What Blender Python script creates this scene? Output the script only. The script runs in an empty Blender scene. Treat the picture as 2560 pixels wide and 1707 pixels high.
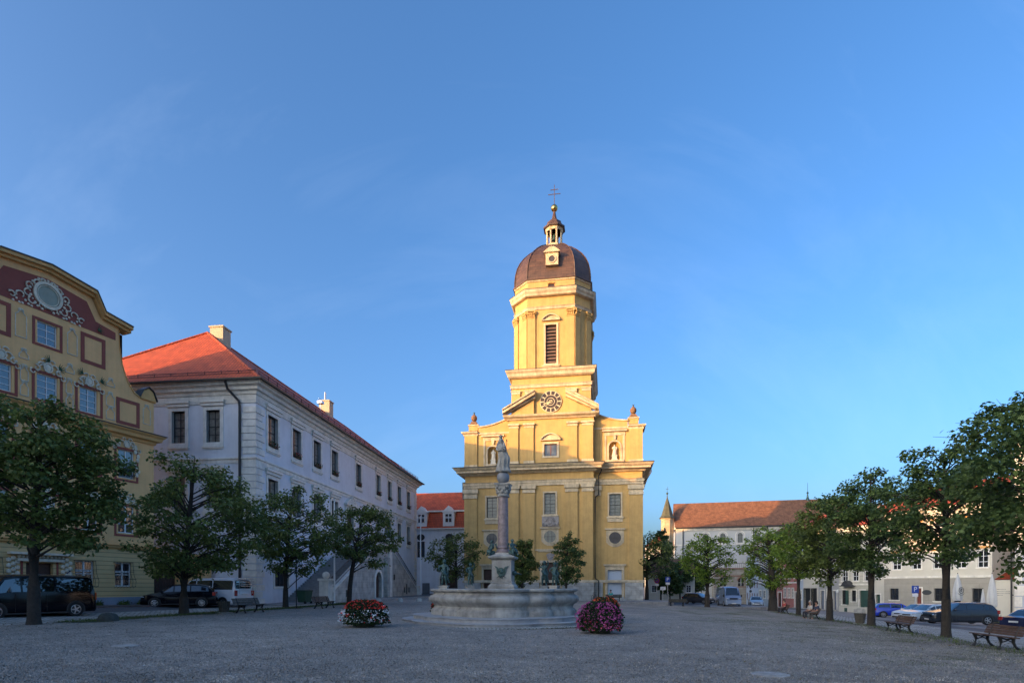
import bpy, math, random
import numpy as np
from mathutils import Matrix, Vector
R = math.radians
S = bpy.context.scene
COL = S.collection

# ---------------------------------------------------------------- camera, sky, sun, exposure
cam_d = bpy.data.cameras.new('camera'); cam = bpy.data.objects.new('camera', cam_d); COL.objects.link(cam)
cam_d.sensor_width = 36.0; cam_d.lens = 20.0; cam_d.shift_y = 0.2389; cam_d.clip_end = 6000
cam.location = (0, 0, 1.6); cam.rotation_euler = (R(90), 0, 0)
S.camera = cam
SUN_AZ, SUN_EL = 56.0, 7.5            # degrees left of straight behind the camera, height
W = bpy.data.worlds.new('World'); S.world = W; W.use_nodes = True
nt = W.node_tree; nt.nodes.clear()
sky = nt.nodes.new('ShaderNodeTexSky'); sky.sky_type = 'NISHITA'; sky.sun_disc = False
sky.sun_elevation = R(SUN_EL + 0.5); sky.sun_rotation = R(180 + SUN_AZ)
sky.altitude = 400; sky.air_density = .75; sky.dust_density = 8; sky.ozone_density = 2.7
tcw = nt.nodes.new('ShaderNodeTexCoord'); mpw = nt.nodes.new('ShaderNodeMapping')
mpw.inputs['Rotation'].default_value = (R(20), R(35), R(-30)); mpw.inputs['Scale'].default_value = (1.0, 7.0, 2.6)
n1 = nt.nodes.new('ShaderNodeTexNoise'); n1.inputs['Scale'].default_value = 1.5; n1.inputs['Detail'].default_value = 7; n1.inputs['Roughness'].default_value = .6
n1.inputs['Distortion'].default_value = .5
rp = nt.nodes.new('ShaderNodeValToRGB'); rp.color_ramp.elements[0].position = .50; rp.color_ramp.elements[1].position = .85
rp.color_ramp.elements[0].color = (0, 0, 0, 1); rp.color_ramp.elements[1].color = (.042, .042, .042, 1)
mxw = nt.nodes.new('ShaderNodeMixRGB'); mxw.blend_type = 'MIX'; mxw.inputs[2].default_value = (3.2, 3.6, 4.2, 1)
bgn = nt.nodes.new('ShaderNodeBackground'); bgn.inputs['Strength'].default_value = 0.15
hsv = nt.nodes.new('ShaderNodeHueSaturation'); hsv.inputs['Saturation'].default_value = 1.13
wo = nt.nodes.new('ShaderNodeOutputWorld')
L = nt.links.new
L(tcw.outputs['Generated'], mpw.inputs[0]); L(mpw.outputs[0], n1.inputs[0]); L(n1.outputs[0], rp.inputs[0])
L(sky.outputs[0], hsv.inputs['Color']); L(hsv.outputs[0], mxw.inputs[1]); L(rp.outputs[0], mxw.inputs[0])
L(mxw.outputs[0], bgn.inputs[0]); L(bgn.outputs[0], wo.inputs[0])
sd = bpy.data.lights.new('sun', 'SUN'); sd.energy = 2.0; sd.angle = R(0.5); sd.color = (.95, .47, .14)
so = bpy.data.objects.new('sun', sd); COL.objects.link(so)
tosun = Vector((-math.sin(R(SUN_AZ)) * math.cos(R(SUN_EL)), -math.cos(R(SUN_AZ)) * math.cos(R(SUN_EL)), math.sin(R(SUN_EL))))
so.rotation_euler = tosun.to_track_quat('Z', 'Y').to_euler(); so.location = (-60, -60, 60)
S.view_settings.view_transform = 'Standard'; S.view_settings.look = 'None'; S.view_settings.exposure = 1.92; S.view_settings.gamma = 1
S.cycles.max_bounces = 6; S.cycles.diffuse_bounces = 3; S.cycles.glossy_bounces = 3; S.cycles.transparent_max_bounces = 6

# ---------------------------------------------------------------- materials
MATS = {}
def mat(name, col, rough=.8, metal=0.0, var=.12, scale=2.0, bump=0.0, bscale=30.0, spec=.5, emit=None, detail=5, col2=None, trans=0, coat=0, streak=0):
    if name in MATS: return MATS[name]
    m = bpy.data.materials.new(name); m.use_nodes = True; t = m.node_tree; b = t.nodes['Principled BSDF']
    b.inputs['Roughness'].default_value = rough; b.inputs['Metallic'].default_value = metal
    b.inputs['Specular IOR Level'].default_value = spec
    if coat: b.inputs['Coat Weight'].default_value = coat; b.inputs['Coat Roughness'].default_value = .05
    tc = t.nodes.new('ShaderNodeTexCoord'); n = t.nodes.new('ShaderNodeTexNoise')
    n.inputs['Scale'].default_value = scale; n.inputs['Detail'].default_value = detail; n.inputs['Roughness'].default_value = .65
    t.links.new(tc.outputs['Object'], n.inputs[0])
    cr = t.nodes.new('ShaderNodeValToRGB'); cr.color_ramp.elements[0].position = .3; cr.color_ramp.elements[1].position = .7
    c2 = col2 or tuple(min(1, c * (1 + var)) for c in col); c1 = tuple(c * (1 - var) for c in col)
    cr.color_ramp.elements[0].color = (*c1, 1); cr.color_ramp.elements[1].color = (*c2, 1)
    t.links.new(n.outputs[0], cr.inputs[0]); t.links.new(cr.outputs[0], b.inputs['Base Color'])
    if streak:      # rain streaks and grime: tall thin noise, multiplied with blotches
        mp = t.nodes.new('ShaderNodeMapping'); mp.inputs['Scale'].default_value = (2.2, 2.2, .13); t.links.new(tc.outputs['Object'], mp.inputs[0])
        n3 = t.nodes.new('ShaderNodeTexNoise'); n3.inputs['Scale'].default_value = 1.0; n3.inputs['Detail'].default_value = 8; n3.inputs['Roughness'].default_value = .7; t.links.new(mp.outputs[0], n3.inputs[0])
        n4 = t.nodes.new('ShaderNodeTexNoise'); n4.inputs['Scale'].default_value = .8; n4.inputs['Detail'].default_value = 9; n4.inputs['Roughness'].default_value = .72; t.links.new(tc.outputs['Object'], n4.inputs[0])
        mm = t.nodes.new('ShaderNodeMath'); mm.operation = 'MULTIPLY'; t.links.new(n3.outputs[0], mm.inputs[0]); t.links.new(n4.outputs[0], mm.inputs[1])
        mr = t.nodes.new('ShaderNodeMapRange'); mr.inputs[1].default_value = .14; mr.inputs[2].default_value = .30; mr.inputs[3].default_value = 1 - streak; mr.inputs[4].default_value = 1.04; t.links.new(mm.outputs[0], mr.inputs[0])
        mx = t.nodes.new('ShaderNodeMixRGB'); mx.blend_type = 'MULTIPLY'; mx.inputs[0].default_value = 1; t.links.new(cr.outputs[0], mx.inputs[1]); t.links.new(mr.outputs[0], mx.inputs[2]); t.links.new(mx.outputs[0], b.inputs['Base Color'])
    if bump:
        n2 = t.nodes.new('ShaderNodeTexNoise'); n2.inputs['Scale'].default_value = bscale; n2.inputs['Detail'].default_value = 4
        t.links.new(tc.outputs['Object'], n2.inputs[0])
        bp = t.nodes.new('ShaderNodeBump'); bp.inputs['Strength'].default_value = bump; bp.inputs['Distance'].default_value = .03
        t.links.new(n2.outputs[0], bp.inputs['Height']); t.links.new(bp.outputs[0], b.inputs['Normal'])
    m['b'] = 1; MATS[name] = m; return m

def bricked(name, c1, c2, mortar, bw, bh, ms, bump=.5, rough=.8, offset=.5, scale_noise=1.5, var=.25, coord='UV', dist=.02):
    """blocks, tiles, boards: a brick pattern in metres on the face's own plane"""
    if name in MATS: return MATS[name]
    m = bpy.data.materials.new(name); m.use_nodes = True; t = m.node_tree; b = t.nodes['Principled BSDF']
    b.inputs['Roughness'].default_value = rough
    tc = t.nodes.new('ShaderNodeTexCoord'); br = t.nodes.new('ShaderNodeTexBrick')
    br.inputs['Scale'].default_value = 1; br.inputs['Brick Width'].default_value = bw; br.inputs['Row Height'].default_value = bh
    br.inputs['Mortar Size'].default_value = ms; br.offset = offset; br.inputs['Mortar Smooth'].default_value = .2
    br.inputs['Color1'].default_value = (*c1, 1); br.inputs['Color2'].default_value = (*c2, 1); br.inputs['Mortar'].default_value = (*mortar, 1)
    t.links.new(tc.outputs[coord], br.inputs[0])
    n = t.nodes.new('ShaderNodeTexNoise'); n.inputs['Scale'].default_value = scale_noise; n.inputs['Detail'].default_value = 6
    t.links.new(tc.outputs['Object'], n.inputs[0])
    mr = t.nodes.new('ShaderNodeMapRange'); mr.inputs[1].default_value = .3; mr.inputs[2].default_value = .7
    mr.inputs[3].default_value = 1 - var; mr.inputs[4].default_value = 1 + var
    t.links.new(n.outputs[0], mr.inputs[0])
    mx = t.nodes.new('ShaderNodeMixRGB'); mx.blend_type = 'MULTIPLY'; mx.inputs[0].default_value = 1
    t.links.new(br.outputs['Color'], mx.inputs[1]); t.links.new(mr.outputs[0], mx.inputs[2]); t.links.new(mx.outputs[0], b.inputs['Base Color'])
    bp = t.nodes.new('ShaderNodeBump'); bp.invert = True; bp.inputs['Strength'].default_value = bump; bp.inputs['Distance'].default_value = dist
    t.links.new(br.outputs['Fac'], bp.inputs['Height']); t.links.new(bp.outputs[0], b.inputs['Normal'])
    MATS[name] = m; return m

def leafmat(name, dark, light, transl=.35):
    if name in MATS: return MATS[name]
    m = bpy.data.materials.new(name); m.use_nodes = True; t = m.node_tree; b = t.nodes['Principled BSDF']
    b.inputs['Roughness'].default_value = .5; b.inputs['Specular IOR Level'].default_value = .3
    g = t.nodes.new('ShaderNodeNewGeometry'); cr = t.nodes.new('ShaderNodeValToRGB')
    cr.color_ramp.elements[0].color = (*dark, 1); cr.color_ramp.elements[1].color = (*light, 1)
    e = cr.color_ramp.elements.new(.72); e.color = (*[a * .55 + c * .45 for a, c in zip(dark, light)], 1)
    tc = t.nodes.new('ShaderNodeTexCoord'); n = t.nodes.new('ShaderNodeTexNoise'); n.inputs['Scale'].default_value = .9; n.inputs['Detail'].default_value = 2
    t.links.new(tc.outputs['Object'], n.inputs[0])
    ma = t.nodes.new('ShaderNodeMath'); ma.operation = 'MULTIPLY_ADD'; ma.inputs[1].default_value = .6
    mb = t.nodes.new('ShaderNodeMath'); mb.operation = 'MULTIPLY_ADD'; mb.inputs[1].default_value = 1.3; mb.inputs[2].default_value = -.45
    t.links.new(n.outputs[0], mb.inputs[0]); t.links.new(g.outputs['Random Per Island'], ma.inputs[0]); t.links.new(mb.outputs[0], ma.inputs[2])
    t.links.new(ma.outputs[0], cr.inputs[0]); t.links.new(cr.outputs[0], b.inputs['Base Color'])
    tr = t.nodes.new('ShaderNodeBsdfTranslucent'); t.links.new(cr.outputs[0], tr.inputs[0])
    ms = t.nodes.new('ShaderNodeMixShader'); ms.inputs[0].default_value = transl
    t.links.new(b.outputs[0], ms.inputs[1]); t.links.new(tr.outputs[0], ms.inputs[2]); t.links.new(ms.outputs[0], t.nodes['Material Output'].inputs[0])
    MATS[name] = m; return m

YEL = mat('church ochre plaster', (.55, .355, .13), .85, var=.06, scale=.35, bump=.15, bscale=14, streak=.20)
CRM = mat('weathered cream stone', (.60, .485, .32), .8, var=.2, scale=1.1, bump=.2, bscale=12, detail=8, streak=.4)
PLS = bricked('grey limestone plinth blocks', (.46, .44, .39), (.36, .35, .32), (.22, .21, .19), 1.1, .55, .012, bump=.4, var=.3)
DOME = bricked('oxidised copper sheets', (.11, .060, .038), (.085, .048, .032), (.03, .018, .014), 1.3, .34, .018, bump=.5, rough=.45, var=.3, offset=.5)
GOLD = mat('gilded metal', (.75, .48, .14), .22, 1.0, var=.05)
DKM = mat('dark painted metal', (.03, .032, .035), .45, .3, var=.1)
GUT = mat('dark lead flashing', (.07, .07, .072), .5, .4, var=.2)
GLS = mat('dark window glass', (.018, .022, .028), .06, 0, var=.3, spec=.9)
GLL = mat('leaded church glass', (.17, .18, .155), .18, 0, var=.25, scale=5, spec=.6)
CURT = mat('window glass over pale curtains', (.22, .20, .17), .12, 0, var=.5, scale=2.2, spec=.8)
WHT = mat('white painted wood', (.72, .72, .70), .5, var=.06)
BLU = mat('pale blue grey plaster', (.66, .68, .72), .85, var=.05, scale=.4, bump=.12, bscale=15, streak=.07)
TRM = mat('off white limestone trim', (.72, .69, .62), .8, var=.12, scale=1.6, bump=.15, bscale=10, streak=.14)
STR = bricked('pale stair masonry', (.47, .44, .38), (.38, .36, .33), (.27, .26, .24), 1.3, .5, .012, bump=.3, var=.3)
ROOFR = bricked('orange red clay tiles', (.50, .085, .025), (.42, .07, .022), (.24, .045, .016), .26, .40, .035, bump=.9, var=.26, rough=.7, offset=0)
ROOFB = bricked('weathered brown clay tiles', (.34, .15, .07), (.26, .115, .06), (.09, .04, .025), .22, .34, .03, bump=.8, var=.3, rough=.8)
YHS = mat('straw yellow house plaster', (.80, .455, .19), .85, var=.06, scale=.5, bump=.1, bscale=15, streak=.12)
YHB = bricked('grooved yellow ground floor', (.66, .455, .21), (.62, .43, .20), (.36, .25, .11), 30, .26, .02, bump=.8, var=.06)
RED = mat('oxblood painted plaster', (.27, .07, .05), .85, var=.08, scale=1.5)
OCH = mat('ochre orange moulding', (.64, .36, .13), .8, var=.1)
ORN = mat('pale stucco ornament', (.66, .58, .44), .8, var=.2, scale=4, bump=.2)
ORP = mat('pinkish shaded stucco ornament', (.38, .26, .2), .8, var=.2, scale=4)
GRN = mat('green painted palm ornament', (.05, .10, .05), .8, var=.3, scale=4)
BROWN = mat('dark brown wooden door', (.06, .028, .018), .6, var=.3, scale=6)
MAROON = mat('brick red window wood', (.17, .05, .03), .5, var=.1)
BLACKW = mat('black window wood', (.02, .02, .02), .5, var=.1)
GREY = mat('blue grey socle paint', (.22, .255, .31), .85, var=.1, scale=1, bump=.1)
BRZ = mat('verdigris bronze', (.035, .085, .08), .55, .35, var=.6, scale=9, col2=(.09, .17, .16), bump=.2)
STA = mat('weathered statue stone', (.30, .29, .26), .8, var=.35, scale=5, bump=.3, bscale=25)
STW = mat('white niche statue stone', (.62, .58, .48), .8, var=.15, scale=5)
FOU = mat('stained fountain limestone', (.35, .335, .30), .75, var=.32, scale=1.7, detail=9, bump=.25, bscale=18, streak=.45)
FST = mat('worn fountain step stone', (.32, .325, .33), .75, var=.25, scale=2.5, detail=8, bump=.2)
RMB = mat('reddish column marble', (.25, .19, .185), .5, var=.45, scale=6, detail=9)
TERRA = mat('brown sandstone urn', (.20, .11, .06), .8, var=.2, scale=5)
IRON = mat('black wrought iron', (.012, .012, .013), .5, .2, var=.1)
BARK = mat('lime tree bark', (.030, .025, .020), .9, var=.4, scale=9, bump=.8, bscale=18)
WATER = mat('dark fountain water', (.02, .035, .03), .04, 0, var=.1, spec=.8)
RUB = mat('black rubber tyre', (.014, .014, .014), .85, var=.2)
RIM = mat('silver alloy rim', (.48, .48, .50), .3, .8, var=.05)
CGL = mat('car window glass', (.008, .010, .012), .03, 0, var=.1, spec=1.0, coat=1)
RLT = mat('red car light', (.35, .015, .01), .15, 0, var=.1, coat=1)
OLT = mat('orange and red car light', (.55, .10, .01), .15, 0, var=.1, coat=1)
HLT = mat('clear headlight glass', (.55, .58, .62), .1, .3, var=.05, coat=1)
PLT = mat('white number plate', (.6, .6, .6), .4, var=.04)
BLKP = mat('black plastic trim', (.018, .018, .019), .5, var=.1)
SLAT = mat('weathered brown bench slats', (.085, .046, .028), .7, var=.4, scale=7)
SLATG = mat('weathered grey bench slats', (.075, .068, .055), .8, var=.35, scale=7)

# ---------------------------------------------------------------- mesh builder
class MB:
    def __init__(s, M=None): s.v = []; s.f = []; s.M = M
    def add(s, vs, fs):
        o = len(s.v)
        if s.M is not None: vs = [tuple(s.M @ Vector(v)) for v in vs]
        s.v.extend(tuple(v) for v in vs); s.f.extend(tuple(i + o for i in f) for f in fs)
    def box(s, x0, x1, y0, y1, z0, z1):
        s.add([(x0, y0, z0), (x1, y0, z0), (x1, y1, z0), (x0, y1, z0), (x0, y0, z1), (x1, y0, z1), (x1, y1, z1), (x0, y1, z1)],
              [(0, 3, 2, 1), (4, 5, 6, 7), (0, 1, 5, 4), (1, 2, 6, 5), (2, 3, 7, 6), (3, 0, 4, 7)])
    def prism(s, p, z0, z1):                       # plan polygon (ccw) between two heights
        n = len(p)
        s.add([(x, y, z0) for x, y in p] + [(x, y, z1) for x, y in p],
              [tuple(range(n - 1, -1, -1)), tuple(range(n, 2 * n))] + [(i, (i + 1) % n, n + (i + 1) % n, n + i) for i in range(n)])
    def plate(s, p, y0, y1):                       # outline in x,z between two depths (y0 is the front)
        n = len(p); a = sum(p[i][0] * p[(i + 1) % n][1] - p[(i + 1) % n][0] * p[i][1] for i in range(n))
        if a < 0: p = p[::-1]
        s.add([(x, y0, z) for x, z in p] + [(x, y1, z) for x, z in p],
              [tuple(range(n)), tuple(range(2 * n - 1, n - 1, -1))] + [((i + 1) % n, i, n + i, n + (i + 1) % n) for i in range(n)])
    def loft(s, rings, closed=True, cap=True):
        n = len(rings[0]); vs = [p for r in rings for p in r]; fs = []
        for k in range(len(rings) - 1):
            for i in range(n if closed else n - 1):
                j = (i + 1) % n; fs.append((k * n + i, k * n + j, (k + 1) * n + j, (k + 1) * n + i))
        if cap and closed: fs += [tuple(range(n - 1, -1, -1)), tuple(range(len(vs) - n, len(vs)))]
        s.add(vs, fs)
    def lathe(s, prof, cx=0, cy=0, n=16, rot=0, cap=True):
        s.loft([[(cx + r * math.cos(rot + 2 * math.pi * i / n), cy + r * math.sin(rot + 2 * math.pi * i / n), z) for i in range(n)] for r, z in prof], True, cap)
    def tube(s, a, b, r0, r1=None, n=6):
        r1 = r0 if r1 is None else r1; a = Vector(a); b = Vector(b); d = b - a
        if d.length < 1e-6: return
        q = d.to_track_quat('Z', 'Y'); ring = [q @ Vector((math.cos(2 * math.pi * i / n), math.sin(2 * math.pi * i / n), 0)) for i in range(n)]
        s.loft([[tuple(a + c * r0) for c in ring], [tuple(b + c * r1) for c in ring]])
    def path(s, pts, r, n=6):
        pts = [Vector(p) for p in pts]; rs = r if isinstance(r, (list, tuple)) else [r] * len(pts); rings = []
        for i, p in enumerate(pts):
            d = (pts[min(i + 1, len(pts) - 1)] - pts[max(i - 1, 0)]).normalized(); q = d.to_track_quat('Z', 'Y')
            rings.append([tuple(p + q @ Vector((math.cos(2 * math.pi * k / n) * rs[i], math.sin(2 * math.pi * k / n) * rs[i], 0))) for k in range(n)])
        s.loft(rings)
    def ball(s, c, r, n=12, sx=1, sy=1, sz=1):
        m = n // 2
        s.loft([[(c[0] + r * sx * math.sin(math.pi * j / m) * math.cos(2 * math.pi * i / n), c[1] + r * sy * math.sin(math.pi * j / m) * math.sin(2 * math.pi * i / n),
                  c[2] - r * sz * math.cos(math.pi * j / m)) for i in range(n)] for j in range(m + 1)], True, False)
    def molding(s, path, prof, closed=False):
        """profile (outward, z) swept along a plan path; outward is right of travel; mitred"""
        P = [Vector((p[0], p[1])) for p in path]; n = len(P); rings = []
        for i in range(n):
            pv = P[i - 1] if (i or closed) else None; nx = P[(i + 1) % n] if (i < n - 1 or closed) else None
            d1 = (P[i] - pv).normalized() if pv is not None else (nx - P[i]).normalized()
            d2 = (nx - P[i]).normalized() if nx is not None else d1
            n1 = Vector((d1.y, -d1.x)); n2 = Vector((d2.y, -d2.x)); m = n1 + n2
            m = m / max(.2, m.dot(n1)) if m.length > 1e-6 else n1
            rings.append([(P[i].x + m.x * o, P[i].y + m.y * o, z) for o, z in prof])
        if closed: rings.append(rings[0])
        k = len(prof); vs = [p for r in rings for p in r]; fs = []
        for a in range(len(rings) - 1):
            for i in range(k):
                j = (i + 1) % k; fs.append((a * k + i, a * k + j, (a + 1) * k + j, (a + 1) * k + i))
        if not closed: fs += [tuple(range(k)), tuple(range(len(vs) - 1, len(vs) - k - 1, -1))]
        s.add(vs, fs)
    def ring(s, cx, cz, r0, r1, y0, y1, n=24, a0=0, a1=360, sx=1, sz=1):  # flat ring / arch in the facade plane
        full = abs(a1 - a0) >= 359.9; m = n if full else n + 1
        A = [R(a0 + (a1 - a0) * i / n) for i in range(m)]
        f = lambda r, y: [(cx + r * sx * math.cos(a), y, cz + r * sz * math.sin(a)) for a in A]
        vs = f(r0, y0) + f(r1, y0) + f(r1, y1) + f(r0, y1); fs = []
        for i in range(n):
            j = (i + 1) % m
            for q in range(4):
                w = (q + 1) % 4; fs.append((q * m + i, w * m + i, w * m + j, q * m + j))
        s.add(vs, fs)
    def disc(s, cx, cz, r, y0, y1, n=24, sx=1, sz=1):
        s.plate([(cx + r * sx * math.cos(2 * math.pi * i / n), cz + r * sz * math.sin(2 * math.pi * i / n)) for i in range(n)], y0, y1)
    def wall(s, x0, x1, z0, z1, holes, y=0.0, rev=.25, back=False):
        """front face at y with rectangular openings (x0,x1,z0,z1) and their reveals"""
        xs = sorted({x0, x1, *[h[0] for h in holes], *[h[1] for h in holes]}); zs = sorted({z0, z1, *[h[2] for h in holes], *[h[3] for h in holes]})
        vid = {}; vs = []; fs = []
        def V(x, z, yy):
            k = (round(x, 4), round(z, 4), yy)
            if k not in vid: vid[k] = len(vs); vs.append((x, yy, z))
            return vid[k]
        for i in range(len(xs) - 1):
            for j in range(len(zs) - 1):
                mx = (xs[i] + xs[i + 1]) / 2; mz = (zs[j] + zs[j + 1]) / 2
                if any(h[0] < mx < h[1] and h[2] < mz < h[3] for h in holes): continue
                fs.append((V(xs[i], zs[j], y), V(xs[i + 1], zs[j], y), V(xs[i + 1], zs[j + 1], y), V(xs[i], zs[j + 1], y)))
        for a, b, c, d in holes:
            r = y + rev; q = [(a, c), (b, c), (b, d), (a, d)]
            for i in range(4):
                (xa, za), (xb, zb) = q[i], q[(i + 1) % 4]
                fs.append((V(xb, zb, y), V(xa, za, y), V(xa, za, r), V(xb, zb, r)))
        s.add(vs, fs)
    def mesh(s, name, m, smooth=False):
        me = bpy.data.meshes.new(name); me.from_pydata(s.v, [], s.f); me.update()
        uv = me.uv_layers.new(name='UVMap'); co = me.vertices
        arr = np.empty(len(me.loops) * 2, dtype=np.float32)
        for p in me.polygons:
            n = p.normal
            if abs(n.z) > .98: t = Vector((1, 0, 0)); b = Vector((0, 1, 0))
            else:
                t = Vector((-n.y, n.x, 0)).normalized(); b = n.cross(t)
            for li in p.loop_indices:
                c = co[me.loops[li].vertex_index].co; arr[li * 2] = c.dot(t); arr[li * 2 + 1] = c.dot(b)
        uv.data.foreach_set('uv', arr)
        if m is not None: me.materials.append(m)
        if smooth:
            me.polygons.foreach_set('use_smooth', [True] * len(me.polygons))
            try: me.set_sharp_from_angle(angle=R(38))
            except Exception: pass
        return me
    def build(s, name, m, parent=None, loc=(0, 0, 0), rot=0, smooth=False, bevel=0, label=None):
        return link(name, s.mesh(name, m, smooth), parent, loc, rot, bevel, label)

def link(name, me, parent=None, loc=(0, 0, 0), rot=0, bevel=0, label=None):
    o = bpy.data.objects.new(name, me); COL.objects.link(o); o.parent = parent; o.location = loc
    o.rotation_euler = rot if isinstance(rot, (tuple, list)) else (0, 0, rot)
    if bevel:
        b = o.modifiers.new('b', 'BEVEL'); b.width = bevel; b.segments = 2; b.limit_method = 'ANGLE'; b.angle_limit = R(40)
    if label: o['label'] = label
    return o
def tag(o, label, cat, group=None, kind=None):
    if label: o['label'] = label
    if cat: o['category'] = cat
    if group: o['group'] = group
    if kind: o['kind'] = kind
    return o
def thing(name, label, cat, loc=(0, 0, 0), rot=0, group=None):
    return tag(link(name, None, None, loc, rot), label, cat, group)
def dup(root, loc, rot, label, group=None, scale=1):
    def cp(o, par):
        c = o.copy(); COL.objects.link(c); c.parent = par
        for ch in list(o.children): cp(ch, c)
        return c
    r = cp(root, None); r.location = loc; r.rotation_euler = (0, 0, rot); r.scale = (scale,) * 3
    r['label'] = label
    if group: r['group'] = group
    return r

# ---------------------------------------------------------------- terrain height
def sst(t): t = max(0., min(1., t)); return t * t * (3 - 2 * t)
def g(x, y):
    k = 2.5; t = (min(x, 60) - 5) / k
    sp = k * (math.log1p(math.exp(t)) if t < 30 else t)
    z = -.045 * sp + .01 * min(40, max(0, -x))
    z += .42 * sst((y - 36) / 30) * sst((-x - 2) / 9)
    z += .14 * sst((-x - 20) / 3) * sst((60 - y) / 10)
    return z
def gp(px, py):
    """ground point seen at a source pixel of the photograph (used only to read distances)"""
    Y = 20.
    for _ in range(60):
        x = (px - 1280) / 1422 * Y; Y = Y * .5 + .5 * max(3, (1.6 - g(x, Y)) * 1422 / (py - 1465))
    x = (px - 1280) / 1422 * Y
    return x, Y, g(x, Y)

# ---------------------------------------------------------------- windows
_wc = {}
def window(parent, ox, oy, ang, u, z, w, h, fm=WHT, pm=GLS, nx=2, nz=3, bar=.05, cross=None, sur=None, sill=None, lint=None, depth=.16, casw=.07, name='window', pent=False, rail=False):
    """window with its lower left corner at facade coordinate (u, z); frame > pane, surround, sill, lintel"""
    key = (w, h, fm.name, pm.name, nx, nz, bar, str(cross), str(sur and (sur[0].name, sur[1:])), str(sill and (sill[0].name, sill[1:])), str(lint and (lint[0].name, lint[1:])), depth, casw, pent, rail)
    if key not in _wc:
        f = MB(); y0, y1 = depth - .03, depth + .04
        f.box(0, casw, y0, y1, 0, h); f.box(w - casw, w, y0, y1, 0, h); f.box(casw, w - casw, y0, y1, 0, casw); f.box(casw, w - casw, y0, y1, h - casw, h)
        for i in range(1, nx):
            b = bar * (1.7 if cross and i * 2 == nx else 1); x = w * i / nx; f.box(x - b / 2, x + b / 2, y0 + .004, y1 - .004, casw, h - casw)
        for j in range(1, nz):
            zz = h * j / nz; b = bar
            f.box(casw, w - casw, y0 + .01, y1 - .01, zz - b / 2, zz + b / 2)
        if cross: zz = h * cross; f.box(casw, w - casw, y0 - .006, y1 - .002, zz - bar, zz + bar)
        p = MB(); p.box(.01, w - .01, depth + .012, depth + .03, .01, h - .01)
        ms = [('window', f.mesh('window', fm)), ('pane', p.mesh('pane', pm))]
        if sur:
            m, sw, pr = sur[:3]; b = MB(); b.box(-sw, 0, -pr, depth - .05, -.0, h); b.box(w, w + sw, -pr, depth - .05, -.0, h); b.box(-sw, w + sw, -pr, depth - .05, h, h + sw)
            if len(sur) > 3: b.box(-sw, w + sw, -pr, depth - .05, -sur[3], 0)
            ms.append(('surround', b.mesh('surround', m)))
        if sill:
            m, sx, pr, sh = sill; b = MB(); zt = -(sur[3] if sur and len(sur) > 3 else 0)
            b.box(-sx, w + sx, -pr, depth - .06, zt - sh, zt - .002); b.box(-sx + .05, w + sx - .05, -pr * .55, -.004, zt - sh * 1.7, zt - sh - .002)
            ms.append(('sill', b.mesh('sill', m)))
        if lint:
            m, sx, z0, hh, pr = lint; b = MB()
            if pent:
                n = 10; a = [(-sx + (w + 2 * sx) * i / n, h + z0 + hh * .35 + hh * 1.3 * math.sin(math.pi * i / n) ** .8) for i in range(n + 1)]
                for i in range(n):
                    (x1, z1), (x2, z2) = a[i], a[i + 1]; b.plate([(x1, z1 - .14), (x2, z2 - .14), (x2, z2), (x1, z1)], -pr, 0)
                b.box(-sx, w + sx, -pr * .9, 0, h + z0, h + z0 + .1); b.plate([(-sx + .1, h + z0 + .1)] + [(x, z - .1) for x, z in a] + [(w + sx - .1, h + z0 + .1)], -pr * .35, 0)
            else:
                b.box(-sx, w + sx, -pr, 0, h + z0 + hh * .55, h + z0 + hh); b.box(-sx + .07, w + sx - .07, -pr * .6, 0, h + z0, h + z0 + hh * .55 - .002)
            ms.append(('lintel', b.mesh('lintel', m)))
        if rail:
            b = MB(); 
            for zz in (.06, .78): b.box(-.02, w + .02, -.10, -.06, zz, zz + .03)
            for i in range(9): b.ring(w * (i + .5) / 9, .42, w / 22, w / 22 + .018, -.09, -.07, 8, sz=4.5)
            ms.append(('railing', b.mesh('railing', IRON)))
        _wc[key] = ms
    ms = _wc[key]; c, s_ = math.cos(ang), math.sin(ang)
    o = link(name, ms[0][1], parent, (ox + c * u, oy + s_ * u, z), ang)
    for nm, me in ms[1:]: link(nm, me, o)
    return o
def FM(ox, oy, ang): return Matrix.Translation((ox, oy, 0)) @ Matrix.Rotation(ang, 4, 'Z')
# ================================================================ THE SETTING
def sheet(name, fl, fr, y0, y1, ny, nx, off, m, skirt=0.0):
    vs = []; fs = []
    for j in range(ny + 1):
        y = y0 + (y1 - y0) * j / ny; a, b = fl(y), fr(y)
        for i in range(nx + 1):
            x = a + (b - a) * i / nx; vs.append((x, y, g(x, y) + off))
    w = nx + 1
    for j in range(ny):
        for i in range(nx): fs.append((j * w + i, j * w + i + 1, (j + 1) * w + i + 1, (j + 1) * w + i))
    if skirt:
        o = len(vs); border = [i for i in range(w)] + [j * w + nx for j in range(1, ny + 1)] + [ny * w + i for i in range(nx - 1, -1, -1)] + [j * w for j in range(ny - 1, 0, -1)]
        for k in border: x, y, z = vs[k]; vs.append((x, y, z - skirt))
        n = len(border)
        for k in range(n): fs.append((border[k], o + k, o + (k + 1) % n, border[(k + 1) % n]))
    b = MB(); b.add(vs, fs); o = b.build(name, m); o['kind'] = 'structure'; return o
def lerpf(pts):
    def f(y):
        if y <= pts[0][0]: return pts[0][1]
        for (a, p), (b, q) in zip(pts, pts[1:]):
            if y <= b: return p + (q - p) * (y - a) / (b - a)
        return pts[-1][1]
    return f
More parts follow.
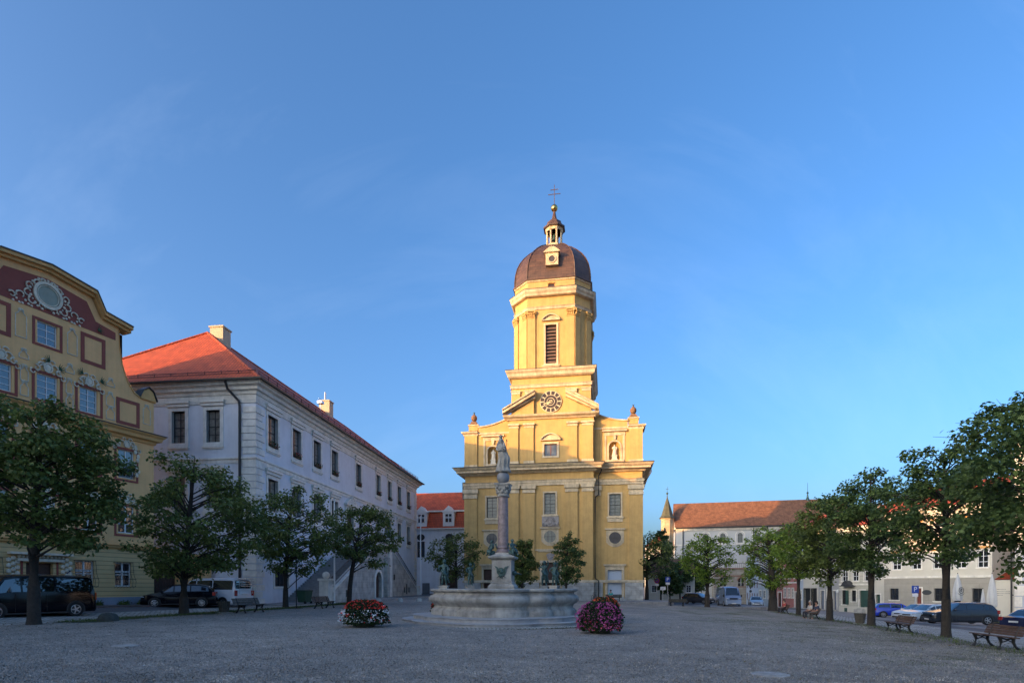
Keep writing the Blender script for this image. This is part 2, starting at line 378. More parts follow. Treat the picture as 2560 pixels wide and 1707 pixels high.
def gravel_mat():
    m = bpy.data.materials.new('grey gravel with moss'); m.use_nodes = True; t = m.node_tree; b = t.nodes['Principled BSDF']; b.inputs['Roughness'].default_value = .9
    tc = t.nodes.new('ShaderNodeTexCoord'); ln = t.links.new
    def noise(sc, det=3, ro=.6):
        n = t.nodes.new('ShaderNodeTexNoise'); n.inputs['Scale'].default_value = sc; n.inputs['Detail'].default_value = det; n.inputs['Roughness'].default_value = ro; ln(tc.outputs['Object'], n.inputs[0]); return n
    def ramp(src, *st):
        r = t.nodes.new('ShaderNodeValToRGB'); ln(src, r.inputs[0]); e = r.color_ramp.elements
        while len(e) < len(st): e.new(.5)
        for k, (p, c) in enumerate(st): e[k].position = p; e[k].color = (*c, 1)
        return r
    def mix(f, a, c, mode='MIX'):
        x = t.nodes.new('ShaderNodeMixRGB'); x.blend_type = mode
        for i, q in ((0, f), (1, a), (2, c)):
            if isinstance(q, (int, float)): x.inputs[i].default_value = q
            elif isinstance(q, tuple): x.inputs[i].default_value = (*q, 1)
            else: ln(q, x.inputs[i])
        return x.outputs[0]
    v = t.nodes.new('ShaderNodeTexVoronoi'); v.inputs['Scale'].default_value = 38; ln(tc.outputs['Object'], v.inputs[0])
    v2 = t.nodes.new('ShaderNodeTexVoronoi'); v2.inputs['Scale'].default_value = 6.5; ln(tc.outputs['Object'], v2.inputs[0])
    st = ramp(v.outputs['Color'], (.15, (.13, .118, .105)), (.5, (.26, .235, .205)), (.85, (.42, .385, .34)))
    st2 = ramp(v2.outputs['Color'], (.1, (.17, .155, .135)), (.9, (.36, .325, .285)))
    base = mix(.42, st.outputs[0], st2.outputs[0])
    big = ramp(noise(.16, 4).outputs[0], (.35, (.80, .80, .80)), (.65, (1.18, 1.16, 1.12)))
    base = mix(1.0, base, big.outputs[0], 'MULTIPLY')
    mid = ramp(noise(1.3, 6, .7).outputs[0], (.3, (.80, .80, .80)), (.7, (1.15, 1.15, 1.15)))
    base = mix(1.0, base, mid.outputs[0], 'MULTIPLY')
    # moss and thin grass towards the right of the square
    sx = t.nodes.new('ShaderNodeSeparateXYZ'); ln(tc.outputs['Object'], sx.inputs[0])
    mr = t.nodes.new('ShaderNodeMapRange'); mr.inputs[1].default_value = 2; mr.inputs[2].default_value = 13; mr.inputs[3].default_value = -.24; mr.inputs[4].default_value = .05; ln(sx.outputs[0], mr.inputs[0])
    mp = t.nodes.new('ShaderNodeMapping'); mp.inputs['Scale'].default_value = (.30, .42, 1); ln(tc.outputs['Object'], mp.inputs[0])
    nn = t.nodes.new('ShaderNodeTexNoise'); nn.inputs['Scale'].default_value = 1.2; nn.inputs['Detail'].default_value = 10; nn.inputs['Roughness'].default_value = .68; ln(mp.outputs[0], nn.inputs[0])
    ad = t.nodes.new('ShaderNodeMath'); ln(nn.outputs[0], ad.inputs[0]); ln(mr.outputs[0], ad.inputs[1])
    mk = ramp(ad.outputs[0], (.545, (0, 0, 0)), (.64, (.85, .85, .85)))
    gcol = ramp(noise(14, 3).outputs[0], (.3, (.035, .045, .015)), (.7, (.12, .13, .045)))
    col = mix(mk.outputs[0], base, gcol.outputs[0])
    ln(col, b.inputs['Base Color'])
    bp = t.nodes.new('ShaderNodeBump'); bp.inputs['Strength'].default_value = .9; bp.inputs['Distance'].default_value = .02; ln(v.outputs['Distance'], bp.inputs['Height']); ln(bp.outputs[0], b.inputs['Normal'])
    return m
GRAVEL = gravel_mat()
ASPH = mat('worn grey asphalt', (.10, .10, .105), .85, var=.2, scale=.6, bump=.3, bscale=60, detail=8)
COBB = bricked('pale granite setts', (.50, .475, .43), (.31, .295, .27), (.08, .08, .055), .26, .22, .022, bump=.9, var=.3)
PAVE = bricked('grey pavement slabs', (.26, .25, .245), (.21, .205, .20), (.12, .12, .12), .6, .4, .012, bump=.4, var=.2)
BRPV = bricked('brown red pavement bricks', (.15, .11, .095), (.12, .09, .08), (.07, .05, .05), .3, .15, .012, bump=.4, var=.2)
GRASS = mat('short verge grass', (.030, .045, .013), .95, var=.5, scale=9, col2=(.085, .11, .035), bump=.8, bscale=60)
SOIL = mat('bare sandy soil', (.14, .125, .11), .95, var=.3, scale=3, bump=.5, bscale=50)

# one ground sheet out to the horizon, finer near the square
ax = [-1500, -500, -200, -100, -70] + [x * 2.0 for x in range(-25, 36)] + [90, 130, 220, 500, 1500]
ay = [-1500, -300, -100, -60] + [y * 2.5 for y in range(-16, 61)] + [180, 240, 400, 900, 2500]
gb = MB(); nx = len(ax)
gb.add([(x, y, g(x, y) - .02) for y in ay for x in ax], [(j * nx + i, j * nx + i + 1, (j + 1) * nx + i + 1, (j + 1) * nx + i) for j in range(len(ay) - 1) for i in range(nx - 1)])
o = gb.build('ground', ASPH); o['kind'] = 'structure'
LEFT = lerpf([(-30, -21), (10, -19.5), (19, -18.3), (26, -17.0), (35, -15.6), (43, -13.8), (52, -12.2), (60, -10.5), (66, -9.5)])
RIGHT = lerpf([(-30, 13.5), (10, 15.2), (17, 16.2), (20, 16.9), (23.4, 18.0), (26.3, 18.9), (33.6, 21.3), (38, 22.0), (48, 24.7), (60, 27.6), (66, 24)])
sheet('gravel_square', LEFT, RIGHT, -30, 66, 64, 30, .03, GRAVEL, .1)
sheet('cobbled_gutter', lambda y: LEFT(y) - 4.4, lambda y: LEFT(y) + .1, -30, 58, 60, 8, .015, COBB)
sheet('left_street', lambda y: -26.5, lambda y: LEFT(y) - 3.3, -30, 41, 50, 8, .003, ASPH)
sheet('brick_pavement', lambda y: -23.3 + .4 * (y - 37) - .2, lambda y: -23.3 + .4 * (y - 37) + 1.9, -10, 37, 40, 3, .10, BRPV, .15)
sheet('town_hall_pavement', lambda y: -18.7 + .1192 * (y - 41.5) - .2, lambda y: min(LEFT(y) - 2.2, -18.7 + .1192 * (y - 41.5) + 3.2), 41.2, 70, 30, 6, .07, PAVE, .15)
sheet('verge', lambda y: LEFT(y) - .25 - .25 * math.sin(y * 1.3), lambda y: LEFT(y) + .9 + .45 * math.sin(y * .9) + .2 * math.sin(y * 3.1), 22, 47, 90, 3, .045, GRASS)
sheet('cobbled_strip', lambda y: RIGHT(y) - .1, lambda y: RIGHT(y) + 6.0 - max(0, (y - 25) * .06), -30, 60, 60, 12, .015, COBB, .02)
sheet('soil_verge', lambda y: RIGHT(y) - .9 + .4 * math.sin(y * .8) + .2 * math.sin(y * 2.3), lambda y: RIGHT(y) + .2, 8, 60, 90, 3, .048, SOIL)
sheet('parking_bay', lambda y: 30.5, lambda y: 44, 10, 75, 40, 8, .004, PAVE)
# the raised pavement in front of the church, with a kerb step
b = MB(); b.prism([(2.5, 66.6), (17.5, 63.6), (19.5, 68.5), (18, 78), (-1, 73)], -1.2, -.12); o = b.build('church_pavement', PAVE, bevel=.02); o['kind'] = 'structure'
b = MB(); b.prism([(21, 66), (33, 68), (31, 76), (20, 74)], -1.8, -.85); o = b.build('pavement', PAVE, bevel=.02); o['kind'] = 'structure'

# ================================================================ THE YELLOW CHURCH
CH = thing('church', 'yellow baroque church with clock tower and copper dome at the end of the square', 'church', (4.84, 71, 0), R(-9.4))
def P(b, name, m, par=CH, **k): return b.build(name, m, par, **k)
CW = 5.3; WX = 11.2; WY = .9
plan = [(-WX, 23), (-WX, WY), (-CW, WY), (-CW, 0), (CW, 0), (CW, WY), (WX, WY), (WX, 23)]
# walls with openings
b = MB()
lowC = [(-.80, .60, 10.6, 13.25), (-1.1, 1.1, -.2, 4.6)]
b.wall(-CW, CW, -1.2, 16.6, lowC, 0, .35)
upC = [(-.82, .78, 17.85, 19.35)]
b.wall(-CW, CW, 16.6, 23.0, upC, 0, .3)
lw = [(-8.35, -6.98, 10.4, 13.05), (-8.75, -6.85, -.2, 3.8)]
b.wall(-WX, -CW, -1.2, 16.6, lw, WY, .35); b.wall(-WX, -CW, 16.6, 21.3, [(-8.22, -6.82, 17.3, 19.5)], WY, .0)
rw = [(7.2, 8.6, 10.35, 13.05), (7.0, 8.72, .35, 3.65)]
b.wall(CW, WX, -1.2, 16.6, rw, WY, .35); b.wall(CW, WX, 16.6, 21.3, [(7.14, 8.54, 17.3, 19.5)], WY, .0)
for x in (-CW, CW):                       # returns of the central block
    b.add([(x, 0, -1.2), (x, WY, -1.2), (x, WY, 23.0), (x, 0, 23.0)], [(0, 3, 2, 1) if x < 0 else (0, 1, 2, 3)])
for x in (-WX, WX): b.add([(x, WY, -1.2), (x, 23, -1.2), (x, 23, 16.6), (x, WY, 16.6)], [(0, 3, 2, 1) if x < 0 else (0, 1, 2, 3)])
b.add([(-WX, 23, -1.2), (WX, 23, -1.2), (WX, 23, 16.6), (-WX, 23, 16.6)], [(0, 3, 2, 1)])
for s_ in (-1, 1):                        # upper wings: thick screen with a concave top, and the side faces
    xs = [CW + (9.45 - CW) * i / 12 for i in range(13)]
    top = [(s_ * x, 22.05 + 1.15 * (1 - (x - CW) / (9.45 - CW)) ** 2) for x in xs]
    poly = [(s_ * CW, 21.25)] + top + [(s_ * 9.45, 21.25)]
    b.plate(poly, WY, WY + .9)
    b.box(min(s_ * 9.45, s_ * WX), max(s_ * 9.45, s_ * WX), WY + .001, WY + 1.6, 21.25, 22.1) if False else None
    b.box(min(s_ * CW, s_ * WX), max(s_ * CW, s_ * WX), WY + .9, WY + 3.0, 16.6, 21.3)
    b.add([(s_ * WX, WY, 16.6), (s_ * WX, WY + .9, 16.6), (s_ * WX, WY + .9, 21.3), (s_ * WX, WY, 21.3)], [(0, 1, 2, 3) if s_ > 0 else (0, 3, 2, 1)])
    b.box(min(s_ * 9.55, s_ * 10.75), max(s_ * 9.55, s_ * 10.75), WY + .1, WY + 1.1, 21.7, 22.35)
b.add([(-WX, WY, 21.3), (-CW, WY, 21.3), (-CW, 3.9, 21.3), (-WX, 3.9, 21.3)], [(0, 1, 2, 3)]); b.add([(CW, WY, 21.3), (WX, WY, 21.3), (WX, 3.9, 21.3), (CW, 3.9, 21.3)], [(0, 1, 2, 3)])
b.box(-CW, CW, .6, 9.9, 16.0, 23.0)
P(b, 'wall', YEL)
# pilasters
b = MB()
for x0, x1 in ((-5.22, -4.02), (-3.5, -2.0), (1.85, 3.35), (3.9, 5.22)): b.box(x0, x1, -.22, -.001, 2.3, 13.35)
for x0, x1 in ((-11.28, -9.6), (9.6, 11.28)): b.box(x0, x1, WY - .22, WY - .001, 2.3, 12.9)
for x0, x1 in ((-6.1, -5.31), (5.31, 6.1)): b.box(x0, x1, WY - .12, WY - .001, 2.3, 12.9)
for x0, x1 in ((-5.22, -4.1), (-3.3, -2.15), (2.12, 3.28), (3.9, 5.22)): b.box(x0, x1, -.2, -.001, 17.3, 21.5)
for x0, x1 in ((-11.25, -9.6), (9.6, 11.25)): b.box(x0, x1, WY - .2, WY - .001, 17.2, 21.0)
for x0, x1 in ((-6.0, -5.31), (5.31, 6.0)): b.box(x0, x1, WY - .1, WY - .001, 17.2, 21.3)
P(b, 'pilaster', YEL)
# white stonework: capitals, bases, architrave, cornices
b = MB()
def capital(x0, x1, y, z0, z1, pr=.3):
    h = z1 - z0; b.box(x0 - .06, x1 + .06, y - pr - .02, y, z0, z0 + h * .3); b.box(x0 - .02, x1 + .02, y - pr + .04, y, z0 + h * .3, z0 + h * .55); b.box(x0 - .16, x1 + .16, y - pr - .14, y, z0 + h * .55, z1)
for x0, x1 in ((-5.22, -4.02), (-3.5, -2.0), (1.85, 3.35), (3.9, 5.22)): capital(x0, x1, 0, 13.3, 14.2)
for x0, x1 in ((-11.28, -9.6), (9.6, 11.28)): capital(x0, x1, WY, 12.9, 14.1)
for x0, x1 in ((-6.1, -5.45), (5.45, 6.1)): capital(x0, x1, WY, 12.9, 14.1, .16)
for x0, x1 in ((-5.22, -4.1), (-3.3, -2.15), (2.12, 3.28), (3.9, 5.22)): capital(x0, x1, 0, 21.45, 22.0, .24)
for x0, x1 in ((-5.3, -4.05), (-3.38, -2.08), (2.05, 3.36), (3.85, 5.3)): b.box(x0 - .1, x1 + .1, -.38, 0, 16.72, 16.98); b.box(x0 - .02, x1 + .02, -.28, 0, 16.98, 17.3)
for x0, x1 in ((-11.3, -9.55), (9.55, 11.3)): b.box(x0 - .08, x1 + .08, WY - .38, WY, 16.72, 16.95); b.box(x0, x1, WY - .28, WY, 16.95, 17.22)
b.molding(plan, [(0, 14.22), (.16, 14.22), (.16, 14.55), (.24, 14.55), (.24, 14.78), (.34, 14.9), (0, 14.9)])
b.molding(plan, [(0, 15.8), (.25, 15.8), (.45, 16.0), (.95, 16.08), (.95, 16.3), (1.15, 16.42), (1.3, 16.62), (1.3, 16.66), (0, 16.7)])
P(b, 'cornice', CRM); b = MB()
b.molding([(-CW, 1.6), (-CW, 0), (CW, 0), (CW, 1.6)], [(0, 22.5), (.2, 22.5), (.25, 22.62), (.62, 22.8), (.72, 23.02), (0, 23.04)])
P(b, 'cornice', CRM)
for s_ in (-1, 1):
    b = MB()
    pth = [(-WX, 3.8), (-WX, WY), (-9.5, WY)] if s_ < 0 else [(9.5, WY), (WX, WY), (WX, 3.8)]
    b.molding(pth, [(0, 21.0), (.18, 21.0), (.2, 21.2), (.42, 21.32), (.46, 21.5), (0, 21.52)])
    a = MB(); xa, xb = (-9.5, -CW) if s_ < 0 else (CW, 9.5); b.box(xa, xb, WY - .14, WY + .0, 21.12, 21.34)
    xs = [CW + (9.5 - CW) * i / 14 for i in range(15)]; tp = [(s_ * x, 22.05 + 1.15 * (1 - (x - CW) / (9.45 - CW)) ** 2 if x < 9.45 else 22.05) for x in xs]
    for (x1, z1), (x2, z2) in zip(tp, tp[1:]): b.plate([(x1, z1), (x2, z2), (x2, z2 + .16), (x1, z1 + .16)], WY - .14, WY + 1.0)
    b.box(min(s_ * 9.45, s_ * 10.85), max(s_ * 9.45, s_ * 10.85), WY, WY + 1.2, 22.35, 22.5)
    P(b, 'wing_coping', CRM)
b = MB()
b.molding([(x, y) for x, y in plan], [(0, 2.05), (.28, 2.05), (.3, 2.2), (.22, 2.38), (0, 2.4)])
P(b, 'plinth_cornice', CRM)
# frieze blocks, broken pediment
for s_ in (-1, 1):
    b = MB()
    x0, z0, x1, z1 = s_ * 5.95, 23.25, s_ * 1.9, 25.45
    b.plate([(x0, z0 - .1), (x1, z1 - .1), (x1, z1 + .28), (x0, z0 + .28)], -1.05, .3)
    b.plate([(x0, z0 + .28), (x1, z1 + .28), (x1, z1 + .48), (x0, z0 + .44)], -1.2, .3)
    b.plate([(x0 * .93, z0 - .02), (x1, z1 - .42), (x1, z1 - .1), (x0 * .93, z0 + .12)], -.6, 0)
    for x in (2.15, 3.85): xa, xb = sorted((s_ * x, s_ * (x + 1.1))); b.box(xa, xb, -.24, 0, 25.7, 26.0); b.box(xa - .08, xb + .08, -.3, 0, 26.0, 26.12)
    P(b, 'broken_pediment', CRM)
b = MB()
TW = 4.95
tplan = [(-TW, 9.9), (-TW, 0), (TW, 0), (TW, 9.9)]
b.molding(tplan, [(0, 26.45), (.14, 26.45), (.14, 26.7), (.24, 26.86), (0, 26.9)])
b.molding(tplan, [(0, 27.7), (.24, 27.7), (.45, 27.85), (.5, 28.2), (.68, 28.4), (.7, 28.6), (0, 28.62)])
OC = [(-4.8, 7.9), (-4.8, 2.0), (-2.95, .15), (2.95, .15), (4.8, 2.0), (4.8, 7.9), (2.95, 9.75), (-2.95, 9.75)]
P(b, 'tower_cornice', CRM); b = MB()
b.molding(OC, [(0, 36.25), (.10, 36.25), (.12, 36.45), (.22, 36.6), (0, 36.62)], True)
b.molding(OC, [(0, 37.8), (.34, 37.82), (.45, 37.88), (.5, 38.1), (.64, 38.3), (.7, 38.6), (0, 38.65)], True)
b.molding(OC, [(0, 39.75), (.12, 39.8), (.16, 40.0), (0, 40.0)], True)
P(b, 'cornice', CRM)
b = MB()      # dark lead flashings on the ledges
b.molding([(x, y) for x, y in plan], [(0, 16.70), (1.36, 16.665), (1.38, 16.75), (0, 16.83)])
P(b, 'flashing', GUT); b = MB()
b.molding(tplan, [(0, 28.625), (.74, 28.61), (.74, 28.66), (0, 28.7)])
P(b, 'flashing', GUT); b = MB()
b.molding(OC, [(0, 38.655), (.73, 38.61), (.73, 38.67), (0, 38.72)], True)
P(b, 'flashing', GUT)
# tower block and octagon
b = MB()
b.wall(-TW, TW, 23.0, 28.6, [], 0, 0); b.add([(TW, 0, 23), (TW, 9.9, 23), (TW, 9.9, 28.6), (TW, 0, 28.6), (-TW, 0, 23), (-TW, 9.9, 23), (-TW, 9.9, 28.6), (-TW, 0, 28.6)], [(0, 1, 2, 3), (4, 7, 6, 5), (1, 5, 6, 2), (3, 2, 6, 7)])
b.M = FM(0, .15, 0); b.wall(-2.95, 2.95, 28.6, 39.9, [(-.66, .70, 29.42, 34.25), (-.35, .47, 38.75, 39.45)], 0, .3); b.M = None
for i in range(len(OC)):
    (x0, y0), (x1, y1) = OC[i], OC[(i + 1) % 8]
    if (x0, y0) == (-2.95, .15): continue
    b.add([(x0, y0, 28.6), (x1, y1, 28.6), (x1, y1, 39.9), (x0, y0, 39.9)], [(0, 1, 2, 3)])
for s_ in (-1, 1):
    for x in (2.15, 3.85): xa, xb = sorted((s_ * x, s_ * (x + 1.1))); b.box(xa, xb, -.18, -.001, 23.0, 25.7)
    b.plate([(s_ * 5.3, 23.03), (s_ * 2.1, 23.03), (s_ * 2.1, 24.9)], -.35, -.001)
for i in range(8):                         # pilaster pairs at each octagon corner
    p0 = Vector(OC[i]); p1 = Vector(OC[(i + 1) % 8]); d = (p1 - p0).normalized(); Ln = (p1 - p0).length; nrm = Vector((d.y, -d.x))
    for a, c in ((.0, 1.0 if Ln > 4 else .78), (Ln - (1.0 if Ln > 4 else .78), Ln)):
        q = [p0 + d * a, p0 + d * c]; q = [q[0] + nrm * .16, q[1] + nrm * .16, q[1], q[0]]
        b.prism([tuple(v) for v in q], 28.7, 35.2)
P(b, 'tower', YEL)
rnd = random.Random(4)
for i in range(8):
    p0 = Vector(OC[i]); p1 = Vector(OC[(i + 1) % 8]); d = (p1 - p0).normalized(); Ln = (p1 - p0).length; nrm = Vector((d.y, -d.x))
    for a, c in ((.0, 1.0 if Ln > 4 else .78), (Ln - (1.0 if Ln > 4 else .78), Ln)):
        q = [p0 + d * (a - .02), p0 + d * (c + .02)]
        b = MB(); b.prism([tuple(v) for v in (q[0] + nrm * .24, q[1] + nrm * .24, q[1], q[0])], 35.2, 35.32)
        for k in range(4):
            for row in range(2):
                v = p0 + d * (a + (c - a) * (k + .5) / 4) + nrm * (.22 + .07 * row); b.ball((v.x, v.y, 35.48 + .28 * row), .14, 6, sz=1.2)
        b.prism([tuple(v) for v in (q[0] + nrm * .34, q[1] + nrm * .34, q[1], q[0])], 35.98, 36.12)
        for e in (a, c): v = p0 + d * e + nrm * .3; b.ball((v.x, v.y, 35.86), .15, 6)
        P(b, 'capital', YEL)

# dome
prof = [(4.84, 40.0), (4.84, 40.9), (4.74, 41.8), (4.54, 42.7), (4.2, 43.5), (3.7, 44.3), (3.05, 45.05), (2.3, 45.75), (1.55, 46.25), (1.2, 46.4), (0.3, 46.45)]
def octr(r, cx, cy, z, k=2.95 / 4.8): return [(cx + x * r, cy + y * r, z) for x, y in ((-1, k), (-1, -k), (-k, -1), (k, -1), (1, -k), (1, k), (k, 1), (-k, 1))]
b = MB(); b.loft([octr(r, 0, 4.95, z) for r, z in prof]); P(b, 'dome', DOME)
b = MB()
for c in range(8): b.path([octr(r + .03, 0, 4.95, z)[c] for r, z in prof], .075, 5)
b.molding([(x * 1.0, y) for x, y in OC], [(0, 39.98), (.26, 39.96), (.28, 40.1), (0, 40.12)], True)
P(b, 'dome_rib', DOME)
b = MB(); y = -.28                         # dome dormer
b.box(-.62, .95, y, 1.6, 41.55, 43.1); a = [(-.85 + 2.03 * i / 10, 43.1 + .62 * math.sin(math.pi * i / 10)) for i in range(11)]
b.plate([(-.85, 43.05)] + a + [(1.18, 43.05)], y - .22, 2.2); b.ring(.17, 42.25, .38, .52, y - .08, y + .01, 20)
P(b, 'dormer', CRM)
b = MB(); b.disc(.17, 42.25, .37, y - .02, y - .006); P(b, 'dormer_pane', mat('dim oculus glass', (.07, .06, .05), .3))
# lantern
b = MB(); b.lathe([(1.35, 46.3), (1.35, 46.6), (1.2, 46.65), (1.2, 46.75)], 0, 4.95, 8, R(22.5))
for i in range(8):
    a = R(22.5 + 45 * i); b.lathe([(.16, 46.7), (.13, 46.9), (.11, 48.4), (.17, 48.6), (.17, 48.75)], 1.0 * math.cos(a), 4.95 + 1.0 * math.sin(a), 8)
    b.ring(0, 0, 0, 0, 0, 0, 3) if False else None
b.lathe([(1.15, 48.6), (1.2, 48.65), (1.22, 48.95), (1.42, 49.1), (1.42, 49.17), (.3, 49.2)], 0, 4.95, 8, R(22.5)); b.lathe([(.9, 48.6), (1.18, 48.6), (1.18, 48.64), (.9, 48.64)], 0, 4.95, 8, R(22.5))
P(b, 'lantern', CRM)
b = MB(); b.lathe([(1.5, 49.0), (1.52, 49.2), (1.15, 49.5), (.98, 49.8), (.98, 49.95), (.6, 50.15), (.36, 50.5), (.24, 51.0), (.14, 51.55)], 0, 4.95, 8, R(22.5)); P(b, 'lantern_roof', DOME)
b = MB(); b.lathe([(.05, 48.6), (.12, 48.5), (.2, 48.2), (.26, 47.9), (.36, 47.6), (.3, 47.6)], 0, 4.95, 14); P(b, 'bell', BRZ, smooth=True)
b = MB(); b.ball((0, 4.95, 51.97), .46, 20); P(b, 'gold_ball', GOLD, smooth=True)
b = MB(); b.box(-.035, .035, 4.92, 4.98, 52.3, 55.1)
for z, w in ((54.45, .52), (53.85, .82)): b.box(-w, w, 4.925, 4.975, z - .04, z + .04)
P(b, 'cross', mat('tarnished gilt iron', (.12, .075, .05), .5, .6), rot=0)
# clock
b = MB(); b.disc(0, 24.6, 1.36, -.14, .0, 40); clock = P(b, 'clock', mat('cream clock ring', (.62, .54, .36), .6))
b = MB()
for k in range(12):
    a0, a1 = k * 30 + 4, k * 30 + 26; b.ring(0, 24.6, .85, 1.29, -.165, -.142, 5, a0, a1)
b.ring(0, 24.6, .0, .16, -.165, -.142, 24); b.ring(0, 24.6, .24, .42, -.165, -.142, 24); b.ring(0, 24.6, .50, .79, -.165, -.142, 30)
P(b, 'numeral_ring', mat('dark clock enamel', (.045, .028, .02), .4), clock)
b = MB()
for ang, ln_, w in ((231, .72, .09), (252, 1.05, .07)):
    a = R(90 - ang); c, s_ = math.cos(a), math.sin(a); pts = [(-.2, -w * .5), (ln_ * .7, -w), (ln_, 0), (ln_ * .7, w), (-.2, w * .5)]
    b.plate([(x * c - z * s_, 24.6 + x * s_ + z * c) for x, z in pts], -.20, -.17)
P(b, 'clock_hand', mat('bright gilt hands', (.8, .62, .3), .35, .7), clock)
# windows of the church
cs = (CRM, .2, .08, .12)
window(CH, 0, WY, 0, -8.35, 10.4, 1.37, 2.65, BLACKW, GLL, 2, 6, .035, .5, cs, (CRM, .34, .2, .16), depth=.25, casw=.07)
window(CH, 0, 0, 0, -.80, 10.6, 1.40, 2.65, BLACKW, GLL, 2, 6, .035, .5, cs, (CRM, .34, .2, .16), depth=.25)
window(CH, 0, WY, 0, 7.2, 10.35, 1.40, 2.70, BLACKW, GLL, 2, 6, .035, .5, cs, (CRM, .34, .2, .16), depth=.25)
window(CH, 0, 0, 0, -.82, 17.85, 1.60, 1.50, MAROON, mat('dusty window glass', (.11, .12, .13), .1, var=.5, scale=1, spec=.8), 2, 1, .1, None, (CRM, .26, .09, .2), None, (CRM, .45, .42, .55, .35), depth=.2, pent=True)
# louvred belfry window
lo = window(CH, 0, .15, 0, -.66, 29.42, 1.36, 4.83, MAROON, BLACKW, 1, 1, .1, None, (CRM, .24, .12, .2), (CRM, .45, .25, .16), (CRM, .46, .5, .5, .35), depth=.22, pent=True)
b = MB(); b.M = FM(0, .15, 0)
for k in range(11): z = 29.6 + k * .42; b.add([(-.58, .02, z), (.62, .02, z), (.62, .20, z + .2), (-.58, .20, z + .2), (-.58, .03, z - .03), (.62, .03, z - .03), (.62, .21, z + .17), (-.58, .21, z + .17)], [(0, 1, 2, 3), (7, 6, 5, 4), (0, 4, 5, 1)])
P(b, 'louvre', mat('faded louvre boards', (.22, .13, .10), .7, var=.35, scale=5))
window(CH, 0, .15, 0, -.35, 38.75, .82, .70, MAROON, BLACKW, 1, 2, .12, depth=.12)
b = MB(); b.ring(.06, 39.42, .30, .55, .06, .14, 8, 25, 155, sz=.45); P(b, 'window_arch', YEL)
# round windows on stone panels
for i, (x, y, z, r, pl) in enumerate(((-7.67, WY, 7.7, .71, mat('barred dark glass', (.10, .10, .10), .15)), (-.10, 0, 7.8, .74, GLL), (7.9, WY, 7.62, .73, mat('dim purple glass', (.045, .04, .05), .15)))):
    b = MB(); k = 1.08; b.plate([(x - k, z - .55), (x - .75, z - .9), (x - .3, z - 1.12), (x + .3, z - 1.12), (x + .75, z - .9), (x + k, z - .55), (x + k, z + .98), (x - k, z + .98)], y - .05, y - .001)
    b.ring(x, z, r, r + .14, y - .13, y - .05, 28)
    b.box(x - 1.25, x + 1.25, y - .22, y, z + 1.0, z + 1.18)
    q = P(b, 'round_window', CRM); b = MB(); b.disc(x, z, r, y - .075, y - .055, 28); P(b, 'pane', pl, q)
    b = MB()
    for t in (-.33, .33): b.box(x + r * t - .03, x + r * t + .03, y - .10, y - .078, z - r * .93, z + r * .93)
    b.box(x - r * .98, x + r * .98, y - .105, y - .08, z - .03, z + .03); P(b, 'glazing_bar', BLACKW, q)
CREST = mat('greyish pink carved stone', (.36, .32, .29), .8, var=.25, scale=6)
# crest over the middle round window, apron under the side ones, string course
b = MB()
b.box(-1.1, 1.0, -.12, 0, 9.05, 10.3); b.ring(-.05, 9.6, .28, .42, -.26, -.12, 14, sz=1.2); b.ball((-.05, -.2, 9.6), .27, 10, sy=.4, sz=1.15)
for k in range(9): a = R(20 + 17.5 * k); b.ball((-.05 + .55 * math.cos(a), -.2, 9.65 + .5 * math.sin(a)), .12, 6)
for s_ in (-1, 1): b.ball((-.05 + s_ * .9, -.18, 9.35), .15, 8, sz=1.5); b.ball((-.05 + s_ * .5, -.18, 9.3), .17, 8)
P(b, 'stone_crest', CREST); b = MB()
b.plate([(6.95, 9.6), (8.85, 9.6), (8.8, 10.05), (7.0, 10.05)], WY - .1, WY - .001)
P(b, 'window_apron', CRM); b = MB()
b.plate([(-8.6, 9.6), (-6.7, 9.6), (-6.75, 10.05), (-8.55, 10.05)], WY - .1, WY - .001)
P(b, 'window_apron', CRM); b = MB()
b.box(-1.95, 1.8, -.16, 0, 6.05, 6.25); b.box(-1.6, 1.5, -.1, 0, 5.9, 6.05)
P(b, 'string_course', CRM); b = MB()
b.ring(-.05, 5.25, .25, .4, -.2, 0, 14); b.ball((-.05, -.12, 5.25), .25, 8, sy=.4)
for k in range(7): a = R(30 + 20 * k); b.ball((-.05 + .5 * math.cos(a), -.12, 5.25 + .45 * math.sin(a)), .1, 6)
P(b, 'stone_crest', CREST)
# doors
def door(par, x0, x1, y, z0, z1, m, fr=.26, lint=True, name='door', label=None, dep=.22, panels=True):
    b = MB(); b.box(x0 + .01, x1 - .01, y + dep, y + dep + .06, z0, z1 - .01)
    if panels:
        w = (x1 - x0) / 2
        for s_ in (0, 1):
            for q0, q1 in ((.08, .42), (.48, .92)): b.box(x0 + s_ * w + .12, x0 + (s_ + 1) * w - .12, y + dep - .03, y + dep, z0 + (z1 - z0) * q0, z0 + (z1 - z0) * q1)
    d = b.build(name, m, par, label=label)
    b = MB(); b.box(x0 - fr, x0, y - .09, y + dep - .01, z0, z1); b.box(x1, x1 + fr, y - .09, y + dep - .01, z0, z1); b.box(x0 - fr, x1 + fr, y - .09, y + dep - .01, z1, z1 + fr)
    if lint: b.box(x0 - fr - .22, x1 + fr + .22, y - .28, y, z1 + fr + .22, z1 + fr + .4); b.box(x0 - fr - .05, x1 + fr + .05, y - .15, y, z1 + fr + .003, z1 + fr + .22)
    b.build('door_frame', CRM, d); return d
door(CH, -8.75, -6.85, WY, -.2, 3.8, BROWN); door(CH, -1.1, 1.1, 0, -.2, 4.6, BROWN, lint=False)
door(CH, 7.0, 8.72, WY, .35, 3.65, mat('pale blue white door board', (.47, .53, .60), .6, var=.04), fr=.3, panels=False, label='blank white door panel')
b = MB(); b.box(6.2, 9.2, WY - 1.2, WY, -.3, .1); b.box(6.5, 9.0, WY - .7, WY, .1, .34); P(b, 'doorstep', PLS)
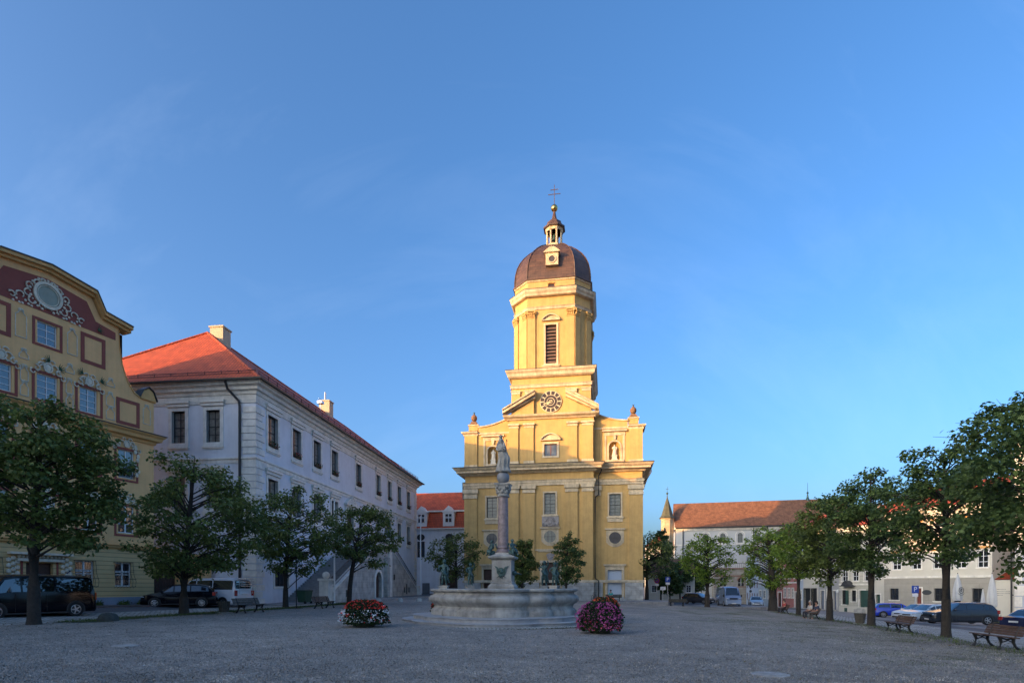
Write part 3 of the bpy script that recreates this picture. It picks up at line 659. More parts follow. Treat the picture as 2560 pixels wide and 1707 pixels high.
# niches with statues
for x in (-7.52, 7.84):
    y = WY; q = MB(); n = 12; rr = .70; zc = 18.85
    # stone frame panel with arched opening
    b = MB(); b.ring(x, zc, rr, rr + .2, y - .1, y + .02, 16, 0, 180); b.box(x - rr - .2, x - rr, y - .1, y + .02, 17.3, zc); b.box(x + rr, x + rr + .2, y - .1, y + .02, 17.3, zc)
    b.box(x - 1.15, x + 1.15, y - .16, y, 17.05, 17.28)
    for s_ in (-1, 1): xa, xb = sorted((x + s_ * 1.0, x + s_ * 1.25)); b.box(xa, xb, y - .07, y - .001, 16.9, 20.5)
    b.box(x - 1.3, x + 1.3, y - .08, y - .001, 20.3, 20.72); b.box(x - 1.5, x + 1.5, y - .34, y, 20.78, 20.98); b.plate([(x - .12, 19.75), (x + .12, 19.75), (x + .2, 20.35), (x - .2, 20.35)], y - .2, y)
    fr = P(b, 'niche', CRM)
    # curved back of the niche and spandrels
    m = 12; rows = [17.3 + (zc - 17.3) * j / 3 for j in range(4)]
    rings = [[(x + rr * math.cos(math.pi * (1 - i / m)), y + .75 * math.sin(math.pi * i / m), z) for i in range(m + 1)] for z in rows]
    for j in range(1, 6):
        t = R(90 * j / 5); rings.append([(x + rr * math.cos(t) * math.cos(math.pi * (1 - i / m)), y + .75 * math.cos(t) * math.sin(math.pi * i / m), zc + rr * math.sin(t)) for i in range(m + 1)])
    q.loft(rings, False, False); q.box(x - rr, x + rr, y + .002, y + .8, 17.2, 17.3)
    for s_ in (-1, 1):
        pts = [(x + s_ * rr, 19.5), (x, 19.5 + .06)] ; arc = [(x + s_ * rr * math.sin(R(a)), zc + rr * math.cos(R(a))) for a in range(0, 91, 10)]
        q.plate([(x, 19.56), (x, zc + rr)] + arc + [(x + s_ * rr, 19.56)], y, y + .02)
    P(q, 'niche_recess', YEL, fr)
# downpipe
b = MB(); xp, yp = 5.55, -.12
b.path([(6.3, -.05, 16.55), (6.25, .1, 15.9), (5.9, .55, 15.3), (5.9, .6, 13.0), (5.5, .1, 12.6), (5.48, -.12, 12.3), (5.48, -.12, 2.6), (5.9, .3, 2.3), (5.9, .3, .1)], .075, 8); P(b, 'downpipe', DKM, smooth=True)
b = MB(); b.path([(12.2, .8, 16.3), (12.3, .9, 15.7), (11.9, 1.1, 15.0), (11.5, 1.3, 14.6)], .06, 8); P(b, 'gutter_pipe', DKM)
# plinth of stone blocks
b = MB()
def plinth(x0, x1, y): b.box(x0, x1, y - .3, y + .02, -1.3, 2.06)
plinth(-CW - .02, -1.45, 0); plinth(1.45, CW + .02, 0); plinth(-WX - .1, -9.1, WY); plinth(-6.5, -CW - .03, WY); plinth(CW + .03, 6.4, WY); plinth(9.1, WX + .1, WY)
b.box(-WX - .12, -WX + .02, WY + .03, 23, -1.3, 2.06); b.box(WX - .02, WX + .12, WY + .03, 23, -1.3, 2.06)
P(b, 'plinth', PLS)
# urns
for s_ in (-1, 1):
    x = s_ * 10.15; b = MB(); b.box(x - .5, x + .5, WY + .1, WY + 1.1, 22.5, 22.7); b.box(x - .36, x + .36, WY + .24, WY + .96, 22.7, 22.95)
    b.lathe([(.16, 22.95), (.14, 23.05), (.3, 23.15), (.4, 23.4), (.38, 23.65), (.2, 23.85), (.12, 23.95)], x, WY + .6, 14)
    u = P(b, 'urn', TERRA, smooth=True); b = MB(); rnd = random.Random(3)
    for k in range(7): a = k * .9; b.tube((x, WY + .6, 23.9), (x + .14 * math.cos(a), WY + .6 + .14 * math.sin(a), 24.25), .05, .01, 5)
    P(b, 'urn_flame', BRZ, u)
# nave roof behind the facade
b = MB(); e = 16.9; b.add([(-WX - .8, 3.5, e), (WX + .8, 3.5, e), (WX + .8, 23.8, e), (-WX - .8, 23.8, e), (0, 5, 22.5), (0, 17, 22.5)], [(0, 1, 4), (1, 2, 5, 4), (2, 3, 5), (3, 0, 4, 5)])
P(b, 'nave_roof', ROOFB)
# ================================================================ THE TOWN HALL (pale blue, left)
TH = thing('town_hall', 'pale blue town hall with red tiled hip roof and outside double stair', 'town hall', (-18.7, 41.5, 0), R(-6.8))
TL, TD = 41.0, 17.0                      # length of the long front, width of the end
def T(b, name, m, **k): return b.build(name, m, TH, **k)
EZ = 16.0
front_u = [1.63, 5.35, 9.05, 12.75, 18.7, 24.7, 28.7, 32.5, 36.5]; ww = 1.42
holes = [(u, u + ww, 12.25, 14.62) for u in front_u] + [(u, u + ww, 7.35, 9.8) for u in front_u if u != 18.7 and u != 12.75] + [(12.75, 12.75 + ww, 7.35, 9.8), (2.6, 4.7, 1.6, 3.1), (16.2, 18.0, 6.0, 9.4)]
b = MB(); b.M = FM(0, 0, R(90)); b.wall(0, TL, -.6, EZ, holes, 0, .3); b.M = None
side_u = [-6.62, -3.85, -10.4, -13.4]; sw = 1.07
sh = [(u, u + sw, 12.2, 14.57) for u in side_u] + [(u, u + sw, 7.35, 9.75) for u in side_u] + [(-6.6, -5.3, 1.8, 3.1)]
b.wall(-TD, 0, -.6, EZ, sh, 0, .3)
b.add([(-TD, 0, -.6), (-TD, TL, -.6), (-TD, TL, EZ), (-TD, 0, EZ), (0, TL, -.6), (0, TL, EZ)], [(0, 3, 2, 1), (1, 2, 5, 4)])
T(b, 'wall', BLU)
tp = [(-TD, 4), (-TD, 0), (0, 0), (0, TL), (-4, TL)]
b = MB()
b.molding(tp, [(0, 15.0), (.06, 15.0), (.08, 15.18), (0, 15.2)])
b.molding(tp, [(0, 15.6), (.10, 15.62), (.16, 15.85), (.34, 15.9), (.38, 16.12), (.62, 16.2), (.70, 16.45), (0, 16.5)])
b.molding(tp, [(0, 10.62), (.05, 10.62), (.06, 10.85), (.14, 10.92), (.14, 11.02), (0, 11.04)])
b.molding(tp, [(0, 15.22), (.025, 15.22), (.025, 15.6), (0, 15.61)])
T(b, 'cornice', TRM)
b = MB()                                  # corner quoins
for cx, cy, dx in ((0, 0, 1), (0, TL, -1)):
    z = .3; k = 0
    while z < 14.8:
        if not (10.3 < z < 11.05):
            w1, w2 = (1.18, .8) if k % 2 else (.95, 1.1)
            if dx > 0: b.prism([(-w1, -.07), (.07, -.07), (.07, w2), (-.02, w2), (-.02, .02), (-w1, .02)], z, z + .42)
            else: b.prism([(-.02, TL - w2), (.07, TL - w2), (.07, TL + .07), (-.6, TL + .07), (-.6, TL + .02), (-.02, TL + .02)], z, z + .42)
        z += .5; k += 1
    T(b, 'quoin', TRM); b = MB()
b = MB(); b.box(-.06, .045, 1.1, TL, -.6, .55) if False else None
P_ = (TRM, .26, .045, .26); Ls = (TRM, .42, .30, .42, .24); Sl = (TRM, .3, .12, .14)
for i, u in enumerate(front_u):
    w_ = window(TH, 0, 0, R(90), u, 12.25, ww, 2.37, BLACKW, CURT, 2, 4, .035, .5, P_, Sl, Ls, depth=.24)
    if u not in (18.7,): window(TH, 0, 0, R(90), u, 7.35, ww, 2.45, BLACKW, CURT, 2, 4, .035, .5, P_, Sl, Ls, depth=.24)
for u in side_u:
    window(TH, 0, 0, 0, u, 12.2, sw, 2.37, BLACKW, CURT, 2, 4, .035, .5, P_, Sl, Ls, depth=.24); window(TH, 0, 0, 0, u, 7.35, sw, 2.4, BLACKW, CURT, 2, 4, .035, .5, P_, Sl, Ls, depth=.24)
window(TH, 0, 0, R(90), 2.6, 1.6, 2.1, 1.5, BLACKW, GLS, 4, 1, .09, None, (TRM, .2, .05, .2), depth=.2)
window(TH, 0, 0, 0, -6.6, 1.8, 1.3, 1.3, BLACKW, GLS, 3, 1, .06, None, (TRM, .18, .05, .18), depth=.2)
# door and doorway on the stair landing
b = MB(); b.M = FM(0, 0, R(90)); b.box(16.2, 18.0, .25, .3, 6, 9.4); d_ = b.build('door', BROWN, TH)
b = MB(); b.M = FM(0, 0, R(90)); b.box(15.8, 16.2, -.12, .25, 5.9, 9.4); b.box(18.0, 18.4, -.12, .25, 5.9, 9.4); b.box(15.8, 18.4, -.12, .25, 9.4, 9.8)
b.plate([(15.6, 9.8)] + [(15.6 + 3.0 * k / 8, 9.95 + .65 * math.sin(math.pi * k / 8)) for k in range(9)] + [(18.6, 9.8)], -.35, 0)
for k in range(7): a = math.pi * k / 6; b.ball((17.1 + .5 * math.cos(a), -.3, 10.2 + .5 * math.sin(a)), .14, 6)
b.build('door_surround', TRM, d_)
# geranium boxes
LEAFG = leafmat('geranium leaves', (.02, .05, .015), (.07, .13, .03)); REDF = mat('red geranium petals', (.50, .025, .02), .6, var=.4, scale=9); 
def florets(n, fn, size, seed, m, name, parent=None, loc=(0, 0, 0)):
    r = np.random.RandomState(seed); P3 = fn(r, n); nr = r.normal(size=(n, 3)); nr /= np.linalg.norm(nr, axis=1)[:, None]
    a = np.cross(nr, r.normal(size=(n, 3))); a /= np.linalg.norm(a, axis=1)[:, None]; c = np.cross(nr, a); s_ = size * r.uniform(.6, 1.25, (n, 1))
    V = np.stack([P3 - a * s_, P3 - c * s_ * .75, P3 + a * s_, P3 + c * s_ * .75], 1).reshape(-1, 3)
    return rawmesh(V, n, name, m, parent, loc)
def rawmesh(V, n, name, m, parent=None, loc=(0, 0, 0)):
    me = bpy.data.meshes.new(name); me.vertices.add(len(V)); me.vertices.foreach_set('co', V.astype(np.float32).ravel())
    me.loops.add(n * 4); me.loops.foreach_set('vertex_index', np.arange(n * 4, dtype=np.int32)); me.polygons.add(n)
    me.polygons.foreach_set('loop_start', np.arange(0, n * 4, 4, dtype=np.int32)); me.polygons.foreach_set('loop_total', np.full(n, 4, dtype=np.int32))
    me.update(calc_edges=True); me.materials.append(m); return link(name, me, parent, loc)
bx = None
def place_box(loc, rot, label, red):
    t = thing('flower_box', label, 'flower box', loc, rot, 'flower boxes in the town hall windows')
    b = MB(); b.box(-.5, .5, -.12, .1, 0, .16); b.build('planter_box', BROWN, t)
    florets(150, lambda r, n: np.stack([r.uniform(-.55, .55, n), r.uniform(-.24, .14, n), .10 + r.uniform(-.12, .30, n)], 1), .055, int(loc[1] * 7) % 97, LEAFG, 'leaves', t)
    florets(45 if red else 16, lambda r, n: np.stack([r.uniform(-.5, .5, n), r.uniform(-.30, .1, n), .18 + r.uniform(-.12, .26, n)], 1), .05, int(loc[1] * 5) % 91, REDF, 'blossoms', t)
TM = Matrix.Translation((-18.7, 41.5, 0)) @ Matrix.Rotation(R(-6.8), 4, 'Z')
names = ['first', 'second', 'third', 'fourth', 'fifth', 'sixth', 'seventh', 'eighth', 'ninth']
for i, u in enumerate(front_u):
    for z, fl in ((12.28, 'top floor'), (7.38, 'middle floor')):
        if fl == 'middle floor' and i < 6: continue
        p = TM @ Vector((.06, u + ww / 2, z)); place_box(tuple(p), R(83.2), 'flower box with red geraniums in the %s %s window from the quoined near corner' % (names[i], fl), i in (1, 4, 5, 7) or fl != 'top floor')
# roof
b = MB(); o_ = .85; e0 = 16.45; rz = 22.9; rx = -7.6
V_ = [(-TD - o_, -o_, e0), (o_, -o_, e0), (o_, TL + o_, e0), (-TD - o_, TL + o_, e0), (rx, 5.5, rz), (rx, TL - 7.2, rz)]
b.add(V_, [(0, 1, 4), (1, 2, 5, 4), (2, 3, 5), (3, 0, 4, 5)]); T(b, 'roof', ROOFR)
b = MB()
for a_, c_ in ((1, 4), (4, 5), (0, 4), (2, 5)): b.path([V_[a_], V_[c_]], .11, 6)
T(b, 'ridge_tile', ROOFR)
b = MB(); b.molding([(-TD, 0), (0, 0), (0, TL), (-2, TL)], [(.70, 16.46), (.98, 16.40), (1.0, 16.52), (.84, 16.5), (.7, 16.49)])
b.path([(-1.9, -.75, 16.4), (-1.85, -.55, 15.9), (-1.2, -.2, 15.1), (-1.15, -.16, 14.7), (-1.15, -.16, .5)], .09, 8)
T(b, 'gutter', DKM, smooth=True)
b = MB()                                   # snow guard rail at the eaves
for (xa, ya), (xb, yb) in (((-TD - .2, -.2), (.1, -.2)), ((.25, 0), (.25, TL))):
    n = int(math.hypot(xb - xa, yb - ya) / 1.25)
    for k in range(n + 1):
        x = xa + (xb - xa) * k / n; y = ya + (yb - ya) * k / n; b.tube((x, y, 16.95), (x, y, 17.35), .035, .035, 4)
    b.tube((xa, ya, 17.3), (xb, yb, 17.3), .03, .03, 4); b.tube((xa, ya, 17.12), (xb, yb, 17.12), .025, .025, 4)
T(b, 'snow_guard', mat('maroon snow guard', (.10, .03, .025), .6, .2))
for (x, y, zb, zt, w) in ((-7.6, 7.2, 21.5, 23.9, .6), (-7.6, 28.0, 21.5, 24.25, .66)):
    b = MB(); b.box(x - w, x + w, y - .55, y + .55, zb, zt); b.box(x - w - .08, x + w + .08, y - .63, y + .63, zt, zt + .12); b.box(x - w + .1, x + w - .1, y - .45, y + .45, zt + .12, zt + .22)
    c_ = T(b, 'chimney', mat('warm plastered chimney', (.50, .40, .28), .8, var=.1))
b = MB(); b.lathe([(.11, 24.4), (.11, 25.4)], -7.6, 27.7, 10); b.build('flue_pipe', RIM, c_)
b = MB(); b.path([(-7.0, 25.2, 22.2), (-7.0, 25.2, 23.4)], .05, 6); b.box(-7.3, -6.7, 24.9, 25.5, 23.2, 23.5); b.tube((-7.0, 24.7, 23.7), (-7.0, 25.7, 23.7), .03); T(b, 'roof_siren', RIM)
# the double flight stair
ST = thing('stone_stair', 'pale stone double flight stair with iron railings against the blue town hall', 'staircase', (-18.7, 41.5, 0), R(83.2))
def Q(b, name, m, **k): return b.build(name, m, ST, **k)
x0, xl0, xl1, x1 = 4.2, 15.6, 19.4, 29.9; zg0, zl, zg1 = .42, 5.6, .72; D_ = 3.5      # local x along the front, -y outward
b = MB(); n = 32
for k in range(n):
    xa = x0 + (xl0 - x0) * k / n; xb = x0 + (xl0 - x0) * (k + 1) / n; zt = zg0 + (zl - zg0) * (k + 1) / n
    b.box(xa, xb if k < n - 1 else xb, -D_ + .45, -.02, -.4, zt - .03); b.box(xa - .05, xb - .004, -D_ + .45, -.02, zt - .03, zt)
for k in range(n):
    xb = x1 - (x1 - xl1) * k / n; xa = x1 - (x1 - xl1) * (k + 1) / n; zt = zg1 + (zl - zg1) * (k + 1) / n; b.box(xa, xb - .002, -D_ + .45, -.02, -.4, zt)
b.box(xl0, xl1, -D_ + .45, -.02, -.4, zl)
Q(b, 'steps', mat('grey step stone', (.30, .30, .30), .75, var=.2, scale=3, detail=8))
b = MB()                                   # outer wall with arched door
za = lambda x: zg0 + .25 + (zl - zg0) * (x - x0) / (xl0 - x0) if x < xl0 else (zl + .25 if x < xl1 else zg1 + .25 + (zl - zg1) * (x1 - x) / (x1 - xl1))
dl, dr, dz, dr2 = 15.05, 16.75, 2.2, .85
b.plate([(x0, -.4), (12.1, -.4), (12.1, 2.5), (12.9, 2.5), (12.9, 3.15), (12.1, 3.15), (12.1, za(12.1)), (x0, za(x0))], -D_, -D_ + .449)
b.plate([(12.1, -.4), (dl, -.4), (dl, za(dl)), (12.1, za(12.1)), (12.1, 3.15), (12.9, 3.15), (12.9, 2.5), (12.1, 2.5)], -D_, -D_ + .448)
b.plate([(dl, dz + .02), (dl, za(dl)), (xl0, zl + .25), (dr, zl + .25), (dr, dz)] + [((dl + dr) / 2 + dr2 * math.cos(R(a)), dz + dr2 * math.sin(R(a))) for a in range(0, 181, 15)], -D_, -D_ + .447)
b.plate([(dr, -.4), (xl1, -.4), (xl1, zl + .25), (dr, zl + .25)], -D_, -D_ + .449)
b.plate([(xl1, -.4), (x1, -.4), (x1, za(x1)), (xl1, za(xl1))], -D_, -D_ + .448)
b.box(17.6, 18.3, -D_ - .35, -D_, -.4, 4.6)
Q(b, 'wall', STR)
b = MB(); b.box(dl - .001, dr + .001, -D_ + .3, -D_ + .36, -.3, 3.1); Q(b, 'door', BROWN)
b = MB(); b.ring((dl + dr) / 2, dz, dr2, dr2 + .3, -D_ - .06, -D_ + .02, 14, 0, 180); b.box(dl - .3, dl, -D_ - .06, -D_ + .02, -.3, dz); b.box(dr, dr + .3, -D_ - .06, -D_ + .02, -.3, dz)
for xa, xb, zt in ((x0 - .1, x0 + .75, 2.05), (xl1 - .5, xl1 + .3, 6.5), (x1 - .4, x1 + .3, 1.5)):
    b.box(xa, xb, -D_ - .15, -D_ + .6, -.4, zt); b.box(xa - .1, xb + .1, -D_ - .25, -D_ + .7, zt, zt + .18)
b.ball((x0 + .32, -D_ + .22, 2.5), .3, 10)
for (a, c) in (((x0 + .75, za(x0 + .75)), (xl0, za(xl0))), ((xl0, zl + .25), (xl1 - .5, zl + .25)), ((xl1 + .3, za(xl1 + .3)), (x1 - .4, za(x1 - .4)))):
    b.add([(a[0], -D_ - .06, a[1]), (c[0], -D_ - .06, c[1]), (c[0], -D_ + .5, c[1]), (a[0], -D_ + .5, a[1]), (a[0], -D_ - .06, a[1] + .12), (c[0], -D_ - .06, c[1] + .12), (c[0], -D_ + .5, c[1] + .12), (a[0], -D_ + .5, a[1] + .12)],
          [(0, 3, 2, 1), (4, 5, 6, 7), (0, 1, 5, 4), (1, 2, 6, 5), (2, 3, 7, 6), (3, 0, 4, 7)])
Q(b, 'coping', TRM)
b = MB()
def rail_run(xa, xb, f, y):
    n = max(2, int((xb - xa) / .17))
    for k in range(n + 1):
        x = xa + (xb - xa) * k / n; b.tube((x, y, f(x)), (x, y, f(x) + .95), .014, .014, 4)
    m = 8
    for k in range(m): xx, xy = xa + (xb - xa) * k / m, xa + (xb - xa) * (k + 1) / m; b.tube((xx, y, f(xx) + .95), (xy, y, f(xy) + .95), .035, .035, 6); b.tube((xx, y, f(xx) + .1), (xy, y, f(xy) + .1), .02, .02, 4)
rail_run(x0 + .8, xl0 - .02, lambda x: za(x) + .1, -D_ + .2); rail_run(xl0, xl1 - .5, lambda x: zl + .36, -D_ + .2); rail_run(xl1 + .3, x1 - .4, lambda x: za(x) + .1, -D_ + .2)
b.path([(x0, -.14, zg0 + .95), (xl0, -.14, zl + .95)], .035, 6)
Q(b, 'railing', IRON)
b = MB()
for xa, z, w in ((20.5, 2.3, .55), (7.9, .7, .5), (24.2, .9, .45), (25.9, .9, .45)): b.box(xa, xa + w, -D_ - .012, -D_ + .02, z, z + .6)
b.box(25.0, 25.4, -D_ - .02, -D_ + .02, .72, 1.9); b.box(12.1, 12.9, -D_ + .2, -D_ + .25, 2.5, 3.15)
Q(b, 'wall_opening', BLACKW)
# lantern on the stair pillar
def lantern(name, label, loc, par=None, s=1.0, pole=0):
    t = thing(name, label, 'street lamp', loc)
    b = MB(); b.lathe([(.12 * s, 0), (.12 * s, .05), (.05 * s, .1), (.05 * s, .3 + pole)], 0, 0, 8); b.build('post', IRON, t)
    z = .3 * s + pole; b = MB(); b.lathe([(.13 * s, z), (.24 * s, z + .5 * s)], 0, 0, 6); b.build('lantern_glass', mat('frosted lamp glass', (.25, .27, .27), .15), t)
    b = MB(); b.lathe([(.30 * s, z + .5 * s), (.26 * s, z + .56 * s), (.08 * s, z + .72 * s), (.03, z + .86 * s)], 0, 0, 6)
    for k in range(6): a = R(60 * k); b.tube((.135 * s * math.cos(a), .135 * s * math.sin(a), z), (.245 * s * math.cos(a), .245 * s * math.sin(a), z + .5 * s), .014, .014, 4)
    b.build('lantern_roof', IRON, t); return t
SM = Matrix.Translation((-18.7, 41.5, 0)) @ Matrix.Rotation(R(83.2), 4, 'Z')
lantern('lantern', 'six sided lantern on the top pillar of the town hall stair', tuple(SM @ Vector((19.3, -D_ + .2, 6.68))), s=1.25)

# ================================================================ THE YELLOW GABLED HOUSE
YB = thing('gabled_house', 'tall yellow baroque house with curved gable and painted stucco ornament', 'house', (-23.3, 37, 0), R(68.2))
def Yb(b, name, m, **k): return b.build(name, m, YB, **k)
C0 = -6.12                                   # gable axis; mirror about it
mir = lambda x: 2 * C0 - x
right = [(0, 13.5), (-.9, 13.55), (-1.31, 13.75), (-1.71, 14.3), (-2.02, 15.15), (-2.2, 16.2), (-2.25, 17.4), (-3.35, 17.62), (-3.85, 18.62), (C0, 18.95)]
left = [(mir(x), z) for x, z in right[::-1][1:]]
cu = [-6.63, -4.45 - .0, -2.3]             # window columns
hol = []
wins = []
for u, w in ((-4.40, 1.30),): pass
topw = [(-6.61, .98, 14.85, 1.22)]
midw = [(-6.63, 1.02, 11.8, 1.42), (-4.47, .98, 11.75, 1.42), (mir(-4.47) - .98, .98, 11.75, 1.42)]
f2 = [(x, 1.0, 8.3, 1.75) for x in (-2.28, -4.48, -6.7, -8.9, -11.1)]
f1 = [(x, 1.0, 4.9, 1.7) for x in (-2.28, -4.48, -6.7, -8.9, -11.1)]
f0 = [(-2.5, 1.0, 1.6, 1.45), (-4.72, 1.0, 1.62, 1.45), (-9.3, 1.0, 1.6, 1.45), (-11.5, .9, 1.6, 1.45)]
# lower walls
b = MB(); b.wall(2 * C0, 0, 3.95, 11.2, [(x, x + w, z, z + h) for x, w, z, h in f2 + f1], 0, .28)
top = [(x, z) for x, z in left if x > 2 * C0] 
# the gable, cut into columns so the openings stay open
def gz(x):
    pts = sorted(right + left)
    for (a, p), (c, q) in zip(pts, pts[1:]):
        if a <= x <= c: return p + (q - p) * (x - a) / max(1e-6, c - a)
    return 13.5
ho = [(x, x + w, z, z + h) for x, w, z, h in topw + midw]
xs = sorted({p[0] for p in right + left} | {h[0] for h in ho} | {h[1] for h in ho})
for xa, xb in zip(xs, xs[1:]):
    if xb - xa < .005: continue
    m_ = (xa + xb) / 2; cut = sorted([(h[2], h[3]) for h in ho if h[0] < m_ < h[1]]); z = 11.2
    for lo_, hi_ in cut: b.add([(xa, 0, z), (xb, 0, z), (xb, 0, lo_), (xa, 0, lo_)], [(0, 1, 2, 3)]); z = hi_
    b.add([(xa, 0, z), (xb, 0, z), (xb, 0, gz(xb)), (xa, 0, gz(xa))], [(0, 1, 2, 3)])
    b.add([(xa, .5, 13.2), (xb, .5, 13.2), (xb, .5, gz(xb)), (xa, .5, gz(xa)), (xa, 0, gz(xa)), (xb, 0, gz(xb))], [(3, 2, 1, 0), (4, 5, 2, 3)])
for h in ho: b.wall(h[0] - .001, h[1] + .001, h[2] - .001, h[3] + .001, [h], .001, .28)
b.add([(0, 0, 3.95), (0, 12, 3.95), (0, 12, 11.2), (0, 0, 11.2)], [(0, 1, 2, 3)]); b.box(-.45, 0, .001, .6, 11.2, 13.5)
b.add([(2 * C0, 0, -1), (2 * C0, 12, -1), (2 * C0, 12, 11.2), (2 * C0, 0, 11.2)], [(0, 3, 2, 1)])
b.add([(0, 12, -1), (2 * C0, 12, -1), (2 * C0, 12, 11.2), (0, 12, 11.2)], [(0, 1, 2, 3)])
Yb(b, 'wall', YHS)
b = MB(); b.wall(2 * C0, 0, .95, 3.95, [(x, x + w, z, z + h) for x, w, z, h in f0] + [(-7.15, -5.85, .95, 2.88)], -.03, .31)
b.add([(0, -.03, .95), (0, 12, .95), (0, 12, 3.95), (0, -.03, 3.95)], [(0, 1, 2, 3)]); Yb(b, 'ground_floor_wall', YHB)
b = MB(); b.box(2 * C0, -7.16, -.08, .3, -.5, .95); b.box(-5.84, .03, -.08, .3, -.5, .95); b.box(-.2, .03, .3, 12, -.5, .95); Yb(b, 'socle', GREY)
b = MB()
for z0_, k in ((10.75, 1.0), (3.85, .5)):
    b.molding([(2 * C0, 3), (2 * C0, 0), (.0, 0), (.0, 4)], [(0, z0_), (.08 * k, z0_), (.12 * k, z0_ + .15 * k), (.34 * k, z0_ + .22 * k), (.38 * k, z0_ + .4 * k), (.5 * k, z0_ + .5 * k), (.52 * k, z0_ + .56 * k), (0, z0_ + .6 * k)])
def gable_run(pts, y0, y1, dz0, dz1):
    for (xa, za_), (xb, zb_) in zip(pts, pts[1:]):
        b.add([(xa, y0, za_ + dz0), (xb, y0, zb_ + dz0), (xb, y1, zb_ + dz0), (xa, y1, za_ + dz0), (xa, y0, za_ + dz1), (xb, y0, zb_ + dz1), (xb, y1, zb_ + dz1), (xa, y1, za_ + dz1)],
              [(0, 3, 2, 1), (4, 5, 6, 7), (0, 1, 5, 4), (1, 2, 6, 5), (2, 3, 7, 6), (3, 0, 4, 7)])
gl = [(-1.62, 17.6), (-3.25, 17.82), (-3.75, 18.82), (C0, 19.12)]; gl = gl + [(mir(x), z) for x, z in gl[::-1][1:]]
gable_run(gl, -.22, .55, -.28, -.12); gable_run(gl, -.42, .55, -.12, .06)
gable_run([(0.1, 13.5), (-.9, 13.55), (-1.31, 13.75), (-1.71, 14.3), (-2.02, 15.15), (-2.2, 16.2), (-2.25, 17.2)], -.06, .56, -.02, .07)
b.plate([(-.95, 13.55), (-.75, 14.05), (-.42, 14.3), (-.12, 14.1), (.1, 13.55)], -.12, .5)
Yb(b, 'cornice', OCH)
b = MB()
def gb_(y0, y1, d0, d1):
    global b
gable_run(gl, -.48, .9, .062, .12); b.molding([(2 * C0, 3), (2 * C0, 0), (0, 0), (0, 4)], [(0, 11.36), (.56, 11.325), (.57, 11.37), (0, 11.45)])
gable_run([(-1.0, 13.62), (-.76, 14.12), (-.42, 14.37), (-.1, 14.17), (.16, 13.6)], -.2, .5, 0, .05)
# roof behind the gable
b.add([(-1.7, .55, 17.3), (-3.3, .55, 17.7), (-3.8, .55, 18.7), (C0, .55, 19.1), (-1.7, 12, 17.3), (-3.3, 12, 17.7), (-3.8, 12, 18.7), (C0, 12, 19.1), (mir(-3.8), .55, 18.7), (mir(-3.8), 12, 18.7), (2 * C0, .55, 13.0), (2 * C0, 12, 13.0)],
      [(0, 1, 5, 4), (1, 2, 6, 5), (2, 3, 7, 6), (3, 8, 9, 7), (8, 10, 11, 9)])
b.add([(-1.7, .5, 17.3), (-1.7, 12, 17.3), (-1.7, 12, 11.2), (-1.7, .5, 11.2)], [(0, 1, 2, 3)])
Yb(b, 'roof', GUT)
b = MB(); b.box(-12.1, -.6, 4, 12, 10, 13.3); b.build('rear_wing_wall', YHS, YB); b = MB(); b.add([(-12.4, 3.7, 13.2), (-.4, 3.7, 13.2), (-.4, 12.3, 13.2), (-12.4, 12.3, 13.2), (-9, 8, 22.7), (-1.8, 8, 22.7)], [(0, 1, 5, 4), (1, 2, 5), (2, 3, 4, 5), (3, 0, 4)]); Yb(b, 'rear_roof', ROOFB)
# red panels
def rframe(x0, x1, z0, z1, t=.16, y=-.03): b.box(x0, x0 + t, y, -.001, z0, z1); b.box(x1 - t, x1, y, -.001, z0, z1); b.box(x0 + t, x1 - t, y, -.001, z0, z0 + t); b.box(x0 + t, x1 - t, y, -.001, z1 - t, z1)
b = MB()
band = [(-2.45, 16.6), (-2.45, 17.05), (-3.6, 17.25), (-4.1, 18.2), (C0, 18.5), (mir(-4.1), 18.2), (mir(-3.6), 17.25), (mir(-2.45), 17.05), (mir(-2.45), 16.6)]
b.plate(band, -.02, -.001); Yb(b, 'red_gable_field', RED)
for f in (lambda x: x, mir):
    for x0, x1, z0, z1 in ((-4.42, -3.05, 14.6, 16.35), (-2.4, -.95, 11.6, 13.2), (-6.85, -5.38, 14.68, 16.2), (-6.87, -5.37, 11.66, 13.35), (-4.72, -3.2, 11.6, 13.3)):
        if f is mir and x0 < -6: continue
        a, c = sorted((f(x0), f(x1))); b = MB(); rframe(a, c, z0, z1, .2 if x0 in (-4.42, -2.4) else .13); Yb(b, 'red_frame', RED)
for x, w, z, h in f2 + f1: b = MB(); rframe(x - .24, x + w + .24, z - .2, z + h + .12, .12); Yb(b, 'red_frame', RED)
b = MB(); rframe(-7.4, -5.6, .96, 3.1, .1, -.06)
Yb(b, 'red_frame', RED)
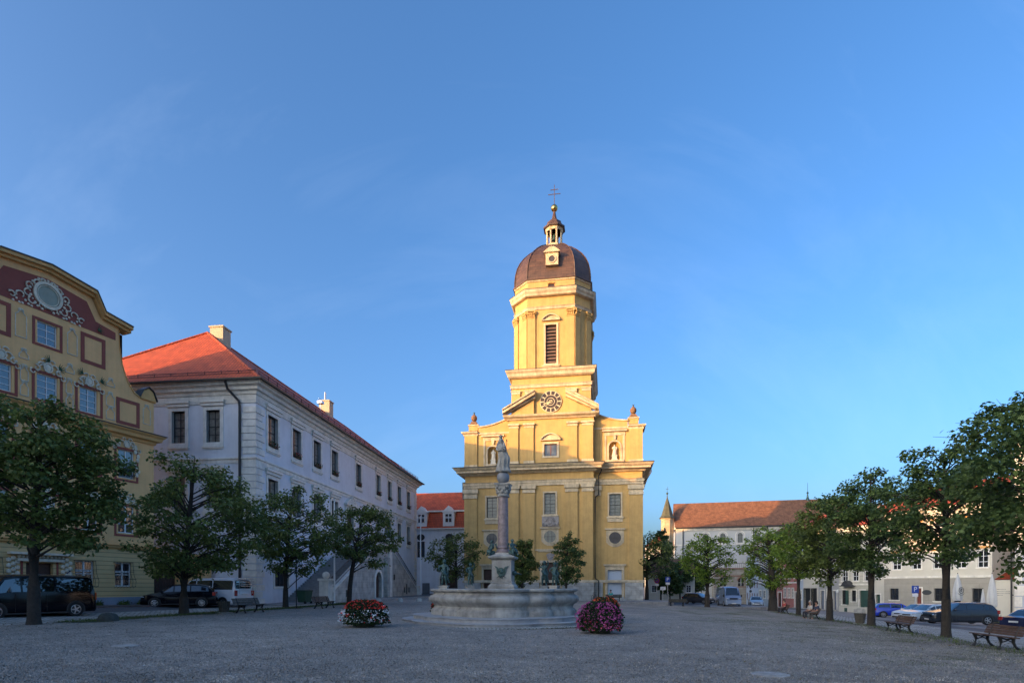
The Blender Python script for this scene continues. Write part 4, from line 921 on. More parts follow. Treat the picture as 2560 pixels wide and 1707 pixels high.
# ornaments: C-scrolls, shells and cartouches in relief
def scroll(b, cx, cz, r, a0, a1, th=.045, y=-.05, tw=.55):
    n = 12; pts = []; rs = []
    for i in range(n + 1):
        t = i / n; a = R(a0 + (a1 - a0) * t); rr = r * (1 - tw * t); pts.append((cx + rr * math.cos(a), y, cz + rr * math.sin(a))); rs.append(th * (1 - .5 * t))
    b.path(pts, rs, 5)
def cresting(b, cx, z, w, h, seed):
    rn = random.Random(seed)
    for s_ in (-1, 1):
        q = lambda a: 90 + s_ * (a - 90)
        scroll(b, cx + s_ * w * .40, z + h * .18, h * .26, q(80), q(440), .05, -.08, .8); scroll(b, cx + s_ * w * .20, z + h * .48, h * .32, q(-30), q(200), .055, -.08)
        scroll(b, cx + s_ * w * .12, z + h * .85, h * .22, q(10), q(250), .045, -.08); scroll(b, cx + s_ * w * .52, z - h * .12, h * .22, q(60), q(-190), .05, -.08)
        for k in range(5): b.ball((cx + s_ * w * rn.uniform(.1, .5), -.06, z + h * rn.uniform(0, .6)), rn.uniform(.04, .08), 6, sy=.6)
    b.ball((cx, -.05, z + h * .42), h * .24, 10, sy=.35, sz=1.25); b.ring(cx, z + h * .42, h * .25, h * .32, -.11, -.02, 16, sz=1.2)
b = MB()
# big oval cartouche in the pediment
for s in (1,):
    b.ring(C0, 17.55, .58, .72, -.13, -.02, 30); b.ring(C0, 17.55, .50, .54, -.1, -.02, 30)
    for s_ in (-1, 1):
        q = lambda a: 90 + s_ * (a - 90)
        for (dx, z, r, a0, a1) in ((.75, 18.15, .32, -40, 200), (1.3, 17.75, .34, -60, 190), (1.45, 17.1, .36, 100, -150), (1.15, 16.65, .34, 60, -200), (1.95, 16.75, .38, -30, 230), (2.55, 16.55, .28, 30, 330), (.5, 16.5, .3, 200, -60), (.35, 18.45, .2, 0, 260)):
            scroll(b, C0 + s_ * dx * .66, 17.5 + (z - 17.4) * .72, r * .62, q(a0), q(a1), .05, -.08)
        for k in range(9): b.ball((C0 + s_ * (.5 + .14 * k), -.05, 16.8 - .02 * k + .12 * math.sin(k * 2)), .07, 6, sy=.5)
        for k in range(12): a = R(18 + 13 * k) ; b.ball((C0 + s_ * .86 * math.sin(a), -.05, 17.55 + .86 * math.cos(a)), .05 + .03 * (k % 2), 6, sy=.6)
    for k in range(5): b.ball((C0 + (k - 2) * .17, -.06, 18.36 - .04 * abs(k - 2)), .08, 6, sy=.6)
Yb(b, 'cartouche', ORN)
for u, w, z, h in midw: b = MB(); cresting(b, u + w / 2, z + h + .08, w * 1.35, .72, int(u * 9)); Yb(b, 'stucco_cresting', ORN)
for x, w, z, h in f2 + f1: b = MB(); cresting(b, x + w / 2, z + h + .12, w * 1.4, .6, int(x * 7)); Yb(b, 'stucco_cresting', ORN)
def strapframe(b, x0, x1, z0, z1, t=.045):
    cx = (x0 + x1) / 2; w = x1 - x0
    pts = [(x0, z0), (x1, z0), (x1, z1 - .18), (x1 - w * .22, z1 - .1), (cx + w * .18, z1 + .06), (cx - w * .18, z1 + .06), (x0 + w * .22, z1 - .1), (x0, z1 - .18), (x0, z0)]
    for (a, p), (c, q) in zip(pts, pts[1:]): b.tube((a, -.02, p), (c, -.02, q), t * .6, t * .6, 4)
    scroll(b, cx - .05, z1 + .05, .12, 0, 300, .03, -.03); scroll(b, cx + .05, z1 + .05, .12, 180, -120, .03, -.03)
for f in (lambda x: x, mir):
    for x0, x1, z0, z1 in ((-5.12, -4.62, 14.8, 16.15), (-5.2, -4.84, 12.55, 13.25), (-5.2, -4.84, 11.75, 12.4), (-3.0, -2.52, 12.5, 13.2), (-3.0, -2.52, 11.7, 12.35), (-.72, -.25, 12.0, 13.1), (-5.22, -4.78, 13.72, 14.1), (-2.98, -2.5, 13.7, 14.05)):
        a, c = sorted((f(x0), f(x1))); b = MB(); strapframe(b, a, c, z0, z1); Yb(b, 'stucco_panel', ORN)
b = MB()
for k in range(8): b.ball((-1.15 + .12 * math.sin(k * 1.7), -.04, 8.6 + .24 * k), .12, 6, sy=.5, sz=1.3)
Yb(b, 'stucco_ornament', ORN); b = MB()
for dx in (-7.75, -5.2):
    for k in range(10): b.ball((dx + .22 * math.sin(k * 2.1), -.08, 2.2 + .1 * k), .13, 6, sy=.6)
b.box(-7.6, -5.4, -.2, -.03, 2.95, 3.1); b.box(-8.0, -5.0, -.35, -.03, 3.3, 3.42)
for k in range(12): b.ball((-7.5 + .19 * k, -.1, 3.2), .09, 6)
Yb(b, 'stucco_ornament', ORN)
b = MB(); b.disc(C0, 17.55, .575, -.05, -.02, 30); Yb(b, 'cartouche_field', mat('grey green cartouche', (.30, .32, .25), .8))
b = MB()
for (cx, z, s_) in ((-6.05, 14.0, -1), (-5.6, 13.7, 1), (-4.35, 13.9, -1), (-3.35, 13.75, 1), (-3.5, 16.75, 1), (-8.8, 16.75, -1)):
    for k in range(6): a = R(90 - s_ * (10 + 22 * k)); b.tube((cx, -.08, z), (cx + .33 * math.cos(a), -.12, z + .33 * math.sin(a)), .035, .008, 4)
Yb(b, 'palm_frond', GRN)
wf = mat('white sash paint', (.68, .68, .66), .5, var=.04)
SKYG = mat('clear old window glass', (.05, .055, .06), .04, 0, var=.2, spec=1.0, coat=1)
for x, w, z, h in topw: window(YB, 0, 0, 0, x, z, w, h, wf, SKYG, 2, 3, .04, None, depth=.13, casw=.06)
for x, w, z, h in midw: window(YB, 0, 0, 0, x, z, w, h, wf, SKYG, 2, 4, .04, None, depth=.13, casw=.06)
for x, w, z, h in f2: window(YB, 0, 0, 0, x, z, w, h, wf, SKYG, 2, 3, .045, .62, depth=.13, casw=.06, rail=True)
for x, w, z, h in f1: window(YB, 0, 0, 0, x, z, w, h, wf, SKYG, 2, 3, .045, .62, depth=.13, casw=.06)
for x, w, z, h in f0:
    wn = window(YB, 0, -.03, 0, x, z, w, h, wf, GLS, 2, 2, .06, .62, depth=.13, casw=.06)
    b = MB()                                  # bellied iron basket grille
    for k in range(7):
        xx = -.08 + (w + .16) * k / 6; b.path([(xx, -.04, h + .03), (xx, -.10, h * .75), (xx, -.14, h * .5), (xx, -.34, h * .22), (xx, -.30, .02), (xx, -.04, -.1)], .012, 4)
    for zz, yy in ((h + .03, -.04), (h * .62, -.12), (h * .3, -.31), (-.02, -.28)): b.box(-.1, w + .1, yy - .012, yy + .012, zz - .012, zz + .012)
    b.build('iron_grille', IRON, wn)
b = MB(); b.box(-7.14, -5.86, .2, .26, .9, 2.87)
for k in range(9): b.box(-7.08, -6.53, .17, .2, 1.0 + k * .2, 1.17 + k * .2); b.box(-6.47, -5.92, .17, .2, 1.0 + k * .2, 1.17 + k * .2)
Yb(b, 'door', BROWN)
b = MB(); b.disc(-5.1, 2.42, .11, -.05, -.03, 16, sx=1.25); Yb(b, 'house_number_plate', mat('blue enamel plate', (.03, .04, .16), .3))
# gateway wall between the two
GW = thing('gateway', 'low yellow wall with dark arched wooden gate between yellow house and blue town hall', 'gate', (-23.3, 37, 0), R(68.2))
b = MB(); xa, xb = .04, 1.80; 
b.box(0.035, .16, .3, .8, -.5, 4.0); b.plate([(xa, -.5), (.12, -.5), (.12, 2.3)] + [(1.0 - .88 * math.cos(R(a)), 2.3 + .75 * math.sin(R(a))) for a in range(10, 180, 17)] + [(1.88, 2.3), (1.88, -.5), (4.6, -.5), (4.6, 3.7), (xa, 3.7)], .3, .7)
b.build('wall', YHS, GW); b = MB(); b.box(xa, 4.6, .2, .8, 3.7, 3.86); b.ring(1.0, 2.3, .88, 1.06, .22, .3, 14, 0, 180, sz=.85); b.box(-.02, .14, .22, .3, 2.15, 2.3); b.box(1.86, 2.06, .22, .3, 2.15, 2.3); b.build('coping', OCH, GW)
b = MB(); b.plate([(.1, -.2), (1.9, -.2), (1.9, 2.3), (1.5, 2.95), (1.0, 3.1), (.5, 2.95), (.1, 2.3)], .55, .62)
for k in range(9): b.box(.12 + k * .2, .12 + k * .2 + .17, .52, .55, 0.2, 2.3)
b.build('gate', BROWN, GW)

# ================================================================ MANSARD HOUSE BEHIND
MH = thing('mansard_house', 'pale blue house with red mansard roof and two white dormers beside the church', 'house', (-16.5, 86.6, .4), R(-9.4))
def Mh(b, name, m, **k): return b.build(name, m, MH, **k)
b = MB(); b.wall(-2, 11.5, -1, 9.95, [(2.14, 3.34, 5.6, 8.0), (6.6, 7.8, 5.6, 8.0), (5.75, 8.3, -.5, 2.4)], 0, .3); b.add([(-2, 0, -1), (-2, 10, -1), (-2, 10, 9.95), (-2, 0, 9.95), (11.5, 0, -1), (11.5, 10, -1), (11.5, 10, 9.95), (11.5, 0, 9.95)], [(0, 3, 2, 1), (4, 5, 6, 7), (1, 2, 6, 5)])
Mh(b, 'wall', BLU)
b = MB(); b.add([(-2.3, -.35, 9.95), (11.8, -.35, 9.95), (11.8, .9, 12.65), (-2.3, .9, 12.65), (11.8, 5.5, 16.2), (-2.3, 5.5, 16.2), (11.8, 11, 12.65), (-2.3, 11, 12.65), (-2.3, 11, 9.95), (11.8, 11, 9.95)], [(0, 1, 2, 3), (3, 2, 4, 5), (5, 4, 6, 7), (0, 3, 5, 7, 8), (1, 9, 6, 4, 2), (7, 6, 9, 8)])
Mh(b, 'roof', ROOFR)
b = MB(); b.box(-2.3, 11.8, .55, .9, 12.5, 12.72); b.box(-2.3, 11.8, -.5, .1, 9.78, 9.94); Mh(b, 'roof_trim', TRM)
for x in (2.0, 6.25):
    b = MB(); b.box(x, x + 1.75, -.22, 1.2, 10.0, 12.3); b.plate([(x - .15, 12.3), (x + 1.9, 12.3), (x + .875, 13.3)], -.32, 1.6)
    b.box(x + .3, x + 1.45, -.25, -.221, 10.1, 10.6) if False else None
    d_ = Mh(b, 'dormer', WHT); window(d_, 0, -.40, 0, x + .33, 10.75, 1.1, 1.35, WHT, GLS, 2, 2, .06, .62, depth=.16, casw=.07)
for x in (2.74, 7.2):
    window(MH, 0, 0, 0, x - .6, 5.6, 1.2, 2.4, BLACKW, GLS, 2, 4, .05, depth=.2)
    b = MB(); b.disc(x, 8.62, .42, -.03, 0.01, 20, sx=1.25); b.ring(x, 8.62, .42, .5, -.05, 0, 20, sx=1.22); Mh(b, 'oval_window', BLACKW)
b = MB(); b.box(5.76, 8.29, .22, .3, .2, 2.4); b.disc(7.02, 2.38, 1.28, -.0, .02, 20, sz=1.0); Mh(b, 'door', BROWN)
b = MB(); b.ring(7.02, 2.4, 1.28, 1.5, -.05, .05, 14, 0, 180); b.box(5.52, 5.75, -.05, .05, .2, 2.4); b.box(8.3, 8.53, -.05, .05, .2, 2.4); Mh(b, 'door_frame', TRM)
b = MB(); b.box(8.3, 9.2, 3.5, 4.5, 13.5, 17.4); Mh(b, 'chimney', GUT)
b = MB(); b.box(0, 1.0, -.45, 0, 0, 1.55); o = tag(b.build('electric_cabinet', mat('grey cabinet', (.13, .145, .16), .6), None, (-13.25, 84.9, g(-13, 85)), R(-9.4), bevel=.02), 'dark grey electric cabinet against the pale blue mansard house wall', 'cabinet')
b = MB(); b.lathe([(.12, 0), (.10, .3), (.06, 9.4), (.05, 9.7)], 0, 0, 8); b.ball((0, 0, 9.75), .09, 8)
x, y, z = gp(1052, 1486); tag(b.build('flagpole', WHT, None, (-.1607 * 71, 71, g(-11.4, 71)), smooth=True), 'thin white flagpole at the far foot of the stone stair', 'flagpole')
x, y, z = gp(836, 1507); b = MB(); b.lathe([(.10, 0), (.08, .3), (.055, 8.0), (.04, 8.3)], 0, 0, 8); b.ball((0, 0, 8.35), .07, 8)
tag(b.build('flagpole', WHT, None, (x, y, z), smooth=True), 'white flagpole rising behind the bench before the stone stair', 'flagpole')
b = MB(); b.tube((0, 0, 0), (0, 0, 3.1), .035); b.ball((0, 0, 3.12), .05, 6); x, y, z = gp(741, 1521); tag(b.build('sign_post', IRON, None, (x, y, z)), 'thin black post beside the trunk in front of the stair', 'post')

# ================================================================ RIGHT HAND HOUSES
def Upx(p0, p1, px):
    k = (px - 1280) / 1422; dx, dy = p1[0] - p0[0], p1[1] - p0[1]; Ln = math.hypot(dx, dy); dx /= Ln; dy /= Ln
    return (k * p0[1] - p0[0]) / (dx - k * dy)
def house(name, label, p0, p1, eave, ridge, depth, wm, rm, rows, doors=(), trim=TRM, base=None, cat='house', socle=None, cornice=True, hip=0, mid=None):
    ang = math.atan2(p1[1] - p0[1], p1[0] - p0[0]); Ln = math.hypot(p1[0] - p0[0], p1[1] - p0[1])
    H = thing(name, label, cat, (p0[0], p0[1], 0), ang)
    hl = [(u, u + w, z, z + h) for z, h, w, us, st in rows for u in us] + [(u, u + w, z, z + h) for u, w, z, h, m in doors]
    zb = min(g(*p0), g(*p1)) - .6
    b = MB(); b.wall(0, Ln, zb, eave, hl, 0, .24)
    b.add([(0, 0, zb), (0, depth, zb), (0, depth, eave), (0, 0, eave), (Ln, 0, zb), (Ln, depth, zb), (Ln, depth, eave), (Ln, 0, eave)], [(0, 3, 2, 1), (4, 5, 6, 7), (1, 2, 6, 5)])
    if not hip: b.add([(0, 0, eave), (0, depth, eave), (0, depth / 2, ridge - .25), (Ln, 0, eave), (Ln, depth, eave), (Ln, depth / 2, ridge - .25)], [(0, 2, 1), (3, 4, 5)])
    b.build('wall', wm, H)
    b = MB(); e = eave - .05; o_ = .4
    r0, r1 = (hip, Ln - hip) if hip else (-.15, Ln + .15)
    b.add([(-.15 - (.2 if hip else 0), -o_, e), (Ln + .15 + (.2 if hip else 0), -o_, e), (Ln + .15, depth + o_, e), (-.15, depth + o_, e), (r0, depth / 2, ridge), (r1, depth / 2, ridge)], [(0, 1, 5, 4), (1, 2, 5), (2, 3, 4, 5), (3, 0, 4)] if hip else [(0, 1, 5, 4), (2, 3, 4, 5)])
    b.build('roof', rm, H)
    if cornice:
        b = MB(); b.box(.0, Ln, -.3, 0, eave - .35, eave - .1); b.box(.0, Ln, -.12, 0, eave - .6, eave - .352)
        if mid: b.box(0, Ln, -.1, 0, mid, mid + .22)
        b.build('cornice', trim, H)
    for z, h, w, us, st in rows:
        for u in us: window(H, 0, 0, 0, u, z, w, h, **st)
    for u, w, z, h, m in doors:
        b = MB(); b.box(u + .01, u + w - .01, .16, .22, z, z + h); b.box(u + .1, u + w / 2 - .05, .13, .16, z + .15, z + h * .9); b.box(u + w / 2 + .05, u + w - .1, .13, .16, z + .15, z + h * .9); d_ = b.build('door', m, H)
        b = MB(); b.box(u - .15, u, -.05, .15, z, z + h + .15); b.box(u + w, u + w + .15, -.05, .15, z, z + h + .15); b.box(u, u + w, -.05, .15, z + h, z + h + .15); b.build('door_frame', trim, d_)
        b = MB(); b.box(u - .2, u + w + .2, -.7, 0, zb, z - .12); b.box(u - .05, u + w + .05, -.4, 0, z - .12, z - .0); b.build('doorstep', PLS, d_)
    if socle: b = MB(); b.box(0, Ln, -.06, 0, zb, g(*p0) + .7); b.build('socle', socle, H)
    return H
PINK = mat('salmon pink plaster', (.42, .165, .14), .85, var=.08, scale=.8, bump=.1)
LBLU = mat('icy light blue plaster', (.40, .47, .56), .85, var=.06, scale=.8, bump=.1)
GBLU = mat('grey blue plaster', (.38, .43, .46), .85, var=.06, scale=.8, bump=.1)
CREA = bricked('cream banded plaster', (.50, .48, .40), (.48, .46, .385), (.30, .29, .25), 20, .42, .018, bump=.5, var=.08)
WPL = mat('warm white plaster', (.58, .55, .47), .85, var=.06, scale=.7, bump=.1)
GBEI = bricked('grey beige panelled plaster', (.33, .31, .265), (.31, .29, .25), (.22, .21, .18), 3.4, .95, .014, bump=.4, var=.08)
NWHT = mat('white church plaster', (.52, .53, .52), .85, var=.06, scale=.3, bump=.1)
SHUT = mat('dark green shutter paint', (.03, .075, .06), .6, var=.12)
BGRY = mat('blue grey door paint', (.16, .19, .25), .6, var=.1)
st0 = dict(fm=WHT, pm=GLS, nx=2, nz=3, bar=.05, depth=.12, sur=(TRM, .12, .03), sill=(TRM, .15, .1, .08))
st1 = dict(fm=MAROON, pm=GLS, nx=2, nz=2, bar=.06, depth=.14)
st2 = dict(fm=BLACKW, pm=GLS, nx=2, nz=2, bar=.06, depth=.14, sur=(TRM, .12, .03), sill=(TRM, .15, .1, .08))
def even(Ln, n, w): return [Ln * (i + .5) / n - w / 2 for i in range(n)]
A = [(45.3, 110), (45.0, 104), (45.0, 97), (44.8, 89), (44.8, 87.5), (45.0, 83.5), (44.3, 77), (45.4, 71.5), (45.5, 69.5), (49.8, 59)]
house('row_house', 'narrow icy blue house with rows of small windows, next to the long roofed church', A[0], A[1], 8.2, 11.0, 9, LBLU, ROOFB, [(z, 1.25, .6, even(6, 5, .6), st1) for z in (-.9, 1.3, 3.9, 6.0)], cornice=True)
house('row_house', 'grey blue row house between the icy blue house and the pink house', A[1], A[2], 9.4, 12.4, 9, GBLU, ROOFB, [(z, 1.4, .8, even(7, 4, .8), st0) for z in (-.5, 2.4, 5.2)], [(3.1, 1.0, -1.7, 2.2, BGRY)] if False else [])
Lp = math.hypot(A[3][0] - A[2][0], A[3][1] - A[2][1])
house('pink_house', 'salmon pink house with pale window frames and arched passage', A[2], A[3], 9.6, 13.0, 10, PINK, ROOFR, [(-.2, 1.5, .8, [3.0, 4.4, 5.7], st0), (2.9, 1.6, .8, even(Lp, 4, .8), st0), (5.9, 1.5, .8, even(Lp, 4, .8), st0)], [(.9, 1.2, -1.9, 2.5, BROWN), (6.8, .9, -1.7, 2.4, BGRY)], mid=2.1)
house('row_house', 'very narrow light blue house squeezed beside the pink house', A[3], A[4], 8.8, 10.0, 9, LBLU, ROOFB, [(z, 1.4, .6, [.45], st0) for z in (-.4, 2.6, 5.4)])
Ls_ = 4.0
HS = house('shop_house', 'house with dark open shop front and black canopy fascia', A[4], A[5], 9.6, 12.6, 10, WPL, ROOFB, [(2.9, 1.6, .9, [.3, 1.6, 2.9], st2), (6.0, 1.5, .9, [.3, 1.6, 2.9], st2)], [(.3, 1.5, -1.7, 2.9, BLACKW), (2.3, 1.1, -1.7, 2.9, BLACKW)], trim=mat('black shop trim', (.03, .03, .03), .6))
house('row_house', 'grey stone faced house with blue grey doors between the shop and the green shuttered house', A[5], A[6], 9.8, 12.8, 10, mat('pale grey plaster', (.36, .36, .35), .85, var=.08), ROOFB, [(2.8, 1.7, .9, even(6.5, 3, .9), st0), (5.9, 1.5, .9, even(6.5, 3, .9), st0), (-.3, 1.5, .9, [2.7], st0)], [(.7, 1.3, -1.7, 2.7, BGRY), (4.8, 1.0, -1.6, 2.6, BGRY)])
uw = lambda px: Upx(A[6], A[7], px)
HG = house('green_shutter_house', 'cream banded house with dark green shutters, green doors and wavy canopy', A[6], A[7], 9.5, 12.6, 11, CREA, ROOFR, [(-.35, 1.45, .75, [uw(2129)], st2), (-.8, 1.9, .7, [uw(2105)], st2), (2.3, 1.9, 1.0, [.5, 2.3, 4.2], dict(st0, lint=(TRM, .3, .2, .3, .16))), (5.8, 1.6, 1.0, [.5, 2.3, 4.2], st0)], [(uw(2149), .85, -1.2, 2.3, SHUT)], socle=WPL, mid=1.75)
b = MB(); b.box(uw(2115), uw(2122), -.08, -.02, -.8, 1.1); b.box(uw(2160), uw(2171), -.1, -.02, -1.0, 1.1); b.box(uw(2112), uw(2119), -.09, -.065, -1.75, -1.25); b.build('shutter', SHUT, HG)
b = MB(); xa, xb = uw(2110), uw(2139); b.plate([(xa, 1.6)] + [(xa + (xb - xa) * k / 10, 1.62 + .75 * math.sin(math.pi * k / 10) ** 2) for k in range(11)] + [(xb, 1.6)], -.75, 0); b.build('canopy', GUT, HG)
b = MB(); b.disc(uw(2106.5), .95, .22, -.9, -.84, 16); b.box(uw(2106.5) - .03, uw(2106.5) + .03, -.85, 0, 1.14, 1.2); b.build('hanging_sign', WHT, HG)
house('row_house', 'slim white house with small green door beside the grey beige inn', A[7], A[8], 9.0, 11.0, 9, WPL, ROOFR, [(2.6, 1.5, .8, [.6], st0), (5.6, 1.5, .8, [.6], st0)], [(.5, .8, -1.5, 2.1, SHUT)])
ui = lambda px: Upx(A[8], A[9], px)
IN = house('inn', 'grey beige inn with brown door, dark windows and sunlit cream upper floors', A[8], A[9], 10.6, 13.8, 12, WPL, ROOFR,
           [(.0, 1.35, ui(2247) - ui(2225), [ui(2225)], st2), (-.05, 1.45, ui(2360) - ui(2336), [ui(2336)], st2), (-.3, 1.7, ui(2399) - ui(2381), [ui(2384)], st2), (-.9, 2.3, ui(2456) - ui(2430), [ui(2431)], st2),
            (3.6, 1.8, 1.0, [1.0, 3.3, 5.6, 7.9, 10.0], dict(st0, lint=(OCH, .25, .2, .25, .12))), (7.0, 1.8, 1.0, [1.0, 3.3, 5.6, 7.9, 10.0], dict(st0, lint=(OCH, .25, .2, .25, .12)))],
           [(ui(2291), ui(2304) - ui(2291), -1.3, 2.7, mat('red brown inn door', (.16, .045, .03), .5, var=.2))], mid=2.55)
Li = math.hypot(A[9][0] - A[8][0], A[9][1] - A[8][1])
b = MB(); hl = [(ui(2247) - (ui(2247) - ui(2225)), ui(2247), .0, 1.35), (ui(2336), ui(2360), -.05, 1.4), (ui(2384), ui(2384) + ui(2399) - ui(2381), -.3, 1.4), (ui(2431), ui(2431) + ui(2456) - ui(2430), -.9, 1.4), (ui(2291) - .16, ui(2304) + .16, -1.9, 1.56)]
b.wall(0, Li, -3, 2.5, hl, -.05, .05); b.build('ground_floor_wall', GBEI, IN)
b = MB(); b.disc(ui(2318), .92, .38, -.10, -.055, 20, sx=1.35, sz=.75); b.build('oval_sign', mat('slate sign', (.05, .055, .06), .5), IN)
# white garden wall with painted lettering, pale building at the right edge
B0, B1 = (49.8, 58.6), (50.4, 56.6)
GWL = thing('garden_wall', 'white wall with small grey lettering between the inn and the pale building', 'wall', (B0[0], B0[1], 0), math.atan2(B1[1] - B0[1], B1[0] - B0[0]))
b = MB(); b.box(0, 2.1, 0, .4, -3, 2.1); b.box(-.02, 2.12, -.06, .46, 2.1, 2.25); b.build('wall', WPL, GWL)
b = MB()
for z, w in ((1.28, .75), (1.05, 1.2), (.86, 1.1), (.68, .6)):
    x = .15
    while x < .15 + w: b.box(x, x + .05 + .04 * math.sin(x * 50) ** 2, -.012, -.0005, z, z + .055); x += .12
b.box(1.55, 1.66, -.012, -.0005, .68, .8); b.build('lettering', mat('grey lettering', (.08, .09, .1), .7), GWL)
b = MB(); b.add([(-.2, .1, 2.3), (3, .1, 2.3), (3, 3, 3.6), (-.2, 3, 3.6)], [(0, 1, 2, 3), (0, 3, 1)]); b.build('roof', ROOFR, GWL)
PB = house('pale_building', 'tall pale blue white building with stone corner blocks at the right edge', (49.9, 56.4), (52.5, 42), 16.2, 20.5, 14, mat('cool white plaster', (.46, .48, .53), .85, var=.05), ROOFR, [(z, 1.6, 1.1, [3.3, 5.6, 8.0, 10.4], st0) for z in (2.6, 6.4, 10.4)] + [(-.6, 1.4, 1.1, [5.6, 8.0], st0)], [])
b = MB()
for k in range(17): b.box(-.04, (.95 if k % 2 else .65), -.06, .3, -2.6 + k * 1.1, -1.62 + k * 1.1)
b.build('quoin', TRM, PB)
b = MB(); b.tube((-.25, -.15, -2), (-.25, -.15, 16), .08, .08, 8); b.build('downpipe', DKM, PB)
b = MB(); b.box(1.3, 2.0, -.06, -.005, .1, .9); b.box(2.1, 2.7, -.05, -.005, -.35, -.05); b.build('wall_plaque', mat('olive notice plate', (.12, .12, .07), .5), PB)

# ================================================================ LONG ROOFED CHURCH AND ITS STAIR TURRET (far right)
NV = thing('long_church', 'long white church with brown tiled roof and arched windows behind the trees', 'church', (34, 118, 0), R(-13.8))
b = MB(); b.add([(0, 0, -3), (33, 0, -3), (33, 0, 13.9), (0, 0, 13.9), (0, 12, -3), (0, 12, 13.9), (33, 12, -3), (33, 12, 13.9), (0, 6, 19.2), (33, 6, 19.2)], [(0, 1, 2, 3), (4, 0, 3, 5), (1, 6, 7, 2), (3, 8, 5), (2, 7, 9), (6, 4, 5, 7)]); b.build('wall', NWHT, NV)
b = MB(); b.add([(-.3, -.5, 13.75), (33.3, -.5, 13.75), (33.3, 6, 19.55), (-.3, 6, 19.55), (33.3, 12.5, 13.75), (-.3, 12.5, 13.75)], [(0, 1, 2, 3), (3, 2, 4, 5)]); b.build('roof', ROOFB, NV)
b = MB(); b.box(-.1, 33, -.38, 0, 13.35, 13.6); b.box(-.05, 33, -.15, 0, 13.0, 13.35)
for k in range(66): b.box(.1 + k * .5, .35 + k * .5, -.28, -.15, 13.1, 13.35)
b.box(0, 33, -.12, 0, 10.05, 10.25); b.box(-.35, -.0, -.2, 6, 13.4, 13.9)
b.build('cornice', TRM, NV)
b = MB(); b.tube((1.4, -.12, 13.4), (1.4, -.12, -2), .09, .09, 8); b.tube((15, -.12, 13.4), (15, -.12, 5), .09, .09, 8); b.box(-.1, 33, -.6, -.38, 13.5, 13.68); b.build('gutter', DKM, NV)
for k in range(8):
    x = 5.85 + k * 3.32; b = MB(); b.box(x - .5, x + .5, -.02, .02, 10.45, 11.95); b.disc(x, 11.95, .5, -.019, .02, 18); b.box(x - .04, x + .04, -.05, -.02, 10.45, 12.3); w_ = b.build('window', mat('pale church window', (.16, .17, .16), .25), NV) 
    b = MB(); b.ring(x, 11.95, .5, .6, -.08, 0, 14, 0, 180); b.ring(x, 11.95, .78, .95, -.1, 0, 14, 0, 180)
    for s_ in (-1, 1): b.box(x + s_ * .55 - .05, x + s_ * .55 + .05, -.08, 0, 10.45, 11.95); b.box(x + s_ * .865 - .085, x + s_ * .865 + .085, -.1, 0, 10.45, 11.95)
    b.box(x - 1.0, x + 1.0, -.15, 0, 10.26, 10.45); b.build('surround', TRM, w_)
    b = MB(); b.box(x - .035, x + .035, -.035, -.02, 10.45, 12.4); b.box(x - .5, x + .5, -.035, -.02, 11.9, 11.97)
    for s_ in (-.25, .25): b.box(x + s_ - .015, x + s_ + .015, -.03, -.02, 10.45, 11.9)
    b.build('glazing_bar', BLACKW, w_)
b = MB(); b.lathe([(.45, 18.8), (.35, 19.6), (.22, 19.9), (.1, 20.6), (.04, 21.4), (.03, 23)], 26.4, 6, 8); b.ball((26.4, 6, 20.9), .22, 10); b.build('ridge_turret', BRZ, NV)
AN = thing('church_annex', 'beige banded annex with arched windows and roof terrace before the long church', 'annex', (40.2, 113.6, 0), R(-13.8))
b = MB(); b.box(0, 7.2, -1.5, 2.7, -3, 5.0); b.build('wall', bricked('beige banded stone', (.40, .36, .29), (.36, .32, .26), (.24, .21, .17), 1.2, .5, .02, bump=.4, var=.15), AN)
b = MB(); b.box(-.1, 7.3, -1.65, 2.7, 5.0, 5.2); b.box(0, 7.2, -1.58, -1.5, 3.55, 3.75); b.box(0, 7.2, -1.56, -1.5, 1.45, 1.58)
for x in (1.1, 4.4): b.ring(x + .55, 2.75, .55, .72, -1.57, -1.5, 12, 0, 180)
b.build('cornice', mat('brick red band', (.30, .15, .10), .8, var=.2), AN)
for x in (1.1, 4.4): b = MB(); b.box(x, x + 1.1, -1.52, -1.49, 1.65, 2.75); b.disc(x + .55, 2.75, .55, -1.519, -1.49, 16); w_ = b.build('window', GLS, AN); b = MB(); b.box(x + .51, x + .59, -1.55, -1.521, 1.65, 3.2); b.box(x, x + 1.1, -1.55, -1.521, 2.3, 2.36); b.build('glazing_bar', WHT, w_)
b = MB()
for k in range(18): b.tube((.3 + k * .4, -1.4, 5.2), (.3 + k * .4, -1.4, 6.1), .02, .02, 4)
b.tube((.2, -1.4, 6.1), (7.2, -1.4, 6.1), .03, .03, 4); b.build('railing', IRON, AN)
b = MB(); b.box(1.2, 3.6, -1.56, -1.5, -1.5, .9); b.build('garage_door', WHT, AN)
TT = thing('stair_turret', 'slim sunlit stone turret with pointed green spire beside the long church', 'turret', (32.6, 119.5, 0), R(-13.8))
b = MB(); b.lathe([(1.35, -3), (1.35, 15.5), (1.45, 15.6), (1.5, 15.9)], 0, 0, 8, R(22.5)); b.build('wall', bricked('honey coloured stone blocks', (.56, .43, .26), (.48, .37, .23), (.32, .25, .16), .7, .45, .015, bump=.4, var=.15), TT)
b = MB(); b.lathe([(1.75, 15.85), (1.3, 16.4), (.95, 17.5), (.38, 19.4), (.14, 20.1), (.06, 20.9)], 0, 0, 8, R(22.5)); b.build('spire', mat('mossy copper spire', (.085, .085, .05), .6, var=.35, scale=1.5), TT)
b = MB(); b.ball((0, 0, 21.1), .24, 10); b.tube((0, 0, 21.2), (0, 0, 22.5), .04); b.box(-.3, .3, -.03, .03, 22.0, 22.08); b.build('spire_cross', BRZ, TT)
b = MB()
